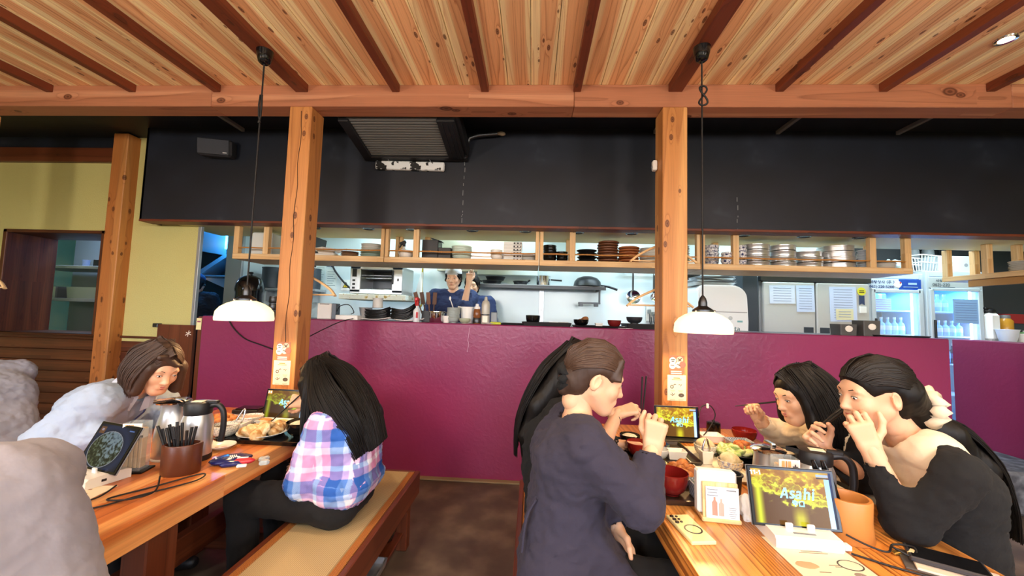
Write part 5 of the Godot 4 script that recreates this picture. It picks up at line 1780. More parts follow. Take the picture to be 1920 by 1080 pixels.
func display_fridge(o: Vector3, w: float, h: float, label: String, blue: bool) -> void:
	var t := thing("display_fridge", label, "refrigerator", o)
	var d := 0.55
	var casem := mat("b9c6cf", 0.35)
	part("side", mb().box(V(-w / 2 + 0.02, h / 2, 0), V(0.04, h, d), 0.004), casem, t)
	part("side", mb().box(V(w / 2 - 0.02, h / 2, 0), V(0.04, h, d), 0.004), casem, t)
	part("back", mb().box(V(0, h / 2, -d / 2 + 0.02), V(w - 0.08, h, 0.03), 0.002), mat("cfe6f4", 0.4), t)
	part("top", mb().box(V(0, h - 0.03, 0), V(w - 0.08, 0.06, d), 0.004), casem, t)
	part("base", mb().box(V(0, 0.1, 0), V(w - 0.08, 0.2, d), 0.004), M.kitchen_dark, t)
	for y in [0.2, 0.62, 0.95, 1.25, 1.52]:
		part("shelf", mb().box(V(0, y, -0.02), V(w - 0.09, 0.014, d - 0.12), 0.002), M.white, t)
	var lx := w / 2 - 0.075
	part("led_strip_lamp", mb().box(V(lx, 1.0, d / 2 - 0.06), V(0.02, 1.5, 0.012), 0.002), glow(Color(0.75, 0.93, 1.0) if blue else Color(1.0, 0.95, 0.82), 5.0), t)
	for k in 2:
		var l := AreaLight3D.new()
		l.name = "fridge_light"
		l.area_size = Vector2(0.02, 1.5) if k == 0 else Vector2(w * 0.7, 0.1)
		l.light_color = Color(0.25, 0.62, 1.0)
		l.light_energy = 0.9
		l.area_range = 4.0
		l.shadow_enabled = true
		if k == 0:
			l.rotation_degrees = Vector3(0, 65, 0)
			l.position = V(lx - 0.015, 1.0, d / 2 - 0.055)
		else:
			l.rotation_degrees = Vector3(-90, 0, 0)
			l.position = V(0, h - 0.2, 0.1)
		t.add_child(l)
	var sy := h - 0.125
	part("sign_panel", mb().box(V(0, sy, d / 2 - 0.01), V(w - 0.05, 0.12, 0.03), 0.003), mat("c4d6ea" if blue else "b3bcc0", 0.35), t)
	var sg := mb()
	if blue:
		part("sign_field", mb().box(V(0.145, sy, d / 2 + 0.0055), V(0.23, 0.12, 0.002), 0.0), mat("1d4aa8", 0.4), t)
		var pic := part("sign_picture", mb().blob(V(0.02, sy, d / 2 + 0.007), V(0.045, 0.04, 0.002), lump, 0.4), M.white, t)
		part("sign_mark", mb().blob(V(0.045, sy + 0.02, d / 2 + 0.009), V(0.01, 0.01, 0.002)), mat("b03a44", 0.5), pic)
		glyphs(sg, "세왕상사(주)", 0.038, V(-0.13, sy + 0.025, d / 2 + 0.006))
		sg.text("062)-220-5200", 0.03, V(-0.15, sy - 0.028, d / 2 + 0.006))
		part("lettering", sg, mat("27427e", 0.5), t)
		part("lettering", mb().box(V(0.17, sy + 0.012, d / 2 + 0.008), V(0.09, 0.022, 0.001), 0.0).box(V(0.15, sy - 0.025, d / 2 + 0.008), V(0.15, 0.007, 0.001), 0.0), mat("9fc0ea", 0.5), t)
	else:
		glyphs(sg, "세왕상사", 0.034, V(-0.12, sy + 0.02, d / 2 + 0.006))
		sg.text("062)-220", 0.034, V(-0.14, sy - 0.025, d / 2 + 0.006))
		sg.box(V(-0.12, sy - 0.054, d / 2 + 0.007), V(0.24, 0.008, 0.002), 0.0)
		part("lettering", sg, mat("4a5560", 0.5), t)
	for x in [-1, 1]:
		part("door_frame", mb().box(V(x * (w / 2 - 0.045), 0.98, d / 2 + 0.0), V(0.045, 1.56, 0.035), 0.005), casem, t)
	for y in [0.22, h - 0.2]:
		part("door_frame", mb().box(V(0, y, d / 2), V(w - 0.09, 0.035, 0.035), 0.004), casem, t)
	part("door_pane", mb().box(V(0, 0.98, d / 2), V(w - 0.12, 1.5, 0.006), 0.0), M.glass, t)
	part("door_handle", mb().box(V(-w / 2 + 0.05, 1.28, d / 2 + 0.03), V(0.018, 0.3, 0.02), 0.005), M.black, t)
	var side := "left" if blue else "right"
	# goods on the shelves
	var kinds := {"white": "d6ecf8", "clear": "a9d8f2", "dark": "27386e", "green": "7fae6a", "yellow": "d7c95a"}
	var rows := [[0.957, "clear", 5, 0.2], [1.257, "clear", 6, 0.19], [0.627, "clear", 5, 0.22]] if blue else [[0.957, "dark", 5, 0.22], [1.257, "clear", 6, 0.17], [1.527, "clear", 4, 0.19]]
	for r in rows:
		var bt := thing("bottle", "%s bottle on the %s shelf of the %s display refrigerator" % [r[1], "upper" if r[0] > 1.5 else ("middle" if r[0] > 1.1 else ("lower" if r[0] > 0.8 else "lowest")), side], "bottle", Vector3.ZERO, 0.0, "%s bottles in the %s display refrigerator, %s shelf" % [r[1], side, "upper" if r[0] > 1.5 else ("middle" if r[0] > 1.1 else ("lower" if r[0] > 0.8 else "lowest"))])
		var rad := 0.032
		part("body", bottle(rad, r[3] * 0.9, 0.4, 0.35), mat(kinds[r[1]], 0.15), bt)
		part("cap", mb().lathe(P([rad * 0.3, r[3] * 0.88, rad * 0.42, r[3] * 0.885, rad * 0.42, r[3], 0.001, r[3]]), 12), M.white, bt)
		part("label", mb().lathe(P([rad, r[3] * 0.25, rad * 1.02, r[3] * 0.26, rad * 1.02, r[3] * 0.5, rad, r[3] * 0.51]), 16), mat("e6eef2" if r[1] != "dark" else "6d7fc0", 0.4), bt)
		for i in int(r[2]):
			var q: Vector3 = o + V(-w / 2 + 0.1 + i * 0.07, r[0] + 0.0005, 0.14)
			if i == 0:
				bt.position = q
			else:
				again(bt, q)
	if blue:
		var bxs := thing("carton", "flat red striped carton in the pile on the left display refrigerator's upper shelf", "carton", o + V(-0.08, 1.5275, 0.06), 0.0, "red striped cartons in the left display refrigerator")
		part("box", mb().box(V(0, 0.0125, 0), V(0.26, 0.024, 0.2), 0.002), mat("e8dfe4", 0.5), bxs)
		part("stripe", mb().box(V(0, 0.0125, 0.1005), V(0.25, 0.008, 0.001), 0.0), mat("b95a6c", 0.5), bxs)
		for i in range(1, 5):
			again(bxs, o + V(-0.08, 1.5275 + i * 0.0255, 0.06))
		for i in 6:
			solo("drink_can", mb().lathe(P([0.001, 0, 0.018, 0, 0.02, 0.004, 0.02, 0.05, 0.017, 0.056, 0.001, 0.056]), 12), mat(["7fae6a", "d7c95a", "8fc3dd"][i % 3], 0.35), "small %s can on top of the red striped cartons" % ["green", "yellow", "blue"][i % 3], "can", o + V(-0.19 + i * 0.042, 1.656, 0.1), 0.0, "small %s cans on the cartons" % ["green", "yellow", "blue"][i % 3])
	else:
		var pp := thing("paper_notice", "large pale notice taped inside the right display refrigerator's door", "notice", o + V(0.1, 1.53, d / 2 + 0.006))
		part("sheet", mb().box(V(0, 0, 0), V(0.26, 0.26, 0.002), 0.0), mat("86acd8", 0.7), pp)
		for i in 8:
			part("print", mb().box(V(0, 0.09 - i * 0.026, 0.0015), V(0.22, 0.005, 0.001), 0.0), mat("6d86b8", 0.7), pp)


# ---------------------------------------------------------------- tables and benches
func make_table(x0: float, x1: float, z0: float, z1: float, wm: Material, boards: int, label: String) -> void:
	var t := thing("dining_table", label, "table", V((x0 + x1) / 2, 0, (z0 + z1) / 2))
	var w := (x1 - x0) / boards
	for i in boards:
		var m := mb()
		m.uo = Vector2(i * 0.2 + 0.1 + w * i, rng.randf() * 1.5)
		m.box(V(-(x1 - x0) / 2 + w * (i + 0.5), 0.659, 0), V(w - 0.0008, 0.082, z1 - z0), 0.0035)
		part("top_board", m, wm, t)
	for s in [-1, 1]:
		var zz: float = s * ((z1 - z0) / 2 - 0.35)
		part("leg", mb().box(V(-0.26, 0.31, zz), V(0.09, 0.62, 0.12), 0.005), M.bench, t)
		part("leg", mb().box(V(0.26, 0.31, zz), V(0.09, 0.62, 0.12), 0.005), M.bench, t)
		part("foot_rail", mb().box(V(0, 0.1, zz), V(0.43, 0.1, 0.06), 0.005), M.bench, t)
	part("stretcher", mb().box(V(0, 0.25, 0), V(0.05, 0.12, (z1 - z0) - 0.84), 0.004), M.bench, t)


func make_bench(x0: float, x1: float, z0: float, z1: float, label: String) -> Node3D:
	var cx := (x0 + x1) / 2
	var cz := (z0 + z1) / 2
	var hx := (x1 - x0) / 2
	var hz := (z1 - z0) / 2
	var t := thing("bench", label, "bench", V(cx, 0, cz))
	for s in [-1, 1]:
		var m := mb()
		m.uo = Vector2(rng.randf(), rng.randf())
		m.box(V(s * (hx - 0.013), 0.335, 0), V(0.026, 0.13, hz * 2), 0.004)
		part("side_rail", m, M.bench, t)
		m = mb()
		m.box(V(0, 0.335, s * (hz - 0.013)), V(hx * 2 - 0.054, 0.13, 0.026), 0.004)
		part("end_rail", m, M.bench, t)
		part("mat_border", mb().box(V(s * (hx - 0.043), 0.394, 0), V(0.032, 0.014, hz * 2 - 0.056), 0.003), M.brocade, t)
		for e in [-1, 1]:
			part("leg", mb().box(V(s * (hx - 0.06), 0.135, e * (hz - 0.09)), V(0.06, 0.27, 0.06), 0.004), M.bench, t)
	part("seat_base", mb().box(V(0, 0.37, 0), V(hx * 2 - 0.054, 0.03, hz * 2 - 0.054), 0.0), M.bench, t)
	part("straw_mat", mb().box(V(0, 0.393, 0), V(hx * 2 - 0.118, 0.016, hz * 2 - 0.056), 0.004), M.mat_straw, t)
	part("under_shelf", mb().box(V(0, 0.09, 0), V(hx * 2 - 0.1, 0.02, hz * 2 - 0.1), 0.003), M.bench, t)
	return t


func screen(t: Node3D, w: float, h: float, im: Image, energy: float) -> void:
	var m := mat("060608", 0.18, 0.0, 0.3)
	m.emission_enabled = true
	m.emission = Color.WHITE
	m.emission_operator = BaseMaterial3D.EMISSION_OP_MULTIPLY
	m.emission_texture = tex(im)
	m.emission_energy_multiplier = energy
	var k := mb()
	k.poly([V(-w / 2, 0, 0), V(w / 2, 0, 0), V(w / 2, h, 0), V(-w / 2, h, 0)], [Vector2(0, 1), Vector2(1, 1), Vector2(1, 0), Vector2(0, 0)])
	part("screen", k, m, t)


func tablet(o: Vector3, yaw: float, tilt: float, w: float, h: float, im: Image, label: String, stand: bool, code: String, print_on: bool, energy: float) -> Node3D:
	var t := thing("tablet", label, "tablet", o)
	t.rotation_degrees = Vector3(tilt, yaw, 0)
	part("case", mb().box(V(0, h / 2, -0.004), V(w, h, 0.008), 0.003), M.black_gloss, t)
	part("edge", mb().box(V(0, h / 2, -0.007), V(w + 0.002, h + 0.002, 0.004), 0.0018), M.grey, t)
	var sc := Node3D.new()
	sc.name = "display"
	t.add_child(sc)
	sc.position = V(0, 0.008, 0.0006)
	screen(sc, w - 0.018, h - 0.016, im, energy)
	if print_on:
		var lg := mb()
		var sl := Basis(V(1, 0, 0), V(0.22, 1.1, 0), V(0, 0, 1))
		lg.text("Asahi", h * 0.165, V(0.012, h * 0.52, 0.002), sl)
		glyphs(lg, "辛口", h * 0.1, V(0.012, h * 0.365, 0.002), Basis(), 0.16)
		var lm := glow(Color(0.45, 0.8, 0.95), 0.85)
		part("screen_lettering", lg, lm, sc)
		if code:
			part("screen_tag", mb().box(V(-w * 0.41, h * 0.84, 0.001), V(w * 0.1, h * 0.11, 0.001), 0.0), glow(Color(0.72, 0.46, 0.26), 0.8), sc)
			part("screen_lettering", mb().text(code, h * 0.075, V(-w * 0.41, h * 0.84, 0.0024)), glow(Color(1, 1, 1), 0.9), sc)
	if stand:
		var sd := thing("tablet_stand", "white charging stand under the %s" % label.split(" showing")[0], "stand", V(o.x, 0.7005, o.z) + rot_y(yaw) * V(0, 0, 0.0), deg_to_rad(yaw))
		var pf := PackedVector2Array([Vector2(-0.07, 0), Vector2(0.055, 0), Vector2(0.06, 0.008), Vector2(0.06, 0.026), Vector2(0.052, 0.034), Vector2(0.012, 0.036), Vector2(-0.05, 0.036), Vector2(-0.07, 0.03)])
		var bk := mb().prism(pf, -w * 0.36, w * 0.36, Vector3.ZERO, Basis(V(0, 0, 1), V(0, 1, 0), V(-1, 0, 0)))
		part("base", bk, mat("dcdad3", 0.4), sd)
		for e in [-0.03, 0.03]:
			part("clip", mb().box(V(e, 0.044, 0.012), V(0.02, 0.018, 0.008), 0.003), M.white, sd)
		part("port", mb().box(V(w * 0.36 + 0.0005, 0.018, 0.01), V(0.002, 0.008, 0.014), 0.0), M.black, sd)
		part("slot", mb().box(V(0.0, 0.0365, 0.035), V(0.06, 0.001, 0.006), 0.0), M.grey, sd)
	return t


func beer_screen(w: int, h: int) -> Image:
	var n := noise(0.02, 3, 71)
	n.domain_warp_enabled = true
	n.domain_warp_amplitude = 25.0
	var im := paint(w, h, Color.BLACK)
	for y in h:
		for x in w:
			var u := float(x) / w
			var v := float(y) / h
			var a := n.get_noise_2d(x * 0.9, y * 1.3)
			var edge := 0.3 + 0.35 * u + 0.25 * a
			var c := hex("53351a").lerp(hex("6b4a1c"), u)
			var foam := clampf((edge - v) * 5.0, 0.0, 1.0)
			c = c.lerp(hex("b08a25").lerp(hex("8a5a1c"), clampf(0.5 + a * 2.0, 0.0, 1.0)), foam)
			var line := exp(-pow((edge - v) * 16.0, 2.0)) + exp(-pow((edge - v - 0.2 + 0.25 * a) * 18.0, 2.0)) * 0.6
			c = c.lerp(hex("d7e33a"), clampf(line, 0.0, 1.0))
			c = c.lerp(hex("c3d02e"), clampf(1.0 - absf(u - 0.07) * 14.0, 0.0, 0.9) * (1.0 - foam * 0.4))
			c = c.lerp(hex("c9c728"), clampf(1.0 - absf(u - 0.56) * 9.0, 0.0, 0.75) * clampf((v - 0.6) * 4.0, 0.0, 1.0))
			if u > 0.905 and v > 0.12:
				c = hex("8fc4f2").lerp(hex("b8dcf8"), v)
			if u > 0.965:
				c = hex("0f1a4a").lerp(hex("060a20"), v)
			im.set_pixel(x, y, c)
	im.fill_rect(Rect2i(int(w * 0.82), int(h * 0.04), int(w * 0.15), int(h * 0.05)), hex("93a3c8"))
	im.fill_rect(Rect2i(int(w * 0.82), int(h * 0.1), int(w * 0.16), int(h * 0.02)), hex("0d1024"))
	return im


func pot_screen(w: int, h: int) -> Image:
	var n := noise(0.06, 4, 73)
	var im := paint(w, h, hex("191b22"))
	for y in h:
		for x in w:
			var dx := (x - w * 0.45) / (w * 0.4)
			var dy := (y - h * 0.56) / (h * 0.42)
			var r := sqrt(dx * dx + dy * dy)
			var a := n.get_noise_2d(x, y)
			var c := hex("191b22").lerp(hex("2a3350"), clampf(0.9 - absf(r - 1.25) * 2.0, 0.0, 0.8))
			if r < 1.0:
				c = hex("22261f").lerp(hex("59603f"), clampf(0.4 + a * 1.4, 0.0, 1.0))
				c = c.lerp(hex("8fa6c2"), clampf(0.55 - dy * 0.5 + a - absf(dx - 0.3) * 0.8, 0.0, 0.6))
			if absf(r - 1.0) < 0.02:
				c = hex("8d9096")
			im.set_pixel(x, y, c)
	im.fill_rect(Rect2i(int(w * 0.04), int(h * 0.06), int(w * 0.14), int(h * 0.17)), hex("6b4a35"))
	im.fill_rect(Rect2i(int(w * 0.08), int(h * 0.11), int(w * 0.06), int(h * 0.06)), hex("9a8f9a"))
	im.fill_rect(Rect2i(int(w * 0.8), int(h * 0.06), int(w * 0.13), int(h * 0.035)), hex("5d78b0"))
	return im


func leaflet(o: Vector3, yaw: float, w: float, h: float, label: String, full: bool) -> void:
	var t := thing("menu_leaflet", label, "menu", o, deg_to_rad(yaw))
	part("sheet", mb().box(V(0, 0.0008, 0), V(w, 0.0012, h), 0.0), mat("dccfb2", 0.5), t)
	var fl := Basis(V(1, 0, 0), V(0, 0, -1), V(0, 1, 0))
	if full:
		var ink := mb()
		glyphs(ink, "미니 사이드 메뉴", 0.013, V(0.01, 0.0015, -h * 0.36), fl, 0.16, 1.15, 0.0004)
		part("lettering", ink, mat("4a3a2a", 0.8), t)
		var lines := mb()
		for q in [[0.0, -0.29, 0.06], [0.0, -0.265, 0.08], [0.02, -0.1, 0.034], [0.025, -0.08, 0.02], [-0.03, 0.0, 0.03], [0.035, 0.12, 0.05], [0.035, 0.145, 0.03], [-0.03, 0.3, 0.05]]:
			lines.box(V(q[0], 0.0016, q[1] * h), V(q[2], 0.0004, 0.0025), 0.0)
		part("print", lines, mat("7a6a55", 0.8), t)
		part("print", mb().box(V(0, 0.0015, -h * 0.425), V(0.05, 0.0004, 0.005), 0.0), mat("5a4a55", 0.8), t)
		part("dish_picture", mb().blob(V(-0.055, 0.0012, -h * 0.09), V(0.03, 0.0012, 0.018), lump, 0.3, 14), mat("d99a72", 0.7), t)
		part("dish_picture", mb().lathe(P([0.001, 0.0018, 0.028, 0.0016, 0.03, 0.0012]), 22, V(0.062, 0.0002, -h * 0.11), Basis(), 0.75), mat("cfccb0", 0.7), t)
		part("dish_picture", mb().lathe(P([0.028, 0.0019, 0.032, 0.0018, 0.032, 0.0012]), 22, V(0.062, 0.0002, -h * 0.11), Basis(), 0.75), mat("3a3836", 0.6), t)
		part("dish_picture", mb().lathe(P([0.001, 0.0018, 0.014, 0.0016, 0.015, 0.0012]), 18, V(0.055, 0.0002, h * 0.02), Basis(), 0.75), mat("8d8074", 0.7), t)
		part("dish_picture", mb().prism(PackedVector2Array([Vector2(-0.075, -0.08 * h), Vector2(-0.05, -0.2 * h), Vector2(-0.075, -0.2 * h)]), 0.0013, 0.0018, V(0, 0, 0), fl), mat("6f9a55", 0.7), t)
		part("dish_picture", mb().lathe(P([0.001, 0.0018, 0.03, 0.0016, 0.032, 0.0012]), 22, V(0.06, 0.0002, h * 0.27), Basis(), 0.75), mat("bdb89c", 0.7), t)
	else:
		var lines := mb()
		for i in 5:
			lines.box(V(-w * 0.12 + 0.02 * (i % 2), 0.0016, h * (-0.35 + i * 0.16)), V(w * (0.5 - 0.08 * (i % 3)), 0.0004, 0.005), 0.0)
		part("print", lines, mat("8a5a3c", 0.8), t)
		part("dish_picture", mb().blob(V(w * 0.2, 0.0012, h * 0.2), V(w * 0.16, 0.0012, h * 0.08), lump, 0.3, 14), mat("9a6a45", 0.7), t)


func heap(t: Node3D, called: String, n: int, r: float, size: Vector3, o: Vector3, m: Material, sd: int, amp := 0.45) -> void:
	var g := RandomNumberGenerator.new()
	g.seed = sd
	for i in n:
		var a := i * 2.4
		var q := r * sqrt((i + 0.3) / n)
		var p := o + V(cos(a) * q, size.y * (0.7 + 0.9 * (1.0 - q / maxf(r, 0.001))), sin(a) * q)
		part(called, mb().blob(p, size * g.randf_range(0.75, 1.2), lump, amp, 14, eul(g.randf() * 50.0, g.randf() * 360.0, g.randf() * 30.0)), m, t)


func rice(t: Node3D, o: Vector3, r: float, h: float) -> void:
	var m := part("rice", mb().blob(o, V(r, h, r), lump, 0.12, 22), food("efe9da", "d9cfb8", 0.012), t)
	m.set_meta("kind", "stuff")


func vacuum_jug(o: Vector3, h: float, r: float, turn: float, label: String, note: bool) -> void:
	var t := thing("vacuum_jug", label, "jug", o, deg_to_rad(turn))
	part("body", mb().lathe(P([0.001, 0.022, r, 0.022, r, h * 0.55, r * 0.97, h * 0.66, r * 0.84, h * 0.76, r * 0.82, h * 0.78, 0.001, h * 0.78]), 36), M.steel, t)
	part("base_ring", mb().lathe(P([0.001, 0, r * 1.01, 0, r * 1.03, 0.006, r * 1.02, 0.022, 0.001, 0.022]), 36), M.black, t)
	part("lid", mb().lathe(P([r * 0.86, h * 0.77, r * 0.88, h * 0.79, r * 0.9, h * 0.93, r * 0.82, h * 0.97, r * 0.5, h * 0.985, 0.001, h * 0.985]), 32), M.black, t)
	part("spout", mb().prism(PackedVector2Array([Vector2(-0.022, 0), Vector2(0.022, 0), Vector2(0.0, 0.035)]), h * 0.9, h * 0.975, V(-r * 0.8, 0, 0), Basis(V(0, 0, 1), V(-1, 0, 0), V(0, 1, 0)) * Basis()), M.black, t)
	part("handle", mb().tube(smooth([V(r * 0.8, h * 0.9, 0), V(r * 1.35, h * 0.92, 0), V(r * 1.75, h * 0.8, 0), V(r * 1.82, h * 0.55, 0), V(r * 1.7, h * 0.3, 0)], 6), 0.0115, 10), M.black, t)
	part("thumb_lever", mb().box(V(r * 0.95, h * 0.97, 0), V(0.05, 0.014, 0.022), 0.004), M.black, t)
	if note:
		part("lid_label", mb().box(V(0.005, h * 0.988, 0.01), V(0.045, 0.002, 0.03), 0.0), mat("e6dfc4", 0.7), t)


func stick_box(o: Vector3, turn: float, label: String) -> void:
	var t := thing("stick_dispenser", label, "dispenser", o, deg_to_rad(turn))
	part("base", mb().box(V(0, 0.004, 0), V(0.1, 0.008, 0.075), 0.002), M.black_gloss, t)
	for q in [[-0.033, 0, 0.003, 0.05], [0.033, 0, 0.003, 0.05], [0, -0.025, 0.066, 0.003], [0, 0.025, 0.066, 0.003]]:
		part("clear_wall", mb().box(V(q[0], 0.098, q[1]), V(q[2], 0.18, q[3]), 0.0), M.glass, t)
	for i in 4:
		var p := part("stick_packet", mb().box(V(-0.022 + i * 0.0148, 0.09, 0.0), V(0.012, 0.15, 0.03), 0.003), mat("d9b27a", 0.5), t)
		part("packet_band", mb().box(V(-0.022 + i * 0.0148, 0.145, 0.0), V(0.0125, 0.035, 0.0306), 0.001), mat("efe6d4", 0.5), p)
	part("card", mb().box(V(0, 0.165, 0.0275), V(0.066, 0.045, 0.002), 0.0), mat("ece6e2", 0.6), t)
	part("card_stripe", mb().box(V(-0.02, 0.165, 0.029), V(0.009, 0.036, 0.001), 0.0), mat("d0a66e", 0.6), t)
	part("card_stripe", mb().box(V(0.0, 0.165, 0.029), V(0.009, 0.036, 0.001), 0.0), mat("d0a66e", 0.6), t)
	part("card_stripe", mb().box(V(-0.01, 0.165, 0.029), V(0.005, 0.036, 0.001), 0.0), mat("b98a52", 0.6), t)
	part("card_mark", mb().strokes([[Vector2(-0.007, 0), Vector2(0.007, 0)], [Vector2(0, -0.007), Vector2(0, 0.007)]], 0.003, V(0.018, 0.165, 0.029)), M.black, t)
	part("lettering", mb().text("HONEYBUTTER", 0.0085, V(0, 0.139, 0.029)), M.black, t)
	part("lettering", mb().text("STICK COFFEE", 0.006, V(0, 0.128, 0.029)), M.black, t)


func cable(called: String, ps: Array, r: float, label: String) -> void:
	var o: Vector3 = ps[0]
	solo(called, mb().tube(smooth(ps.map(func(p): return p - o), 6), r, 8), M.rubber, label, "cable", o)


func tables() -> void:
	make_table(-1.965, -1.165, -2.47, -1.0, M.table_red, 4, "long reddish wooden table on the left, thick edge towards the aisle")
	make_table(0.44, 1.27, -2.47, -0.35, M.table_striped, 2, "long yellow wooden table on the right with striped straight grain")
	make_bench(-1.075, -0.645, -2.38, -0.3, "straw matted bench between the left table and the aisle")
	make_bench(-0.045, 0.375, -2.33, -0.3, "straw matted bench on the aisle side of the right table")
	make_bench(-2.5, -2.07, -2.4, -0.5, "bench on the far side of the left table, mostly hidden by the people")
	make_bench(-3.15, -2.72, -2.4, -0.9, "bench at the far left edge under the person in grey with a belt")
	make_bench(1.31, 1.75, -2.35, -0.4, "bench on the far side of the right table, mostly hidden by the women")
	# things stored under the aisle bench
	var y := 0.1005
	var t := thing("metal_tray", "shiny metal tray on the shelf under the left bench", "tray", V(-0.78, y, -1.78))
	part("tray", tray(0.2, 0.42, 0.03), M.steel, t)
	solo("slipper", mb().blob(V(0, 0.035, 0), V(0.045, 0.035, 0.12), lump, 0.1, 16), M.black_gloss, "black slipper lying in the metal tray under the left bench", "slipper", V(-0.78, y + 0.008, -1.84))
	solo("handbag", mb().blob(V(0, 0.075, 0), V(0.09, 0.075, 0.12), lump, 0.15, 18), M.black_gloss, "black bag at the far end under the left bench", "bag", V(-0.79, y, -2.16))
	solo("shoe", mb().blob(V(0, 0.05, 0), V(0.05, 0.05, 0.13), lump, 0.12, 16), M.black, "black shoe nearer than the metal tray under the left bench", "shoe", V(-0.77, y, -1.42))
	solo("plastic_bag", mb().blob(V(0, 0.05, 0), V(0.06, 0.05, 0.09), lump, 0.4, 18), mat("b9bcc0", 0.3), "crumpled pale plastic bag beside the black shoe under the left bench", "bag", V(-0.83, y, -1.18))
	left_table()
	right_table()


func left_table() -> void:
	var y := 0.7003
	var beer := beer_screen(200, 130)
	tablet(V(-1.588, 0.735, -1.39), -14.6, -26.0, 0.232, 0.165, pot_screen(200, 136), "left front tablet showing a steaming dark pot", true, "", false, 0.75)
	tablet(V(-1.428, 0.708, -2.235), -1.0, -12.0, 0.255, 0.165, beer, "tablet at the far end of the left table showing a beer picture", false, "7-1", true, 0.6)
	leaflet(V(-1.52, y, -1.25), 8, 0.16, 0.2, "cream menu leaflet under the left front tablet's stand", false)
	var t := thing("steel_carafe", "tall stainless steel carafe with a flared lid on the left table", "carafe", V(-1.53, y, -1.63))
	part("body", mb().lathe(P([0.001, 0, 0.056, 0, 0.058, 0.006, 0.057, 0.1, 0.05, 0.15, 0.041, 0.185, 0.039, 0.215, 0.042, 0.228, 0.001, 0.228]), 36), M.steel, t)
	part("lid", mb().lathe(P([0.044, 0.226, 0.064, 0.232, 0.066, 0.237, 0.05, 0.243, 0.02, 0.247, 0.001, 0.248]), 32), M.chrome, t)
	part("lid_lip", mb().box(V(-0.062, 0.238, 0), V(0.03, 0.005, 0.03), 0.002).box(V(0.04, 0.25, 0), V(0.05, 0.008, 0.02), 0.003), M.chrome, t)
	part("foot", mb().lathe(P([0.001, -0.0001, 0.059, 0, 0.06, 0.006, 0.058, 0.01]), 36), mat("d7d3c4", 0.4), t)
	vacuum_jug(V(-1.415, y, -1.63), 0.245, 0.058, 8, "steel vacuum jug with a black lid and handle on the left table", true)
	stick_box(V(-1.53, y, -1.485), 12, "clear dispenser of coffee sticks behind the left front tablet")
	# wooden holder with chopsticks and spoons
	t = thing("cutlery_holder", "oval dark brown wooden holder on the left table", "holder", V(-1.345, y, -1.49), deg_to_rad(25))
	part("cup", mb().lathe(P([0.001, 0, 0.061, 0, 0.063, 0.003, 0.065, 0.108, 0.063, 0.112, 0.055, 0.112, 0.053, 0.104, 0.053, 0.02, 0.001, 0.02]), 36, Vector3.ZERO, Basis(), 0.72), mat("552c1a", 0.35), t)
	var g := RandomNumberGenerator.new()
	g.seed = 5
	for i in 11:
		var lean := V(-0.05 + 0.085 * i / 10.0 - 0.012, 0, g.randf_range(-0.02, 0.02))
		var b := V(-0.03 + 0.05 * i / 10.0, 0, g.randf_range(-0.018, 0.018))
		var st := thing("chopstick", "black chopstick standing in the dark brown holder", "chopstick", V(-1.345, y + 0.022, -1.49) + b, 0.0, "black chopsticks in the dark brown holder")
		part("stick", mb().tube([V(0, 0, 0), lean * 0.55 + V(0, 0.085, 0), lean + V(0, 0.155 + g.randf_range(-0.012, 0.014), 0)], [0.0035, 0.0042, 0.0052], 8), M.black, st)
	for i in 3:
		var st := thing("spoon", ["black spoon leaning out at the left of the dark brown holder", "black spoon second from the left in the dark brown holder", "black spoon third from the left in the dark brown holder"][i], "spoon", V(-1.375 + i * 0.008, y + 0.022, -1.485))
		var top := V(-0.045 + i * 0.014, 0.135 + i * 0.006, 0.01)
		part("handle", mb().tube([V(0, 0, 0), top * 0.8], 0.004, 8), M.black, st)
		part("end", mb().box(top * 0.9, V(0.014, 0.05, 0.006), 0.003, eul(0, 0, 16)), M.black, st)
	cable("charging_cable", [V(-1.43, y + 0.016, -1.33), V(-1.42, y + 0.006, -1.27), V(-1.43, y + 0.005, -1.2), V(-1.36, y + 0.005, -1.2), V(-1.3, y + 0.005, -1.3), V(-1.22, y + 0.006, -1.42), V(-1.24, y + 0.01, -1.47), V(-1.32, y + 0.005, -1.36), V(-1.38, y + 0.005, -1.26), V(-1.3, y + 0.012, -1.25), V(-1.27, y + 0.012, -1.31), V(-1.36, y + 0.014, -1.42)], 0.0028, "thin black cable looped on the left table in front of the brown holder")
	# dishes
	t = thing("bowl", "white bowl with a fine net pattern beside the vacuum jug's handle", "bowl", V(-1.52, y, -1.92))
	part("dish", bowl(0.06, 0.058, 0.032), M.net_ware, t)
	part("broth", mb().lathe(P([0.001, 0.046, 0.05, 0.046, 0.05, 0.044]), 24), mat("5d4a2c", 0.15), t)
	solo("plate", dish(0.05, 0.012), M.porcelain, "small white plate behind the flowered saucer", "plate", V(-1.5, y, -1.77))
	t = thing("saucer", "white saucer with faint flowers near the left table's edge", "saucer", V(-1.405, y, -1.765))
	part("dish", dish(0.056, 0.016), M.porcelain, t)
	part("flower_print", mb().lathe(P([0.001, 0.0069, 0.012, 0.0068, 0.012, 0.0066]), 12, V(0.01, 0, 0.0)).lathe(P([0.001, 0.0069, 0.008, 0.0068, 0.008, 0.0066]), 10, V(-0.015, 0, 0.012)), mat("c9a09a", 0.5), t)
	t = thing("plate", "dark plate heaped with fried chicken beside the woman with a bob", "plate", V(-1.66, y, -2.07))
	part("dish", dish(0.1, 0.018), M.black_gloss, t)
	heap(t, "fried_chicken", 9, 0.06, V(0.034, 0.026, 0.03), V(0, 0.008, 0), food("c0783a", "8a4a1e"), 3)
	heap(t, "cabbage", 4, 0.03, V(0.03, 0.014, 0.025), V(0.07, 0.006, 0.02), food("d9d3a5", "a9a56a"), 4, 0.7)
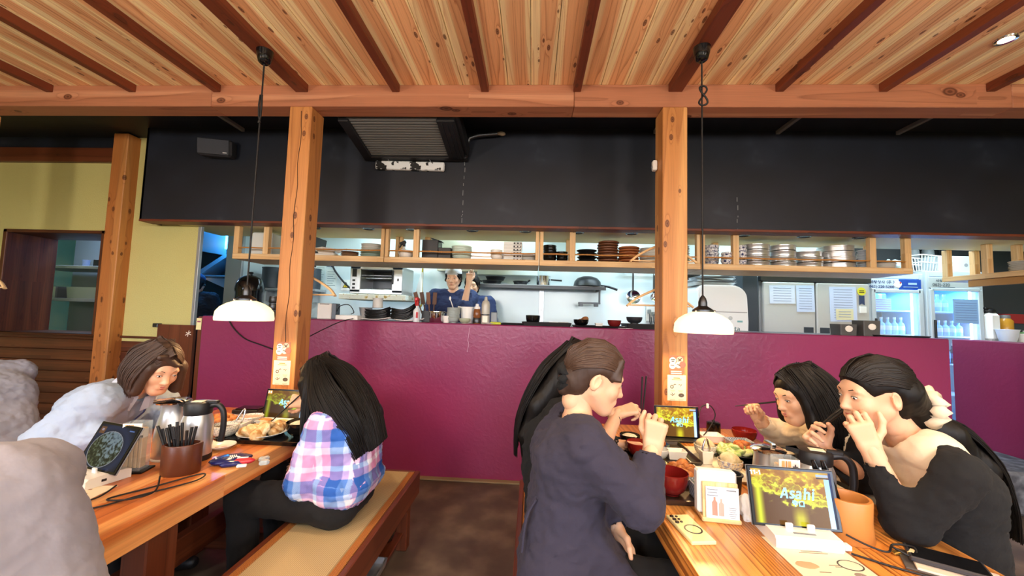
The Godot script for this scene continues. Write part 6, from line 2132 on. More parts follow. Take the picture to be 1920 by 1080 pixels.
	solo("square_cup", square_dish(0.09, 0.07, 0.055), M.porcelain, "tall white square dish holding small tongs on the left table", "dish", V(-1.5, y, -1.985))
	tongs(V(-1.515, y + 0.012, -1.98), V(0.03, 0.1, -0.02), "small steel tongs standing in the white square dish on the left table")
	t = thing("bowl", "pinkish bowl with a patterned rim beyond the white square dish", "bowl", V(-1.545, y, -2.14))
	part("dish", bowl(0.06, 0.045, 0.03), M.net_ware, t)
	part("sauce", mb().lathe(P([0.001, 0.038, 0.054, 0.038, 0.054, 0.036]), 24), mat("c98f78", 0.35), t)
	solo("serving_tray", tray(0.43, 0.3, 0.02), M.black_gloss, "black serving tray at the edge of the left table in front of the checked shirt", "tray", V(-1.29, y, -1.97))
	t = thing("plate", "pale plate with chicken in cream sauce on the left table's black tray", "plate", V(-1.335, y + 0.008, -1.94))
	part("dish", dish(0.115, 0.022), mat("cdd6da", 0.15), t)
	heap(t, "creamed_chicken", 12, 0.085, V(0.034, 0.022, 0.028), V(0, 0.006, 0), food("d8bd8c", "a97840"), 6)
	heap(t, "sauce_fold", 7, 0.07, V(0.04, 0.018, 0.035), V(-0.005, 0.018, 0.01), food("eadcb6", "c9a978"), 9, 0.6)
	t = thing("bowl", "black bowl with white rice on the left table's black tray", "bowl", V(-1.15, y + 0.008, -1.965))
	part("dish", bowl(0.074, 0.07, 0.036), M.black_gloss, t)
	rice(t, V(0, 0.05, 0), 0.062, 0.022)
	t = thing("long_dish", "long pale dish with two compartments beyond the black tray", "dish", V(-1.42, y, -2.14 + 0.0))
	part("dish", square_dish(0.2, 0.075, 0.03), M.porcelain, t)
	part("pickles", mb().blob(V(-0.05, 0.026, 0), V(0.04, 0.01, 0.026), lump, 0.3, 14), food("d79a5e", "b8743a"), t)
	part("sauce", mb().blob(V(0.05, 0.024, 0), V(0.035, 0.008, 0.025), lump, 0.2, 14), food("e8d9a0", "d3c07e"), t)
	solo("square_dish", square_dish(0.09, 0.075, 0.03), M.check_ware, "small blue and white patterned dish by the far tablet on the left table", "dish", V(-1.25, y, -2.12))
	t = thing("tea_cup", "glass cup of amber tea by the hair of the woman in the checked shirt", "cup", V(-1.235, y, -2.26))
	part("glass", tub(0.026, 0.033, 0.075), M.glass, t)
	part("tea", mb().lathe(P([0.001, 0.006, 0.021, 0.006, 0.024, 0.03, 0.001, 0.03]), 20), mat("a8481a", 0.1), t)
	t = thing("wallet", "black leather wallet lying on a magazine at the far end of the left table", "wallet", V(-1.7, y + 0.0125, -2.33), 0.1)
	part("case", mb().box(V(0, 0.012, 0), V(0.15, 0.022, 0.1), 0.008), M.black, t)
	part("flap", mb().box(V(0.01, 0.0265, 0.004), V(0.13, 0.008, 0.085), 0.003), M.black_gloss, t)
	solo("magazine", mb().box(V(0, 0.005, 0), V(0.19, 0.01, 0.13), 0.001), noise_mat(noise(0.05, 3, 81), [[0.0, "d9d6d2"], [0.5, "c9a8a4"], [0.7, "6a6b72"], [1.0, "ecebe8"]], 0.3, 0.35), "folded magazine under the black wallet", "magazine", V(-1.7, y, -2.33), 0.0)
	# pouch and keys near the edge
	t = thing("pouch", "dark blue shiny pouch with white lettering near the edge of the left table", "pouch", V(-1.235, y, -1.61), 0.5)
	part("body", mb().blob(V(0, 0.014, 0), V(0.075, 0.016, 0.05), lump, 0.25, 22), mat("141d57", 0.2), t)
	part("tail", mb().blob(V(0.01, 0.01, 0.045), V(0.05, 0.012, 0.02), lump, 0.3, 16), mat("141d57", 0.2), t)
	for i in 4:
		part("print", mb().box(V(-0.004 + i * 0.007, 0.031, 0.012), V(0.004, 0.002, 0.02), 0.0005, eul(0, 12, 0)), M.white, t)
	part("stripe", mb().box(V(-0.055, 0.026, 0.0), V(0.006, 0.002, 0.03), 0.0005, eul(0, 20, 12)), M.white, t)
	t = thing("key_charm", "red key charm with a white tag beside the dark blue pouch", "charm", V(-1.175, y, -1.6), 0.4)
	part("charm", mb().blob(V(0, 0.014, 0), V(0.045, 0.013, 0.022), lump, 0.3, 18), mat("b92a34", 0.25), t)
	part("print", mb().box(V(-0.004, 0.0275, 0.0), V(0.04, 0.002, 0.008), 0.0005), M.white, t)
	part("tag", mb().box(V(0.002, 0.006, 0.034), V(0.035, 0.01, 0.016), 0.004), M.white, t)
	for q in [[0.0, 0.0, 40.0, "pearly heart, farther of the two by the red charm"], [0.02, 0.03, -20.0, "pearly heart, nearer of the two by the red charm"]]:
		var hp := PackedVector2Array()
		for i in 24:
			var a := TAU * i / 24.0
			hp.append(Vector2(16 * pow(sin(a), 3), 13 * cos(a) - 5 * cos(2 * a) - 2 * cos(3 * a) - cos(4 * a)) * 0.0013)
		var hm := mb()
		var inner := PackedVector2Array()
		for p in hp:
			inner.append(p * 0.8)
		var hb := Basis(V(1, 0, 0), V(0, 0, -1), V(0, 1, 0)) * eul(0, 0, q[2])
		hm.prism(hp, 0.004, 0.014, Vector3.ZERO, hb)
		hm.prism(inner, 0.0, 0.018, Vector3.ZERO, hb)
		solo("heart_charm", hm, mat("c3c9c6", 0.2, 0.3), q[3], "charm", V(-1.11 + q[0] - 0.05 + 0.045, y, -1.62 + q[1] - 0.02))


func tongs(o: Vector3, d: Vector3, label: String) -> void:
	var t := thing("tongs", label, "tongs", o)
	for e in [-1, 1]:
		part("arm", mb().tube(smooth([V(0.012 * e, 0, 0), V(0.016 * e, d.y * 0.5, d.z * 0.5) + V(d.x * 0.5, 0, 0), V(0.005 * e, d.y, d.z) + V(d.x, 0, 0)], 5), 0.0045, 8), M.chrome, t)
	part("bend", mb().tube([V(-0.005, d.y, d.z) + V(d.x, 0, 0), V(0, d.y + 0.006, d.z) + V(d.x, 0, 0), V(0.005, d.y, d.z) + V(d.x, 0, 0)], 0.0045, 8), M.chrome, t)


func right_table() -> void:
	var y := 0.7003
	var beer := beer_screen(256, 166)
	tablet(V(0.815, 0.733, -1.262), -4.4, -14.0, 0.25, 0.168, beer, "large right front tablet showing a beer advertisement", true, "11-1", true, 1.5)
	tablet(V(0.805, 0.712, -2.2), -1.0, -8.0, 0.235, 0.165, beer, "tablet at the far end of the right table showing a beer advertisement", false, "", true, 1.5)
	solo("tablet_rest", mb().box(V(0, 0.006, 0), V(0.2, 0.012, 0.09), 0.004), M.black, "low black rest under the far tablet of the right table", "stand", V(0.805, y, -2.2))
	solo("tablet_rest", mb().box(V(0, 0.004, 0), V(0.2, 0.007, 0.09), 0.003), M.black, "low black rest under the far tablet of the left table", "stand", V(-1.428, y, -2.235))
	leaflet(V(0.815, y, -1.11), 1, 0.2, 0.32, "cream side dish menu leaflet at the near right of the right table", true)
	leaflet(V(0.79, y, -2.0), 3, 0.16, 0.2, "orange toned menu leaflet in front of the far right tablet", false)
	# phone with a magnet ring
	var t := thing("phone", "pale yellow phone lying face down with a ring on its back", "phone", V(0.505, y, -1.28), deg_to_rad(8))
	part("case", mb().box(V(0, 0.0055, 0), V(0.076, 0.011, 0.155), 0.005), mat("e4d89c", 0.2), t)
	part("magnet_ring", mb().lathe(P([0.022, 0.0112, 0.0225, 0.0118, 0.0262, 0.0118, 0.0267, 0.0112]), 32, V(0.004, 0, 0.012)), M.dark_steel, t)
	for i in 3:
		part("camera_lens", mb().lathe(P([0.001, 0.014, 0.006, 0.0138, 0.0065, 0.011]), 16, V(-0.026, 0, -0.064 + i * 0.018)), M.black_gloss, t)
		part("camera_lens", mb().lathe(P([0.001, 0.0135, 0.004, 0.0133, 0.0045, 0.011]), 12, V(-0.011, 0, -0.062 + i * 0.016)), M.black_gloss, t)
	# napkin stand with its card
	t = thing("napkin_holder", "wooden napkin holder with white napkins and a printed drinks card", "napkin holder", V(0.632, y, -1.375), deg_to_rad(-6))
	part("base", mb().box(V(0, 0.007, 0.0), V(0.12, 0.014, 0.085), 0.003), M.shelfwood, t)
	part("back_board", mb().box(V(0, 0.065, 0.024), V(0.11, 0.11, 0.008), 0.002, eul(-5, 0, 0)), M.shelfwood, t)
	part("napkins", mb().box(V(-0.004, 0.082, -0.008), V(0.124, 0.135, 0.04), 0.006, eul(-3, 0, 0)), M.white, t)
	var cd := part("card", mb().box(V(0.004, 0.06, 0.0335), V(0.1, 0.098, 0.002), 0.0, eul(-5, 0, 0)), mat("e3e6ea", 0.5), t)
	var fr := eul(-5, 0, 0)
	for q in [[-0.02, 0.02, "a87f6e"], [0.0, 0.016, "c39d90"]]:
		part("bottle_picture", mb().prism(PackedVector2Array([Vector2(-0.008, -0.03), Vector2(0.008, -0.03), Vector2(0.008, q[1] - 0.01), Vector2(0.003, q[1] - 0.004), Vector2(0.003, q[1] + 0.006), Vector2(-0.003, q[1] + 0.006), Vector2(-0.003, q[1] - 0.004), Vector2(-0.008, q[1] - 0.01)]), 0.0, 0.001, V(q[0], 0.052, 0.0355), fr), mat(q[2], 0.6), cd)
	var tx := mb()
	for i in 7:
		tx.box(V(0.034, 0.048 - i * 0.006, 0.0355 + i * 0.0005), V(0.024 - 0.004 * (i % 3), 0.002, 0.0006), 0.0)
	for i in 3:
		tx.box(V(-0.026, 0.1 - i * 0.009, 0.031 + i * 0.0008), V(0.034 - 0.006 * (i % 2), 0.003, 0.0006), 0.0)
	tx.box(V(0.032, 0.1, 0.031), V(0.03, 0.004, 0.0006), 0.0)
	part("print", tx, mat("7d858c", 0.7), cd)
	solo("tissue", mb().blob(V(0, 0.035, 0), V(0.03, 0.035, 0.025), lump, 0.9, 26).blob(V(0.02, 0.016, 0.02), V(0.035, 0.016, 0.025), lump, 0.8, 22), M.white, "crumpled white tissue between the napkin holder and the large tablet", "tissue", V(0.726, y, -1.37))
	# jugs, sticks, wooden holder
	vacuum_jug(V(1.0, y, -1.455), 0.215, 0.06, -20, "steel vacuum jug with a black lid behind the large tablet", true)
	t = thing("steel_pitcher", "brushed steel pitcher with a flat lid behind the large tablet", "pitcher", V(0.905, y, -1.56))
	part("body", mb().lathe(P([0.001, 0, 0.05, 0, 0.053, 0.006, 0.052, 0.1, 0.047, 0.15, 0.05, 0.165, 0.001, 0.165]), 36), M.steel, t)
	part("lid", mb().lathe(P([0.05, 0.163, 0.058, 0.167, 0.059, 0.172, 0.045, 0.18, 0.02, 0.184, 0.001, 0.184]), 32), M.chrome, t)
	part("lid_tab", mb().box(V(0.006, 0.19, 0.0), V(0.02, 0.018, 0.055), 0.005), M.chrome, t)
	stick_box(V(0.885, y, -1.43), -4, "clear dispenser of coffee sticks behind the large right tablet")
	t = thing("wooden_holder", "round light wooden holder beside the large tablet", "holder", V(0.988, y, -1.3))
	part("cup", mb().lathe(P([0.001, 0, 0.062, 0, 0.064, 0.003, 0.06, 0.06, 0.062, 0.118, 0.06, 0.122, 0.052, 0.122, 0.05, 0.114, 0.05, 0.05, 0.001, 0.05]), 36), mat("bb7a3c", 0.4), t)
	for q in [[-0.03, -0.055, "left"], [-0.016, -0.04, "right"]]:
		var b := thing("black_tongs", "black tongs standing in the light wooden holder, %s one" % q[2], "tongs", V(0.988 + q[0], y + 0.052, -1.3))
		for e in [-1, 1]:
			part("arm", mb().tube([V(0.004 * e, 0, 0.006 * e), V(q[1] * 0.6 + 0.007 * e, 0.09, -0.01 + 0.006 * e), V(q[1] + 0.002 * e, 0.165, -0.02)], [0.006, 0.0065, 0.005], 8), M.black_gloss, b)
	cable("charging_cable", [V(0.945, y + 0.03, -1.25), V(0.98, y + 0.02, -1.215), V(1.02, y + 0.014, -1.2), V(1.06, y + 0.02, -1.23), V(1.09, y + 0.03, -1.2), V(1.06, y + 0.02, -1.17), V(1.03, y + 0.03, -1.2), V(1.07, y + 0.008, -1.21), V(1.1, y + 0.006, -1.17), V(1.115, y + 0.005, -1.13), V(1.08, y + 0.004, -1.105), V(1.0, y + 0.004, -1.14), V(0.92, y + 0.004, -1.2)], 0.0028, "thin black cable bundled on the right table beside the wooden holder")
	solo("cable_clip", mb().box(V(0, 0, 0), V(0.03, 0.014, 0.016), 0.005), mat("cdbd92", 0.6), "pale band round the cable bundle on the right table", "clip", V(1.075, y + 0.02, -1.19), 0.7)
	solo("charger_plug", mb().box(V(0, 0.008, 0), V(0.022, 0.016, 0.024), 0.004), M.white, "small white plug at the right end of the large tablet's stand", "plug", V(0.925, y, -1.225))
	t = thing("phone", "black phone lying on a card wallet near the right table's edge", "phone", V(1.135, y + 0.0125, -1.16), deg_to_rad(-32))
	part("case", mb().box(V(0, 0.007, 0), V(0.155, 0.013, 0.085), 0.005), mat("2e2e33", 0.35), t)
	part("screen_glass", mb().box(V(0, 0.0138, 0), V(0.143, 0.001, 0.076), 0.0004), M.black_gloss, t)
	t = thing("card_wallet", "grey and cream card wallet under the black phone", "wallet", V(1.13, y, -1.145), deg_to_rad(-32))
	part("cover", mb().box(V(0, 0.003, 0), V(0.19, 0.005, 0.11), 0.002), mat("4e4a48", 0.6), t)
	part("inner_card", mb().box(V(0.012, 0.0085, 0.006), V(0.17, 0.006, 0.096), 0.002), noise_mat(noise(0.02, 2, 91), [[0.0, "d9c9b0"], [0.6, "d3bfb0"], [0.75, "d9a9a6"], [1.0, "ded2c2"]], 0.3, 0.6), t)
	part("strap", mb().box(V(-0.1, 0.006, -0.02), V(0.022, 0.008, 0.014), 0.003, eul(0, 30, 20)), mat("b99a52", 0.3, 0.8), t)
	# near tray with the red bowl
	solo("serving_tray", tray(0.3, 0.3, 0.018), mat("3a2a22", 0.3), "dark brown serving tray under the near red bowl", "tray", V(0.6, y, -1.585))
	solo("bowl", bowl(0.063, 0.078, 0.03), M.red_ware, "shiny red bowl nearest the camera on the dark brown tray", "bowl", V(0.53, y + 0.008, -1.52))
	t = thing("square_bowl", "square white bowl with a blue wave pattern right of the near red bowl", "bowl", V(0.632, y + 0.008, -1.5))
	part("dish", square_dish(0.075, 0.075, 0.055), M.check_ware, t)
	part("side_dish", mb().blob(V(0, 0.04, 0), V(0.026, 0.014, 0.026), lump, 0.4, 14), food("8f9a5a", "5d6a35"), t)
	solo("small_dish", bowl(0.028, 0.03), M.net_ware, "small patterned cup beside the napkin holder", "cup", V(0.665, y + 0.008, -1.6))
	t = thing("plate", "black plate of fried chicken on the dark brown tray", "plate", V(0.62, y + 0.008, -1.67))
	part("dish", dish(0.098, 0.018), M.black_gloss, t)
	heap(t, "fried_chicken", 8, 0.05, V(0.03, 0.024, 0.026), V(0.015, 0.006, 0), food("c0783a", "8a4a1e"), 13)
	heap(t, "cabbage", 5, 0.03, V(0.028, 0.014, 0.024), V(-0.055, 0.006, -0.02), food("ddd8b0", "9aa860"), 14, 0.7)
	t = thing("bowl", "black bowl with white rice left of the fried chicken on the right table", "bowl", V(0.505, y + 0.008, -1.655))
	part("dish", bowl(0.056, 0.055, 0.03), M.black_gloss, t)
	rice(t, V(0, 0.036, 0), 0.046, 0.016)
	# second tray, for the woman in black
	solo("serving_tray", tray(0.32, 0.3, 0.018), mat("2a201c", 0.3), "dark serving tray in front of the woman in black", "tray", V(0.62, y, -1.965))
	solo("rect_dish", square_dish(0.088, 0.062, 0.036), M.porcelain, "white rectangular dish near the cream tray on the right table", "dish", V(0.685, y + 0.008, -1.9))
	solo("bowl", bowl(0.044, 0.045), mat("c9cfcc", 0.2), "pale grey bowl by the raised hand of the woman in navy", "bowl", V(0.6, y + 0.008, -1.88))
	solo("bowl", bowl(0.056, 0.062, 0.028), M.red_ware, "shiny red bowl under the chopsticks of the woman in black", "bowl", V(0.515, y + 0.008, -1.905))
	t = thing("bowl", "black bowl with white rice behind the far red bowl on the right table", "bowl", V(0.51, y + 0.008, -2.045))
	part("dish", bowl(0.05, 0.055, 0.028), M.black_gloss, t)
	rice(t, V(0, 0.04, 0), 0.042, 0.018)
	t = thing("plate", "blue rimmed plate of fried food in front of the far right tablet", "plate", V(0.63, y + 0.008, -2.035))
	part("dish", dish(0.072, 0.018), mat("27406e", 0.2), t)
	heap(t, "fried_piece", 6, 0.04, V(0.028, 0.02, 0.024), V(0, 0.006, 0), food("c0783a", "8a4a1e"), 23)
	# cream tray with two topped bowls and the tongs cup
	solo("serving_tray", square_dish(0.2, 0.36, 0.012, 0.004, 1.05), mat("e9e2d0", 0.4), "cream coloured tray in the middle of the right table", "tray", V(0.83, y, -1.83))
	for q in [[0.845, -1.96, "farther"], [0.865, -1.765, "nearer"]]:
		t = thing("bowl", "patterned bowl with a round pale topping on the cream tray, %s one" % q[2], "bowl", V(q[0], y + 0.006, q[1]))
		part("dish", bowl(0.05, 0.05, 0.027), M.net_ware if q[2] == "farther" else M.flower_ware, t)
		part("topping", mb().blob(V(0, 0.05, 0), V(0.042, 0.03, 0.042), lump, 0.15, 20), food("e6dcbc", "cdbf94"), t)
	solo("square_cup", square_dish(0.05, 0.05, 0.055), M.porcelain, "white square cup holding tongs between the two topped bowls", "cup", V(0.805, y + 0.006, -1.86))
	tongs(V(0.805, y + 0.016, -1.86), V(0.006, 0.088, -0.01), "shiny small tongs standing in the white square cup on the cream tray")
	# far side dishes
	solo("rect_dish", square_dish(0.12, 0.09, 0.035), M.porcelain, "white rectangular dish right of the far tablet on the right table", "dish", V(0.985, y, -2.22))
	solo("rect_dish", square_dish(0.12, 0.085, 0.04), M.check_ware, "blue and white patterned dish next to the far white dish", "dish", V(1.085, y, -2.12))
	t = thing("tea_cup", "black cup with a lid at the far end of the right table", "cup", V(1.07, y, -2.37))
	part("body", mb().lathe(P([0.001, 0, 0.036, 0, 0.038, 0.004, 0.037, 0.06, 0.03, 0.064, 0.001, 0.064]), 24), M.black_gloss, t)
	part("knob", mb().lathe(P([0.001, 0.064, 0.008, 0.064, 0.009, 0.072, 0.001, 0.074]), 12), M.dark_steel, t)
	solo("bowl", bowl(0.062, 0.06, 0.03), M.red_ware, "dark red bowl in front of the woman in the cream sweater", "bowl", V(1.175, y, -2.24))
	solo("serving_tray", tray(0.36, 0.28, 0.018), M.black_gloss, "black serving tray in front of the woman in the cream sweater", "tray", V(1.07, y, -1.96))
	t = thing("plate", "black plate of salad and fried chicken by the steel pitcher", "plate", V(1.01, y + 0.008, -1.98))
	part("dish", dish(0.098, 0.02), M.black, t)
	heap(t, "salad_leaf", 10, 0.06, V(0.032, 0.016, 0.026), V(-0.03, 0.006, 0.01), food("dcdcb4", "8fae5c"), 33, 0.8)
	heap(t, "fried_chicken", 6, 0.04, V(0.028, 0.022, 0.024), V(0.03, 0.01, -0.02), food("c77a40", "8f4c22"), 34)
	t = thing("bowl", "black bowl with rice behind the vacuum jug on the right table", "bowl", V(1.17, y + 0.008, -1.9))
	part("dish", bowl(0.056, 0.055, 0.03), M.black, t)
	rice(t, V(0, 0.042, 0), 0.047, 0.018)
	t = thing("bowl", "black bowl of white rice by the elbow of the woman in the black cardigan", "bowl", V(1.1, y, -1.54))
	part("dish", bowl(0.072, 0.062, 0.036), M.black, t)
	rice(t, V(0, 0.045, 0), 0.061, 0.022)
	solo("tea_cup", tub(0.03, 0.036, 0.085), mat("24262a", 0.4), "dark grey cup left of the large tablet", "cup", V(0.76, y, -1.54))
	cable("charging_cable", [V(0.92, 0.82, -2.21), V(0.95, 0.87, -2.25), V(1.0, 0.88, -2.26), V(1.03, 0.83, -2.26), V(1.0, 0.76, -2.26), V(0.96, 0.715, -2.25)], 0.003, "black cable arching up beside the far right tablet")
	solo("cable_clip", mb().box(V(0, 0, 0), V(0.012, 0.026, 0.012), 0.003), M.white, "white clip on the cable beside the far right tablet", "clip", V(0.985, 0.878, -2.252))


func wares() -> void:
	M.red_ware = mat("7c1c1a", 0.12)
	M.net_ware = noise_mat(noise(0.05, 1, 43, FastNoiseLite.TYPE_CELLULAR), [[0.0, "5d7378"], [0.16, "6d8286"], [0.24, "d9d8cc"], [1.0, "e6e3d8"]], 0.06, 0.2, 0.0, 128)
	M.flower_ware = noise_mat(noise(0.045, 2, 47), [[0.0, "3c4f96"], [0.36, "5d6fb0"], [0.42, "e2dcc8"], [0.7, "e6e0cf"], [0.78, "c9a35c"], [1.0, "c2884a"]], 0.09, 0.2, 0.0, 128)
	var im := paint(64, 64, hex("dfe4e6"))
	for y in 64:
		for x in 64:
			var cx := fposmod(x + (8.0 if (y / 8) % 2 else 0.0), 16.0) - 8.0
			var r := sqrt(cx * cx + pow(fposmod(y, 8.0), 2.0))
			if r < 8.0 and int(r) % 3 != 1:
				im.set_pixel(x, y, hex("31486b"))
	M.check_ware = mat("ffffff", 0.2)
	M.check_ware.albedo_texture = tex(im)
	M.check_ware.uv1_triplanar = true
	M.check_ware.uv1_scale = Vector3.ONE / 0.05


# ---------------------------------------------------------------- people
var head_mb: Mb


func make_head() -> Mb:   # face towards +z, the crown up, centre between the ears
	var s := Sdf.new(0.004)
	s.ball(V(0, 0.034, -0.016), V(0.074, 0.088, 0.094))
	s.ball(V(0, -0.03, 0.022), V(0.057, 0.08, 0.066), 0.03)
	s.slab(V(0, -0.1, 0.058), V(0, -0.094, 0.066), 0.015, 0.014, 0.03, V(0.009, 0, 0), V(0.008, 0, 0))
	for e in [-1, 1]:
		s.slab(V(e * 0.05, -0.045, 0.0), V(e * 0.018, -0.092, 0.052), 0.018, 0.016, 0.03)
		s.ball(V(e * 0.034, -0.026, 0.056), V(0.024, 0.022, 0.022), 0.02)
	s.slab(V(0, 0.022, 0.07), V(0, 0.026, 0.066), 0.012, 0.012, 0.02, V(0.036, 0, 0), V(0.03, 0, 0))
	for e in [-1, 1]:
		s.ball(V(e * 0.032, 0.002, 0.092), V(0.018, 0.0105, 0.016), 0.014, Basis(), true)
		s.ball(V(e * 0.031, 0.003, 0.071), V(0.0145, 0.0125, 0.0125), 0.004)
	s.slab(V(0, 0.012, 0.078), V(0, -0.03, 0.096), 0.007, 0.0095, 0.012)
	s.ball(V(0, -0.033, 0.096), V(0.0105, 0.009, 0.0105), 0.008)
	for e in [-1, 1]:
		s.ball(V(e * 0.0105, -0.036, 0.086), V(0.0075, 0.0065, 0.0085), 0.006)
	s.slab(V(0, -0.06, 0.078), V(0, -0.062, 0.079), 0.009, 0.009, 0.014, V(0.016, 0, 0), V(0.016, 0, 0))
	for e in [-1, 1]:
		var b := eul(10, e * 22, 0)
		s.ball(V(e * 0.075, -0.008, -0.014), V(0.009, 0.031, 0.018), 0.006, b)
		s.ball(V(e * 0.082, -0.003, -0.009), V(0.006, 0.018, 0.009), 0.005, b, true)
	s.slab(V(0, -0.045, -0.03), V(0, -0.1, -0.05), 0.047, 0.044, 0.02)
	return s.into(mb())


func hand(m: Mb, w: Vector3, dir: Vector3, back: Vector3, thumb: int, curls: Array, tdir := Vector3(0.62, -0.35, 0.7), tdir2 := Vector3(0.2, -0.55, 0.8), spread := 1.0, scale := 0.94) -> void:
	var z := dir.normalized()
	var x := back.cross(z).normalized()
	var y := z.cross(x)
	var b := Basis(x, y, z).scaled_local(Vector3.ONE * scale)
	var s := Sdf.new(0.0034)
	var q := func(p: Vector3) -> Vector3: return w + b * Vector3(p.x * thumb, p.y, p.z)
	var k := 0.009
	s.slab(q.call(V(0, 0, -0.03)), q.call(V(0, 0, 0.015)), 0.0235 * scale, 0.018 * scale, k, b * V(0.008, 0, 0), b * V(0.014, 0, 0))
	s.slab(q.call(V(0, 0, 0.015)), q.call(V(0, 0.002, 0.082)), 0.0165 * scale, 0.0115 * scale, k, b * V(0.016, 0, 0), b * V(0.027, 0, 0))
	var fx := [0.031, 0.0105, -0.0105, -0.03]
	var fz := [0.086, 0.091, 0.087, 0.077]
	var ln := [0.072, 0.08, 0.074, 0.057]
	for i in 4:
		var c: Array = curls[i]
		var a := 0.0
		var p := V(fx[i], 0.001, fz[i] - 0.004)
		var ps := [q.call(p)]
		var fr := [0.46, 0.3, 0.24]
		for seg in 3:
			a += deg_to_rad(c[seg])
			p += V((fx[i] * 0.16 * spread) * fr[seg] * cos(a), -sin(a), cos(a)) * ln[i] * fr[seg]
			ps.append(q.call(p))
		var r := 0.0088 if i < 3 else 0.0077
		s.chain(ps, [r * scale, r * 0.94 * scale, r * 0.86 * scale, r * 0.76 * scale], 0.004)
	var t0 := V(0.02, -0.008, 0.018)
	var t1 := t0 + tdir.normalized() * 0.044
	var t2 := t1 + tdir2.normalized() * 0.034
	var t3 := t2 + (tdir2.normalized() * 0.8 + V(-0.3, 0, 0.5)).normalized() * 0.026
	s.chain([q.call(t0), q.call(t1), q.call(t2), q.call(t3)], [0.0145 * scale, 0.0115 * scale, 0.0098 * scale, 0.008 * scale], 0.006)
	s.into(m)


const REST := [[18, 22, 14], [22, 26, 16], [26, 30, 18], [30, 32, 20]]
const PINCH := [[38, 42, 24], [48, 52, 30], [62, 66, 34], [72, 72, 36]]
const FIST := [[62, 78, 42], [68, 82, 44], [72, 84, 44], [76, 84, 44]]


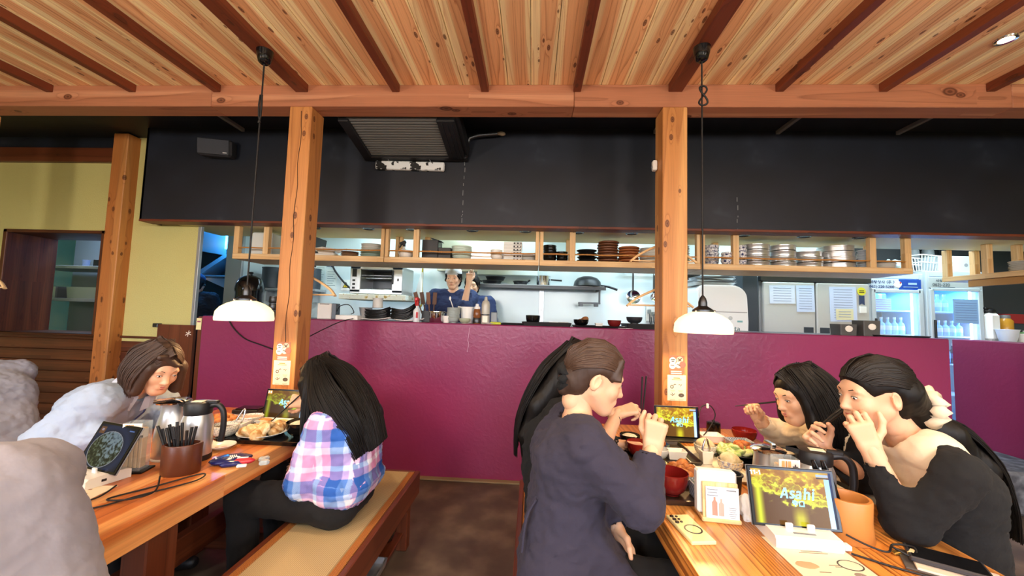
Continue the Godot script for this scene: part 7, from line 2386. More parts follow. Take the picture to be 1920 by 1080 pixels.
func person(label: String, j: Dictionary, look: Dictionary) -> Node3D:
	if head_mb == null:
		head_mb = make_head()
	var base: Vector3 = V(j.pel.x, j.get("floor", 0.0), j.pel.z)
	var t := thing("person", label, "person", base)
	var side: Vector3 = (j.sR - j.sL).normalized()
	var hip_side: Vector3 = (j.hR - j.hL).normalized()
	var hb: Basis = j.hb
	var f: float = look.get("fat", 1.0)
	# the body, one skin
	var s := Sdf.new(0.01)
	s.slab(j.pel, j.wai, 0.085 * f, 0.075 * f, 0.03, hip_side * 0.07, side * 0.045)
	s.slab(j.wai, j.che, 0.075 * f, 0.085 * f, 0.03, side * 0.045, side * 0.055)
	s.slab(j.che, j.nec - (j.nec - j.che).normalized() * 0.035, 0.085 * f, 0.05, 0.03, side * 0.055, side * 0.1)
	s.slab(j.nec - (j.nec - j.che).normalized() * 0.03, j.hd + hb * V(0, -0.075, -0.04), 0.05 * f, 0.046 * f, 0.02)
	for e in ["L", "R"]:
		s.slab(j["s" + e], j["e" + e], 0.042 * f, 0.036 * f, 0.02)
		s.slab(j["e" + e], j["w" + e], 0.036 * f, 0.0245 * f, 0.012)
		s.slab(j["h" + e], j["k" + e], 0.07 * f, 0.045 * f, 0.02)
		s.slab(j["k" + e], j["a" + e], 0.045 * f, 0.032 * f, 0.015)
		s.slab(j["a" + e], j["t" + e], 0.03, 0.024, 0.015)
	var body := mb()
	s.into(body)
	body.add(head_mb, Transform3D(hb, j.hd))
	for h in look.hands:
		hand(body, h[0], h[1], h[2], h[3], h[4], h[5] if h.size() > 5 else Vector3(0.62, -0.35, 0.7), h[6] if h.size() > 6 else Vector3(0.2, -0.55, 0.8))
	part("body", body, look.get("skin", M.skin), t).position = -base
	# face
	var hx := Transform3D(hb, j.hd - base)
	if look.get("face", true):
		for e in [-1, 1]:
			var ey := part("eye", mb().blob(V(0, 0, 0), V(0.0098, 0.0046, 0.005), null, 0.0, 12), M.porcelain, t)
			ey.transform = hx * Transform3D(eul(0, e * 14, 0), V(e * 0.0315, 0.0015, 0.0805))
			part("iris", mb().blob(V(0, -0.001, 0.0028), V(0.0044, 0.0042, 0.0028), null, 0.0, 10), M.hair_black, ey)
			part("eyelash", mb().tube([V(-0.011, 0.0015, 0.002), V(-0.004, 0.005, 0.0055), V(0.004, 0.005, 0.0055), V(0.0115, 0.001, 0.001)], 0.0011, 6), M.hair_black, ey)
			part("eyebrow", mb().tube([V(e * 0.017, 0.023, 0.0865), V(e * 0.03, 0.0275, 0.083), V(e * 0.047, 0.021, 0.07)], [0.0022, 0.003, 0.0012], 6, 0.6), look.hairm, t).transform = hx
		var lp := mb()
		lp.tube(smooth([V(-0.021, -0.062, 0.079), V(-0.008, -0.0575, 0.0875), V(0, -0.0585, 0.0885), V(0.008, -0.0575, 0.0875), V(0.021, -0.062, 0.079)], 3), [0.0012, 0.002, 0.003, 0.0036, 0.004, 0.004, 0.0038, 0.004, 0.004, 0.0036, 0.003, 0.002, 0.0012], 6, 0.8)
		lp.tube(smooth([V(-0.019, -0.063, 0.08), V(0, -0.068, 0.0875), V(0.019, -0.063, 0.08)], 5), [0.0012, 0.002, 0.003, 0.004, 0.0045, 0.0048, 0.0045, 0.004, 0.003, 0.002, 0.0012], 6, 0.85)
		part("lips", lp, M.lips, t).transform = hx
	# trousers
	s = Sdf.new(0.012)
	var tr: float = look.get("leg", 1.0)
	s.slab(j.pel, j.wai.lerp(j.pel, 0.6), 0.11 * f, 0.082 * f, 0.04, hip_side * 0.075, hip_side * 0.055)
	for e in ["L", "R"]:
		s.slab(j["h" + e], j["k" + e], 0.096 * f * tr, 0.068 * f * tr, 0.03)
		s.slab(j["k" + e], j["a" + e], 0.066 * f * tr, 0.055 * tr, 0.03)
	part("trousers", s.into(mb(), fold, -0.004, V(3.5, 3.5, 3.5)), look.legm, t).position = -base
	for e in ["L", "R"]:
		var fwd: Vector3 = (j["t" + e] - j["a" + e])
		fwd.y = 0
		fwd = fwd.normalized()
		s = Sdf.new(0.01)
		var a0: Vector3 = j["a" + e] + V(0, -0.035, 0)
		s.slab(a0 - fwd * 0.03, a0 + fwd * 0.1, 0.042, 0.038, 0.02)
		s.slab(a0 + fwd * 0.1, a0 + fwd * 0.17, 0.036, 0.028, 0.02)
		s.slab(a0, a0 + V(0, 0.05, 0), 0.04, 0.042, 0.02)
		part("shoe", s.into(mb()), look.get("shoem", M.black), t).position = -base
	# upper clothes
	s = Sdf.new(0.0095)
	var lo: float = look.get("loose", 0.0)
	var hem: Vector3 = j.pel + (j.pel - j.wai).normalized() * look.get("hem", 0.0)
	s.slab(hem, j.wai, 0.118 * f + lo, 0.1 * f + lo * 0.6, 0.04, hip_side * 0.078, side * 0.055)
	s.slab(j.wai, j.che, 0.1 * f + lo * 0.6, 0.108 * f + lo, 0.04, side * 0.055, side * 0.065)
	s.slab(j.che, j.nec - (j.nec - j.che).normalized() * 0.04, 0.108 * f + lo, 0.064 * f, 0.04, side * 0.065, side * 0.105)
	var ends: Array = look.get("sleeve", [1.0, 1.0])
	var sr: float = look.get("arm", 1.0)
	var q := 0
	for e in ["L", "R"]:
		var cuff: float = ends[q]
		q += 1
		var el: Vector3 = j["e" + e]
		var wr: Vector3 = j["w" + e]
		var tip := el.lerp(wr, cuff)
		s.slab(j["s" + e], el, (0.062 * f + lo * 0.5) * sr, 0.056 * f * sr + lo * 0.5, 0.035)
		if cuff > 0.15:
			s.slab(el, tip, 0.055 * f * sr + lo * 0.5, look.get("cuff_r", 0.041) * f, 0.02)
		var d := (wr - el).normalized()
		s.slab(tip + d * 0.012, tip + d * 0.12, 0.0345 * f, 0.075, 0.006, Vector3.ZERO, Vector3.ZERO, true)
	if look.has("extra"):
		for e in look.extra:
			s.slab(e[0], e[1], e[2], e[3], e[4], e[5], e[6], e.size() > 7)
	var nd: Vector3 = (j.hd - j.nec).normalized()
	s.slab(j.nec + nd * look.get("neck_up", 0.005), j.nec + nd * 0.2, look.get("neck_r", 0.058), 0.09, 0.008, Vector3.ZERO, Vector3.ZERO, true)
	if look.has("cut"):
		for e in look.cut:
			s.slab(e[0], e[1], e[2], e[3], e[4], e[5], e[6], e.size() > 7)
	part(look.get("topname", "shirt"), s.into(mb(), fold, -look.get("fold", 0.006), V(3.4, 5.0, 3.4)), look.topm, t).position = -base
	# hair
	s = Sdf.new(0.0055)
	s.ball(hx * V(0, 0.038, -0.021), V(0.0835, 0.094, 0.103), 0.01, hb)
	s.ball(hx * V(0, -0.022, -0.06), V(0.067, 0.07, 0.055), 0.02, hb)
	for p in look.get("hair_add", []):
		s.slab(hx * p[0], hx * p[1], p[2], p[3], 0.018, hb * p[4], hb * p[5])
	for p in look.get("hair_world", []):
		s.slab(p[0] - base, p[1] - base, p[2], p[3], 0.04, p[4], p[5])
	var fo: Vector3 = look.get("open", V(0, -0.048, 0.085))
	s.ball(hx * fo, look.get("open_r", V(0.0655, 0.102, 0.075)), 0.022, hb, true)
	if look.get("ears", false):
		for e in [-1, 1]:
			s.ball(hx * V(e * 0.085, -0.02, 0.012), V(0.03, 0.045, 0.045), 0.01, hb, true)
	for p in look.get("hair_over", []):
		s.slab(hx * p[0], hx * p[1], p[2], p[3], 0.012, hb * p[4], hb * p[5])
	var hm := s.into(mb(), hairwave, 0.002, V(9, 2.2, 9))
	# strands over the mass of hair
	for g in look.get("strands", []):
		var pts: Array = g[0].map(func(p): return (hx * p) if g[3] else (p - base))
		var wv: Array = g[1].map(func(p): return (hb * p) if g[3] else p)
		for i in int(g[2] * 2.2):
			var u := rng.randf_range(-1.0, 1.0)
			var out := rng.randf_range(-0.004, 0.005)
			var ps := []
			for k in pts.size():
				var nn: Vector3 = wv[k].normalized()
				var dd: Vector3 = (pts[mini(k + 1, pts.size() - 1)] - pts[maxi(k - 1, 0)]).normalized()
				var up := nn.cross(dd).normalized()
				if up.dot(g[4]) < 0.0:
					up = -up
				ps.append(pts[k] + wv[k] * u + up * (out + float(g[5][k]) * sqrt(maxf(0.0, 1.0 - u * u * 0.8))) + Vector3(rng.randf_range(-1, 1), rng.randf_range(-1, 1), rng.randf_range(-1, 1)) * 0.003)
			ps = smooth(ps, 4)
			var rs := []
			for k in ps.size():
				rs.append(0.0031 * (1.0 - 0.75 * pow(float(k) / ps.size(), 2.0)) * rng.randf_range(0.7, 1.1))
			hm.tube(ps, rs, 5)
	var lk := mb()
	comb(lk, hx, look.get("comb", "down"), look.get("bun", V(0, -0.05, -0.13)), look.get("fringe", 0.0))
	var hp := part("hair", hm, look.hairm, t)
	part("hair_locks", lk, M.lock_brown if look.hairm == M.hair_brown else M.lock_black, hp)
	return t


# fine locks combed over the skull, down from a parting or back to a tie
func comb(m: Mb, hx: Transform3D, how: String, bun: Vector3, fringe: float) -> void:
	var c := V(0, 0.038, -0.021)
	var r := V(0.0845, 0.095, 0.104)
	for i in 230:
		var sg := 1.0 if i % 2 else -1.0
		var u := rng.randf()
		var a: Vector3
		var b: Vector3
		if how == "back":
			var an := u * 0.9
			a = V(sg * 0.072 * sin(an), 0.0 + 0.068 * cos(an), 0.078 - 0.055 * sin(an) * minf(u * 1.2, 1.0))
			b = bun + V(sg * 0.012 * u, rng.randf_range(-0.012, 0.012), 0.01)
		else:
			var z := 0.082 - 0.18 * u
			a = V(sg * 0.004, 0.13 - 0.3 * maxf(0.0, z - 0.03), z)
			b = V(sg * (0.088 - 0.4 * maxf(0.0, -z - 0.03)), -0.02 - 0.03 * u, minf(z * 0.9, 0.03 - 0.03 * rng.randf()) - 0.01)
			if z > 0.06 and fringe > 0.0:
				b = V(sg * 0.05 * rng.randf(), 0.05, 0.08)
		var ps := []
		var rs := []
		var off := rng.randf_range(0.998, 1.02)
		for k in 8:
			var q := a.lerp(b, k / 7.0)
			if how == "back":
				var c1 := V(sg * (0.015 + 0.06 * u), 0.16 - 0.1 * u, -0.05)
				q = a.lerp(c1, k / 7.0).lerp(c1.lerp(b, k / 7.0), k / 7.0)
			var d := (q - c) / r
			var lift := off + 0.02 * sin(PI * k / 7.0)
			var l := Vector2(d.x, d.z).length() if q.y < c.y else d.length()
			var need := sqrt(maxf(0.0, lift * lift - d.y * d.y)) if q.y < c.y else lift
			if l < need and l > 0.001:
				q = c + V(d.x * need / l, d.y if q.y < c.y else d.y * need / l, d.z * need / l) * r
			ps.append(hx * (q + V(0.0008 * sin(i * 1.7 + k), 0.0, 0.0)))
			rs.append(0.0026 * (0.55 if k == 0 or k == 7 else 1.0) * rng.randf_range(0.8, 1.15))
		m.tube(ps, rs, 5)


# joints of someone seated: pelvis, facing direction on the ground, lean of the torso, and the hands
func seated(pel: Vector3, face: Vector3, wai: Vector3, che: Vector3, nec: Vector3, hd: Vector3, look_at: Vector3, head_up: Vector3, shoulder_side: Vector3, half := 0.165) -> Dictionary:
	var j := {"pel": pel, "wai": wai, "che": che, "nec": nec, "hd": hd, "hb": facing(look_at, head_up)}
	var r := shoulder_side.normalized()   # towards the right shoulder
	var up := (nec - che).normalized()
	j.sR = nec + r * half - up * 0.065
	j.sL = nec - r * half - up * 0.065
	var right := face.cross(Vector3.UP).normalized()
	j.hR = pel + right * 0.085
	j.hL = pel - right * 0.085
	for e in ["L", "R"]:
		var sg := 1.0 if e == "R" else -1.0
		j["k" + e] = j["h" + e] + face * 0.4 + right * sg * 0.03 + V(0, 0.01, 0)
		j["a" + e] = j["k" + e] + face * -0.03 + V(0, -0.42, 0)
		j["a" + e].y = 0.09
		j["t" + e] = j["a" + e] + face * 0.15 + V(0, -0.04, 0)
	return j


func people() -> void:
	var X := Vector3.RIGHT
	var Y := Vector3.UP
	var Z := Vector3.BACK
	# --- navy blouse, ponytail, at the near left of the right table, facing right
	var j := seated(V(0.16, 0.5, -1.42), X, V(0.13, 0.7, -1.42), V(0.15, 0.87, -1.42), V(0.178, 1.005, -1.425), V(0.235, 1.135, -1.42), V(1, -0.3, -0.02), V(0.25, 1, 0), Z + X * 0.1, 0.16)
	j.eR = V(0.345, 0.79, -1.24)
	j.wR = V(0.405, 0.93, -1.33)
	j.eL = V(0.2, 0.74, -1.62)
	j.wL = V(0.305, 0.63, -1.42)
	person("woman in a dark navy blouse, brown hair tied low with a black scrunchie", j, {
		"hands": [[j.wR, V(0.15, 1, 0.05), V(-0.4, 0.1, 0.9), 1, FIST], [j.wL, V(0.35, -0.75, 0.45), V(0.3, 0.4, -0.8), -1, REST]],
		"topm": M.navy_cloth, "legm": M.black_cloth, "hairm": M.hair_brown, "loose": 0.02, "arm": 1.08, "sleeve": [0.97, 0.72], "cuff_r": 0.05, "hem": 0.06, "topname": "blouse", "fold": 0.007, "neck_r": 0.064, "neck_up": -0.012,
		"extra": [[V(0.13, 0.7, -1.42), V(0.12, 0.5, -1.42), 0.11, 0.15, 0.04, Z * 0.05, Z * 0.09], [V(0.22, 0.62, -1.33), V(0.33, 0.535, -1.32), 0.05, 0.035, 0.03, Z * 0.04, Z * 0.06]],
		"comb": "back", "bun": V(0, -0.03, -0.11), "ears": true, "open": V(0, -0.062, 0.09), "open_r": V(0.068, 0.105, 0.075),
		"hair_add": [[V(0, -0.03, -0.1), V(0, -0.075, -0.1), 0.03, 0.02, V(0.012, 0, 0), V(0.01, 0, 0)]],
		"hair_over": [[V(-0.045, 0.085, 0.055), V(-0.068, 0.02, 0.055), 0.011, 0.007, V(0.01, 0, 0), V(0, 0, 0.01)], [V(0.045, 0.085, 0.055), V(0.072, 0.0, 0.05), 0.016, 0.006, V(0.01, 0, 0), V(0, 0, 0.008)]],
		"strands": []})
	var t4: Node3D = get_child(get_child_count() - 1)
	for q in [[-1.3, 0.6], [-1.32, 0.63]]:
		part("tie_string", mb().tube(smooth([V(0.03, 0.76, q[0]), V(0.0, 0.7, q[0]), V(-0.012, q[1], q[0] + 0.01)], 4), 0.004, 6), M.navy_cloth, t4).position = -t4.position
	part("waist_seam", mb().lathe(P([0.15, -0.004, 0.156, 0.0, 0.15, 0.004]), 36, Vector3.ZERO, rot_y(90), 0.75), M.navy_cloth, t4).position = V(0.145, 0.735, -1.42) - t4.position
	ruffle("hair_scrunchie", V(0.235, 1.135, -1.42) + facing(V(1, -0.3, -0.02), V(0.25, 1, 0)) * V(0, -0.035, -0.112), 0.034, 0.02, M.black_cloth, "black ruffled scrunchie in the brown ponytail of the woman in navy")
	# --- black clothes, long straight hair, behind her
	j = seated(V(0.12, 0.5, -1.85), X, V(0.09, 0.68, -1.85), V(0.1, 0.82, -1.85), V(0.14, 0.975, -1.85), V(0.225, 1.1, -1.85), V(1, -0.45, 0.05), V(0.4, 1, 0), Z, 0.165)
	j.eR = V(0.3, 0.8, -1.68)
	j.wR = V(0.395, 0.925, -1.8)
	j.eL = V(0.28, 0.72, -2.0)
	j.wL = V(0.45, 0.74, -1.95)
	person("woman in black with long straight black hair, mostly behind the woman in navy", j, {
		"hands": [[j.wR, V(0.9, 0.25, -0.1), V(-0.1, 0.9, 0.45), 1, PINCH], [j.wL, V(1, -0.05, 0.1), V(0, 0.7, -0.6), -1, REST]],
		"topm": M.black_cloth, "legm": M.black_cloth, "hairm": M.hair_black, "loose": 0.018, "sleeve": [0.9, 0.12], "hem": 0.05, "topname": "top",
		"hair_add": [[V(0, 0.0, -0.07), V(0, -0.14, -0.085), 0.055, 0.04, V(0.05, 0, 0), V(0.06, 0, 0)]],
		"hair_world": [[V(0.15, 1.08, -1.85), V(0.04, 0.95, -1.85), 0.06, 0.05, Z * 0.05, Z * 0.075], [V(0.04, 0.95, -1.85), V(-0.01, 0.82, -1.85), 0.045, 0.03, Z * 0.075, Z * 0.08], [V(-0.01, 0.82, -1.85), V(-0.02, 0.72, -1.85), 0.03, 0.012, Z * 0.08, Z * 0.06]],
		"strands": [[[V(0.19, 1.22, -1.84), V(0.1, 1.1, -1.83), V(0.02, 0.97, -1.83), V(-0.03, 0.85, -1.84), V(-0.045, 0.72, -1.85)], [Z * 0.05, Z * 0.08, Z * 0.09, Z * 0.09, Z * 0.08], 110, false, Z * 0.3 - X, [0.02, 0.05, 0.045, 0.03, 0.015]]]})
	part("hair_tie", mb().lathe(P([0.027, -0.002, 0.029, 0.0, 0.027, 0.002, 0.025, 0.0, 0.027, -0.002]), 20, Vector3.ZERO, facing(V(0, -1, 0), j.wR - j.eR) * eul(0, 0, 0)), M.rubber, get_child(get_child_count() - 1), "thin dark band on the wrist").position = j.eR.lerp(j.wR, 0.8) - get_child(get_child_count() - 1).position
	# --- plaid shirt, seen from behind, at the left table, facing left
	j = seated(V(-0.85, 0.5, -1.83), -X, V(-0.83, 0.63, -1.84), V(-0.855, 0.77, -1.86), V(-0.94, 0.895, -1.9), V(-1.05, 0.98, -1.95), V(-1, -0.55, -0.12), V(-0.5, 1, 0), V(-0.1, -0.05, -1), 0.175)
	j.sL = V(-0.9, 0.83, -1.72)
	j.eL = V(-0.975, 0.6, -1.7)
	j.wL = V(-1.07, 0.585, -1.9)
	j.eR = V(-1.02, 0.7, -2.1)
	j.wR = V(-1.185, 0.85, -2.06)
	person("woman in a blue, pink and white checked shirt, back turned, long black hair", j, {
		"hands": [[j.wR, V(-1, 0.1, 0.15), V(0.1, 0.35, 0.93), 1, PINCH], [j.wL, V(-1, 0.0, -0.2), V(0, 1, 0.2), -1, REST]],
		"topm": M.plaid, "legm": M.black_cloth, "hairm": M.hair_black, "loose": 0.024, "arm": 1.14, "sleeve": [0.25, 0.5], "cuff_r": 0.055, "hem": -0.1, "fold": 0.007,
		"open": V(0, -0.05, 0.09), "open_r": V(0.05, 0.09, 0.06),
		"hair_add": [[V(0.05, 0.02, 0.0), V(0.075, -0.12, 0.02), 0.045, 0.035, V(0, 0, 0.04), V(0, 0, 0.04)], [V(-0.05, 0.02, 0.0), V(-0.075, -0.12, 0.02), 0.045, 0.035, V(0, 0, 0.04), V(0, 0, 0.04)], [V(0.075, -0.12, 0.02), V(0.07, -0.23, 0.05), 0.035, 0.012, V(0, 0, 0.035), V(0, 0, 0.02)]],
		"hair_world": [[V(-0.99, 1.0, -1.93), V(-0.86, 0.93, -1.87), 0.075, 0.06, Z * 0.05, Z * 0.085], [V(-0.86, 0.93, -1.87), V(-0.77, 0.85, -1.83), 0.055, 0.042, Z * 0.09, Z * 0.09], [V(-0.77, 0.85, -1.83), V(-0.705, 0.74, -1.81), 0.042, 0.018, Z * 0.09, Z * 0.06]],
		"strands": [[[V(-1.04, 1.1, -1.93), V(-0.94, 1.03, -1.9), V(-0.84, 0.95, -1.86), V(-0.755, 0.86, -1.82), V(-0.69, 0.74, -1.79)], [Z * 0.06, Z * 0.1, Z * 0.12, Z * 0.12, Z * 0.1], 120, false, X + Y + Z * 0.2, [0.01, 0.05, 0.05, 0.035, 0.02]],
			[[V(-1.01, 1.07, -1.82), V(-0.93, 0.98, -1.735), V(-0.85, 0.89, -1.7), V(-0.78, 0.8, -1.7), V(-0.74, 0.71, -1.715)], [V(0.03, 0.03, 0), V(0.055, 0.05, 0), V(0.065, 0.055, 0), V(0.06, 0.045, 0), V(0.04, 0.03, 0)], 90, false, Z, [0.015, 0.02, 0.02, 0.015, 0.01]],
			[[V(-1.05, 1.09, -1.87), V(-1.0, 0.99, -1.81), V(-0.99, 0.88, -1.79), V(-0.985, 0.76, -1.77)], [X * 0.03, X * 0.055, X * 0.06, X * 0.05], 70, false, Z, [0.02, 0.03, 0.03, 0.02]]]})
	# --- pale blue shirt, brown bob, at the left table facing right
	j = seated(V(-2.22, 0.5, -1.86), X, V(-2.2, 0.68, -1.86), V(-2.11, 0.82, -1.88), V(-1.97, 0.925, -1.89), V(-1.845, 1.035, -1.87), V(1, -0.5, 0.38), V(0.5, 1, 0.1), V(0.25, 0, 1), 0.175)
	j.eR = V(-2.08, 0.735, -1.62)
	j.wR = V(-1.86, 0.765, -1.7)
	j.eL = V(-2.0, 0.74, -2.1)
	j.wL = V(-1.78, 0.76, -1.95)
	person("woman with a brown bob in a pale blue shirt with a dark lanyard", j, {
		"hands": [[j.wR, V(1, 0.05, -0.2), V(-0.1, 0.9, 0.3), 1, PINCH], [j.wL, V(1, 0, 0.2), V(0, 1, -0.2), -1, REST]],
		"topm": M.pale_shirt, "legm": M.black_cloth, "hairm": M.hair_brown, "loose": 0.03, "arm": 1.25, "sleeve": [0.8, 0.78], "cuff_r": 0.055, "hem": 0.05, "fold": 0.008, "neck_up": 0.012,
		"open": V(0, -0.05, 0.085), "open_r": V(0.06, 0.1, 0.075),
		"hair_add": [[V(-0.06, 0.02, -0.01), V(-0.083, -0.09, -0.005), 0.04, 0.03, V(0, 0, 0.045), V(0, 0, 0.05)], [V(0.06, 0.02, -0.01), V(0.083, -0.09, -0.005), 0.04, 0.03, V(0, 0, 0.045), V(0, 0, 0.05)], [V(0, 0.0, -0.06), V(0, -0.1, -0.07), 0.05, 0.035, V(0.05, 0, 0), V(0.06, 0, 0)]],
		"hair_over": [[V(-0.03, 0.09, 0.06), V(0.02, 0.055, 0.083), 0.014, 0.008, V(0.02, 0, 0), V(0.02, 0, 0)]],
		"strands": [[[V(-0.03, 0.125, 0.0), V(-0.085, 0.05, -0.01), V(-0.11, -0.04, -0.01), V(-0.095, -0.12, 0.0)], [V(0, 0, 0.05), V(0, 0, 0.07), V(0, 0, 0.07), V(0, 0, 0.06)], 60, true, Z, [0.004, 0.006, 0.008, 0.004]],
			[[V(0, 0.12, -0.06), V(0, 0.03, -0.125), V(0, -0.06, -0.12), V(0, -0.125, -0.09)], [V(0.05, 0, 0), V(0.08, 0, 0), V(0.08, 0, 0), V(0.075, 0, 0)], 60, true, -X, [0.004, 0.006, 0.008, 0.004]]]})
	collar(j, "white shirt collar", M.pale_plain, -1)
	# --- beige sweater, long dark hair, far right of the right table
	j = seated(V(1.57, 0.5, -1.84), -X, V(1.56, 0.68, -1.84), V(1.45, 0.78, -1.84), V(1.3, 0.895, -1.83), V(1.18, 1.035, -1.8), V(-1, -0.28, 0.12), V(-0.25, 1, 0), V(0.1, 0, -1), 0.165)
	j.eL = V(1.38, 0.71, -1.63)
	j.wL = V(1.2, 0.73, -1.78)
	j.sR = V(1.37, 0.855, -2.0)
	j.eR = V(1.3, 0.77, -2.14)
	j.wR = V(1.165, 0.855, -2.08)
	person("woman in a cream sweater with long dark hair, far side of the right table", j, {
		"hands": [[j.wR, V(-0.45, 0.85, 0.05), V(0.7, 0.3, -0.6), 1, FIST], [j.wL, V(-1, 0.05, -0.2), V(0.0, 1, 0.2), -1, REST]],
		"topm": M.cream_cloth, "legm": M.black_cloth, "hairm": M.hair_black, "loose": 0.02, "arm": 1.08, "sleeve": [0.9, 0.82], "cuff_r": 0.044, "hem": 0.05, "topname": "sweater",
		"open": V(0, -0.055, 0.088), "open_r": V(0.064, 0.1, 0.072),
		"hair_add": [[V(0.055, 0.02, -0.03), V(0.085, -0.1, -0.03), 0.04, 0.036, V(0, 0, 0.045), V(0, 0, 0.055)], [V(-0.055, 0.02, -0.03), V(-0.085, -0.1, -0.03), 0.04, 0.036, V(0, 0, 0.045), V(0, 0, 0.05)], [V(0.085, -0.1, -0.03), V(0.1, -0.24, 0.0), 0.036, 0.02, V(0, 0, 0.06), V(0, 0, 0.045)], [V(0, 0.02, -0.07), V(0, -0.16, -0.11), 0.05, 0.04, V(0.05, 0, 0), V(0.07, 0, 0)]],
		"strands": [[[V(0.03, 0.125, -0.02), V(0.088, 0.05, -0.03), V(0.118, -0.06, -0.035), V(0.13, -0.16, -0.02), V(0.12, -0.28, 0.01)], [V(0, 0, 0.06), V(0, 0, 0.075), V(0, 0, 0.08), V(0, 0, 0.08), V(0, 0, 0.06)], 100, true, Z, [0.0, 0.005, 0.008, 0.006, 0.0]],
			[[V(0, 0.12, -0.06), V(0, 0.03, -0.125), V(0, -0.08, -0.15), V(0, -0.2, -0.15)], [V(0.05, 0, 0), V(0.08, 0, 0), V(0.09, 0, 0), V(0.09, 0, 0)], 50, true, X, [0.004, 0.006, 0.008, 0.004]]]})
	# --- black cardigan over cream, chin on her hand, near right
	j = seated(V(1.4, 0.5, -1.44), -X, V(1.395, 0.67, -1.44), V(1.36, 0.84, -1.43), V(1.275, 0.985, -1.42), V(1.165, 1.115, -1.41), V(-1, -0.12, -0.02), V(-0.2, 1, 0), V(0.08, 0, -1), 0.17)
	j.sL = V(1.255, 0.925, -1.24)
	j.eL = V(1.165, 0.752, -1.3)
	j.wL = V(1.09, 0.955, -1.33)
	j.eR = V(1.27, 0.78, -1.6)
	j.wR = V(1.09, 0.885, -1.53)
	var nk := facing(V(-1, -0.12, -0.02), V(-0.2, 1, 0))
	person("woman in a black cardigan, chin on one hand, cream scrunchie in her hair", j, {
		"hands": [[j.wL, V(-0.35, 0.95, -0.12), V(-0.35, -0.1, 0.9), -1, [[30, 55, 40], [34, 58, 42], [40, 62, 44], [46, 64, 44]], Vector3(0.75, -0.2, 0.6), Vector3(0.5, -0.2, 0.9)], [j.wR, V(-0.6, 0.78, 0.0), V(-0.2, 0.1, -0.95), 1, PINCH]],
		"topm": M.black_knit, "legm": M.black_cloth, "hairm": M.hair_black, "loose": 0.014, "arm": 1.02, "sleeve": [0.84, 0.9], "cuff_r": 0.038, "hem": 0.06, "topname": "cardigan", "neck_r": 0.088, "neck_up": -0.035,
		"cut": [[V(1.16, 1.0, -1.42), V(1.205, 0.76, -1.43), 0.1, 0.08, 0.01, Z * 0.075, Z * 0.06, true]],
		"comb": "back", "bun": V(0, -0.055, -0.135), "ears": true, "open": V(0, -0.06, 0.088), "open_r": V(0.068, 0.112, 0.075),
		"hair_add": [[V(0, 0.0, -0.08), V(0, -0.055, -0.135), 0.06, 0.035, V(0.025, 0, 0), V(0.01, 0, 0)], [V(0.05, 0.01, -0.05), V(0.01, -0.05, -0.13), 0.035, 0.03, Vector3.ZERO, Vector3.ZERO]],
		"hair_world": [[V(1.315, 1.03, -1.42), V(1.4, 0.995, -1.43), 0.028, 0.04, Z * 0.01, Z * 0.02], [V(1.4, 0.995, -1.43), V(1.5, 0.89, -1.45), 0.04, 0.045, Z * 0.02, Z * 0.03], [V(1.5, 0.89, -1.45), V(1.57, 0.69, -1.47), 0.045, 0.015, Z * 0.03, Z * 0.03]],
		"strands": [
			[[V(1.325, 1.03, -1.42), V(1.42, 1.0, -1.42), V(1.515, 0.9, -1.43), V(1.575, 0.77, -1.44), V(1.615, 0.65, -1.45)], [Z * 0.02, Z * 0.04, Z * 0.055, Z * 0.055, Z * 0.04], 60, false, X + Y + Z * 0.4, [0.02, 0.035, 0.035, 0.02, 0.01]]]})
	var s := Sdf.new(0.009)
	var base6: Vector3 = get_child(get_child_count() - 1).position
	s.slab(V(1.39, 0.7, -1.44), V(1.357, 0.84, -1.43), 0.106, 0.114, 0.03, Z * 0.055, Z * 0.064)
	s.slab(V(1.357, 0.84, -1.43), V(1.277, 0.95, -1.425), 0.112, 0.074, 0.03, Z * 0.062, Z * 0.1)
	s.slab(V(1.25, 1.0, -1.42), V(1.155, 1.15, -1.42), 0.068, 0.12, 0.01, Vector3.ZERO, Vector3.ZERO, true)
	part("inner_top", s.into(mb(), fold, -0.003, V(3.4, 5.0, 3.4)), M.cream_cloth, get_child(get_child_count() - 1)).position = -base6
	ruffle("hair_scrunchie", V(1.165, 1.115, -1.41) + nk * V(0.005, -0.055, -0.158), 0.045, 0.027, M.cream_cloth, "cream fabric scrunchie in the hair of the woman in the black cardigan")
	# --- man in a pale grey shirt, back turned, at the far left edge
	j = seated(V(-3.04, 0.5, -2.1), -X, V(-3.04, 0.64, -2.1), V(-3.1, 0.78, -2.1), V(-3.22, 0.95, -2.1), V(-3.36, 1.06, -2.1), V(-1, -0.2, 0), Y, -Z, 0.19)
	j.eL = V(-3.3, 0.76, -1.86)
	j.wL = V(-3.53, 0.76, -1.95)
	j.eR = V(-3.3, 0.76, -2.34)
	j.wR = V(-3.53, 0.76, -2.25)
	person("person in a pale grey shirt and black belt, back turned, at the far left edge", j, {
		"hands": [[j.wL, V(-1, 0, -0.1), V(0, 1, 0), -1, REST], [j.wR, V(-1, 0, 0.1), V(0, 1, 0), 1, REST]],
		"topm": M.pale_grey, "legm": M.grey_trousers, "hairm": M.hair_black, "loose": 0.02, "arm": 1.1, "sleeve": [0.9, 0.9], "hem": -0.06, "fat": 1.12, "fold": 0.006})
	part("belt", mb().lathe(P([0.148, -0.018, 0.152, -0.016, 0.152, 0.016, 0.148, 0.018]), 32, Vector3.ZERO, rot_y(90), 0.74), M.black_gloss, get_child(get_child_count() - 1), "black leather belt").position = V(0.0, 0.545, 0)
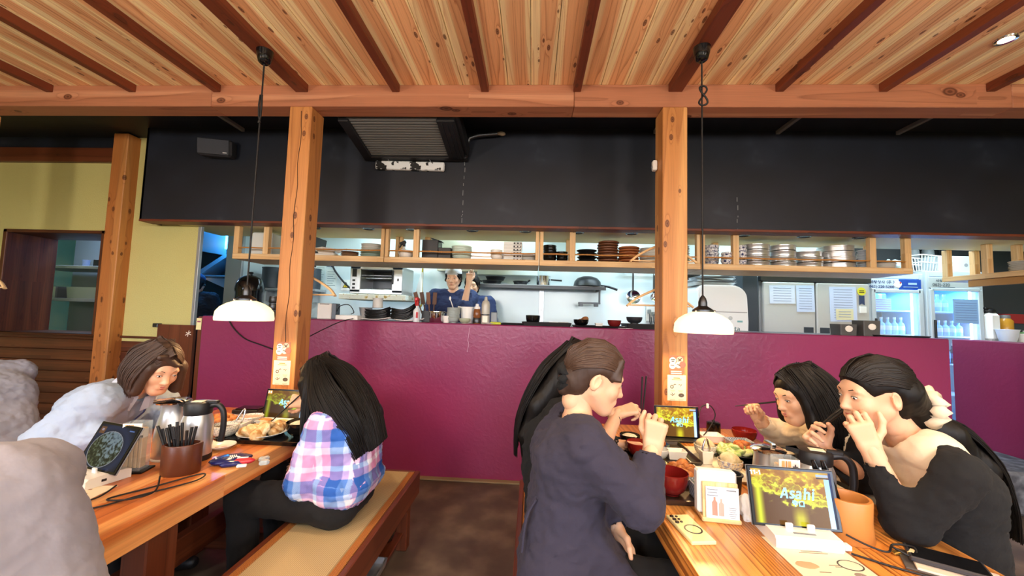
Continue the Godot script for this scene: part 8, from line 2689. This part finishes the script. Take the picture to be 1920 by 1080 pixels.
	# --- nearest person at the lower left: only the grey back shows
	j = seated(V(-1.03, 0.48, -0.72), -X, V(-1.045, 0.64, -0.72), V(-1.165, 0.8, -0.73), V(-1.26, 0.965, -0.74), V(-1.39, 1.07, -0.74), V(-1, -0.4, 0), V(-0.3, 1, 0), V(0, 0, -1), 0.19)
	j.eL = V(-1.31, 0.7, -0.5)
	j.wL = V(-1.47, 0.6, -0.6)
	j.eR = V(-1.31, 0.7, -0.92)
	j.wR = V(-1.47, 0.6, -0.84)
	person("person in a lavender grey shirt, only the back in view at the lower left", j, {
		"hands": [[j.wL, V(-1, 0, -0.1), V(0, 1, 0), -1, REST], [j.wR, V(-1, 0, 0.1), V(0, 1, 0), 1, REST]],
		"topm": M.lavender, "legm": M.grey_trousers, "hairm": M.hair_black, "loose": 0.035, "arm": 1.15, "sleeve": [0.9, 0.9], "extra": [[V(-1.16, 0.89, -0.73), V(-1.1, 0.66, -0.73), 0.15, 0.168, 0.06, Z * 0.06, Z * 0.07]], "hem": 0.04, "fat": 1.12, "fold": 0.003})
	staff()
	chopsticks(V(1.045, 0.95, -1.52), V(1.17, 1.03, -1.55), "black pair of serving tongs held by the woman in the black cardigan", 0.006, 0.3)
	chopsticks(V(0.505, 0.86, -1.83), V(0.515, 1.06, -1.82), "dark chopsticks held upright over the far red bowl by the woman in black", 0.0035, 0.23)
	chopsticks(V(-1.36, 0.745, -2.02), V(-1.2, 0.91, -2.05), "dark chopsticks held by the woman in the checked shirt", 0.0035, 0.23)
	chopsticks(V(1.06, 0.915, -2.1), V(1.19, 0.94, -2.08), "dark chopsticks held by the woman in the cream sweater", 0.0035, 0.22)


func chopsticks(a: Vector3, b: Vector3, label: String, r: float, l: float) -> void:
	var t := thing("chopsticks", label, "chopsticks", a)
	var d := (b - a).normalized()
	for e in [-1, 1]:
		var o: Vector3 = V(0.004, 0.002, 0.007) * e
		part("stick", mb().tube([o * 0.3, d * l * 0.5 + o, d * l + o * 1.5], [r * 0.6, r, r * 1.15], 8), M.black, t)


func ruffle(called: String, o: Vector3, r: float, th: float, m: Material, label: String) -> void:
	var k := mb()
	var ps := []
	var n := 40
	for i in n + 1:
		var a := TAU * i / n
		ps.append(V(sin(a * 7.0) * 0.004, cos(a) * r * (1.0 + 0.1 * sin(a * 9.0)), sin(a) * r * (1.0 + 0.1 * cos(a * 8.0))))
	var rs := []
	for i in n + 1:
		rs.append(th * (0.8 + 0.3 * sin(TAU * i / n * 13.0)))
	k.tube(ps, rs, 12)
	solo(called, k, m, label, "scrunchie", o)


func collar(j: Dictionary, what: String, m: Material, _s: int) -> void:
	var t := get_child(get_child_count() - 1)
	var k := mb()
	var up: Vector3 = (j.hd - j.nec).normalized()
	var fw: Vector3 = (Vector3(1, 0, 0.35) - up * up.dot(Vector3(1, 0, 0.35))).normalized()
	var sd := up.cross(fw)
	var c: Vector3 = j.nec + up * 0.015 - t.position
	for e in [-1, 1]:
		var top := []
		var low := []
		for i in 9:
			var a := PI * (1.0 - i / 8.0 * 0.94)
			var d: Vector3 = fw * cos(a) + sd * sin(a) * e
			top.append(c + d * 0.07 + up * (0.03 - 0.022 * i / 8.0))
			low.append(c + d * (0.094 + 0.012 * i / 8.0) + up * (-0.012 - 0.045 * i / 8.0))
		for i in 8:
			k.poly([low[i], low[i + 1], top[i + 1], top[i]])
			k.poly([top[i] * 1.0 - fw * 0.003, top[i + 1] - fw * 0.003, low[i + 1] - fw * 0.003, low[i] - fw * 0.003])
	part("collar", k, m, t, what)
	var ln := mb()
	for e in [-1, 1]:
		ln.tube([c + sd * e * 0.06 + fw * 0.03, c + sd * e * 0.045 + fw * 0.1 - up * 0.07, c + sd * e * 0.02 + fw * 0.12 - up * 0.2], 0.006, 6, 0.4)
	part("lanyard", ln, mat("343a66", 0.7), t)


func staff() -> void:
	var X := Vector3.RIGHT
	var Y := Vector3.UP
	var Z := Vector3.BACK
	var polo := cloth("1d2c55", 0.85)
	var dark := cloth("15161c", 0.85)
	var specs := [
		["kitchen worker in a navy polo shirt with a name tag, one forearm raised", V(-0.85, 0.12, -4.15), Z, 1.68, true],
		["kitchen worker in navy half hidden behind the raised hand of the other worker", V(-0.7, 0.12, -4.5), Z, 1.63, false],
		["kitchen worker in navy turned away beside the white rice machine", V(1.86, 0.12, -4.62), V(-1, 0, -0.3), 1.78, false],
		["kitchen worker in a dark top and dark blue cap beyond the yellow wall", V(-4.52, 0.12, -5.0), V(-0.3, 0, -1), 1.6, false]]
	for i in specs.size():
		var sp: Array = specs[i]
		var o: Vector3 = sp[1]
		var f: Vector3 = sp[2].normalized()
		var r := f.cross(Y).normalized()
		var h: float = sp[3] / 1.68
		var j := {"pel": o + V(0, 0.92, 0) * h, "wai": o + V(0, 1.08, 0) * h, "che": o + V(0, 1.28, 0) * h, "nec": o + V(0, 1.46, 0) * h + f * 0.01, "hd": o + V(0, 1.6, 0) * h + f * 0.04, "hb": facing(f + V(0, -0.12, 0))}
		j.sR = j.nec + r * 0.19 - V(0, 0.06, 0)
		j.sL = j.nec - r * 0.19 - V(0, 0.06, 0)
		for e in ["L", "R"]:
			var sg := 1.0 if e == "R" else -1.0
			j["e" + e] = j["s" + e] + r * sg * 0.06 - V(0, 0.27, 0) + f * 0.03
			j["w" + e] = j["e" + e] + f * 0.2 - V(0, 0.06, 0) - r * sg * 0.03
			j["h" + e] = j.pel + r * sg * 0.09
			j["k" + e] = o + r * sg * 0.1 + V(0, 0.5, 0)
			j["a" + e] = o + r * sg * 0.1 + V(0, 0.09, 0)
			j["t" + e] = j["a" + e] + f * 0.15 - V(0, 0.04, 0)
		var hands := []
		if sp[4]:
			j.eL = V(-0.7, 1.42, -3.97)
			j.wL = V(-0.66, 1.68, -4.0)
			hands = [[j.wL, V(0.05, 1, 0.05), V(0.2, 0, 1), -1, [[10, 20, 10], [14, 24, 12], [50, 60, 30], [60, 66, 34]]], [j.wR, f, Y, 1, REST]]
		else:
			hands = [[j.wL, f, Y, -1, REST], [j.wR, f, Y, 1, REST]]
		var look := {"hands": hands, "topm": polo if i < 3 else dark, "legm": M.black_cloth, "hairm": M.hair_black, "loose": 0.02, "sleeve": [0.1, 0.1], "arm": 1.15, "hem": 0.1, "topname": "polo_shirt", "fat": 1.08, "face": i < 2, "floor": 0.12,
			"hair_add": [[V(0, 0.0, -0.05), V(0, -0.06, -0.06), 0.05, 0.035, V(0.04, 0, 0), V(0.04, 0, 0)]], "open": V(0, -0.05, 0.088)}
		var t := person(sp[0], j, look)
		if i == 0:
			var tg := part("name_tag", mb().box(V(0, 0, 0), V(0.07, 0.022, 0.004), 0.003), M.white, t)
			tg.position = V(0.055, 1.33, 0.152)
			part("print", mb().box(V(0, 0.002, 0.0022), V(0.045, 0.005, 0.0006), 0.0), mat("4a6a9a", 0.6), tg)
			var cl := Sdf.new(0.008)
			for e in [-1, 1]:
				cl.slab(V(e * 0.03, 1.475, 0.06), V(e * 0.055, 1.49, -0.02), 0.014, 0.014, 0.01, V(0, 0.02, 0), V(0, 0.02, 0))
			part("collar", cl.into(mb()), cloth("12182e"), t)
		if i == 3 or i == 0:
			var cap := Sdf.new(0.006)
			cap.ball(V(0, 0.06, -0.02), V(0.088, 0.08, 0.106))
			cap.slab(V(0, -0.3, 0), V(0, 0.005, 0), 0.3, 0.03, 0.004, Vector3.ZERO, V(0.1, 0, 0.0), true)
			var cm := part("cap", cap.into(mb()), cloth("d8dade" if i == 0 else "2b3350"), t)
			cm.transform = Transform3D(j.hb, j.hd - t.position)


func cloths() -> void:
	M.navy_cloth = cloth("2c2939", 0.95, 0.03, 0.06)
	M.black_cloth = cloth("0b0b0d", 0.95)
	M.black_knit = cloth("0c0c0e", 0.95, 0.025, 0.06)
	M.cream_cloth = cloth("d8c8ae", 0.9)
	M.pale_shirt = cloth("98a8bf", 0.85, 0.02, 0.04)
	M.pale_plain = cloth("b9c2d2", 0.85)
	M.pale_grey = cloth("989cab", 0.85)
	M.lavender = cloth("908f9b", 0.9)
	M.grey_trousers = cloth("8c8d95", 0.9)
	# checked cotton: bands of blue, pink and white crossing
	var bands := [["2156a8", 14], ["7d9fdc", 7], ["f0f1f6", 8], ["dd90bb", 14], ["f0f1f6", 6], ["dd90bb", 9]]
	var line := []
	for b in bands:
		for i in int(b[1]):
			line.append(hex(b[0]))
	var n := line.size()
	var im := paint(n, n, Color.WHITE)
	for y in n:
		for x in n:
			var a: Color = line[x]
			var b: Color = line[y]
			im.set_pixel(x, y, a.lerp(b, 0.5) if (x + y) % 2 else a.lerp(b, 0.62 if b.v < 0.8 else 0.45))
	M.plaid = mat("ffffff", 0.85)
	M.plaid.albedo_texture = tex(im)
	M.plaid.uv1_triplanar = true
	M.plaid.uv1_triplanar_sharpness = 30.0
	M.plaid.uv1_scale = Vector3.ONE / 0.21
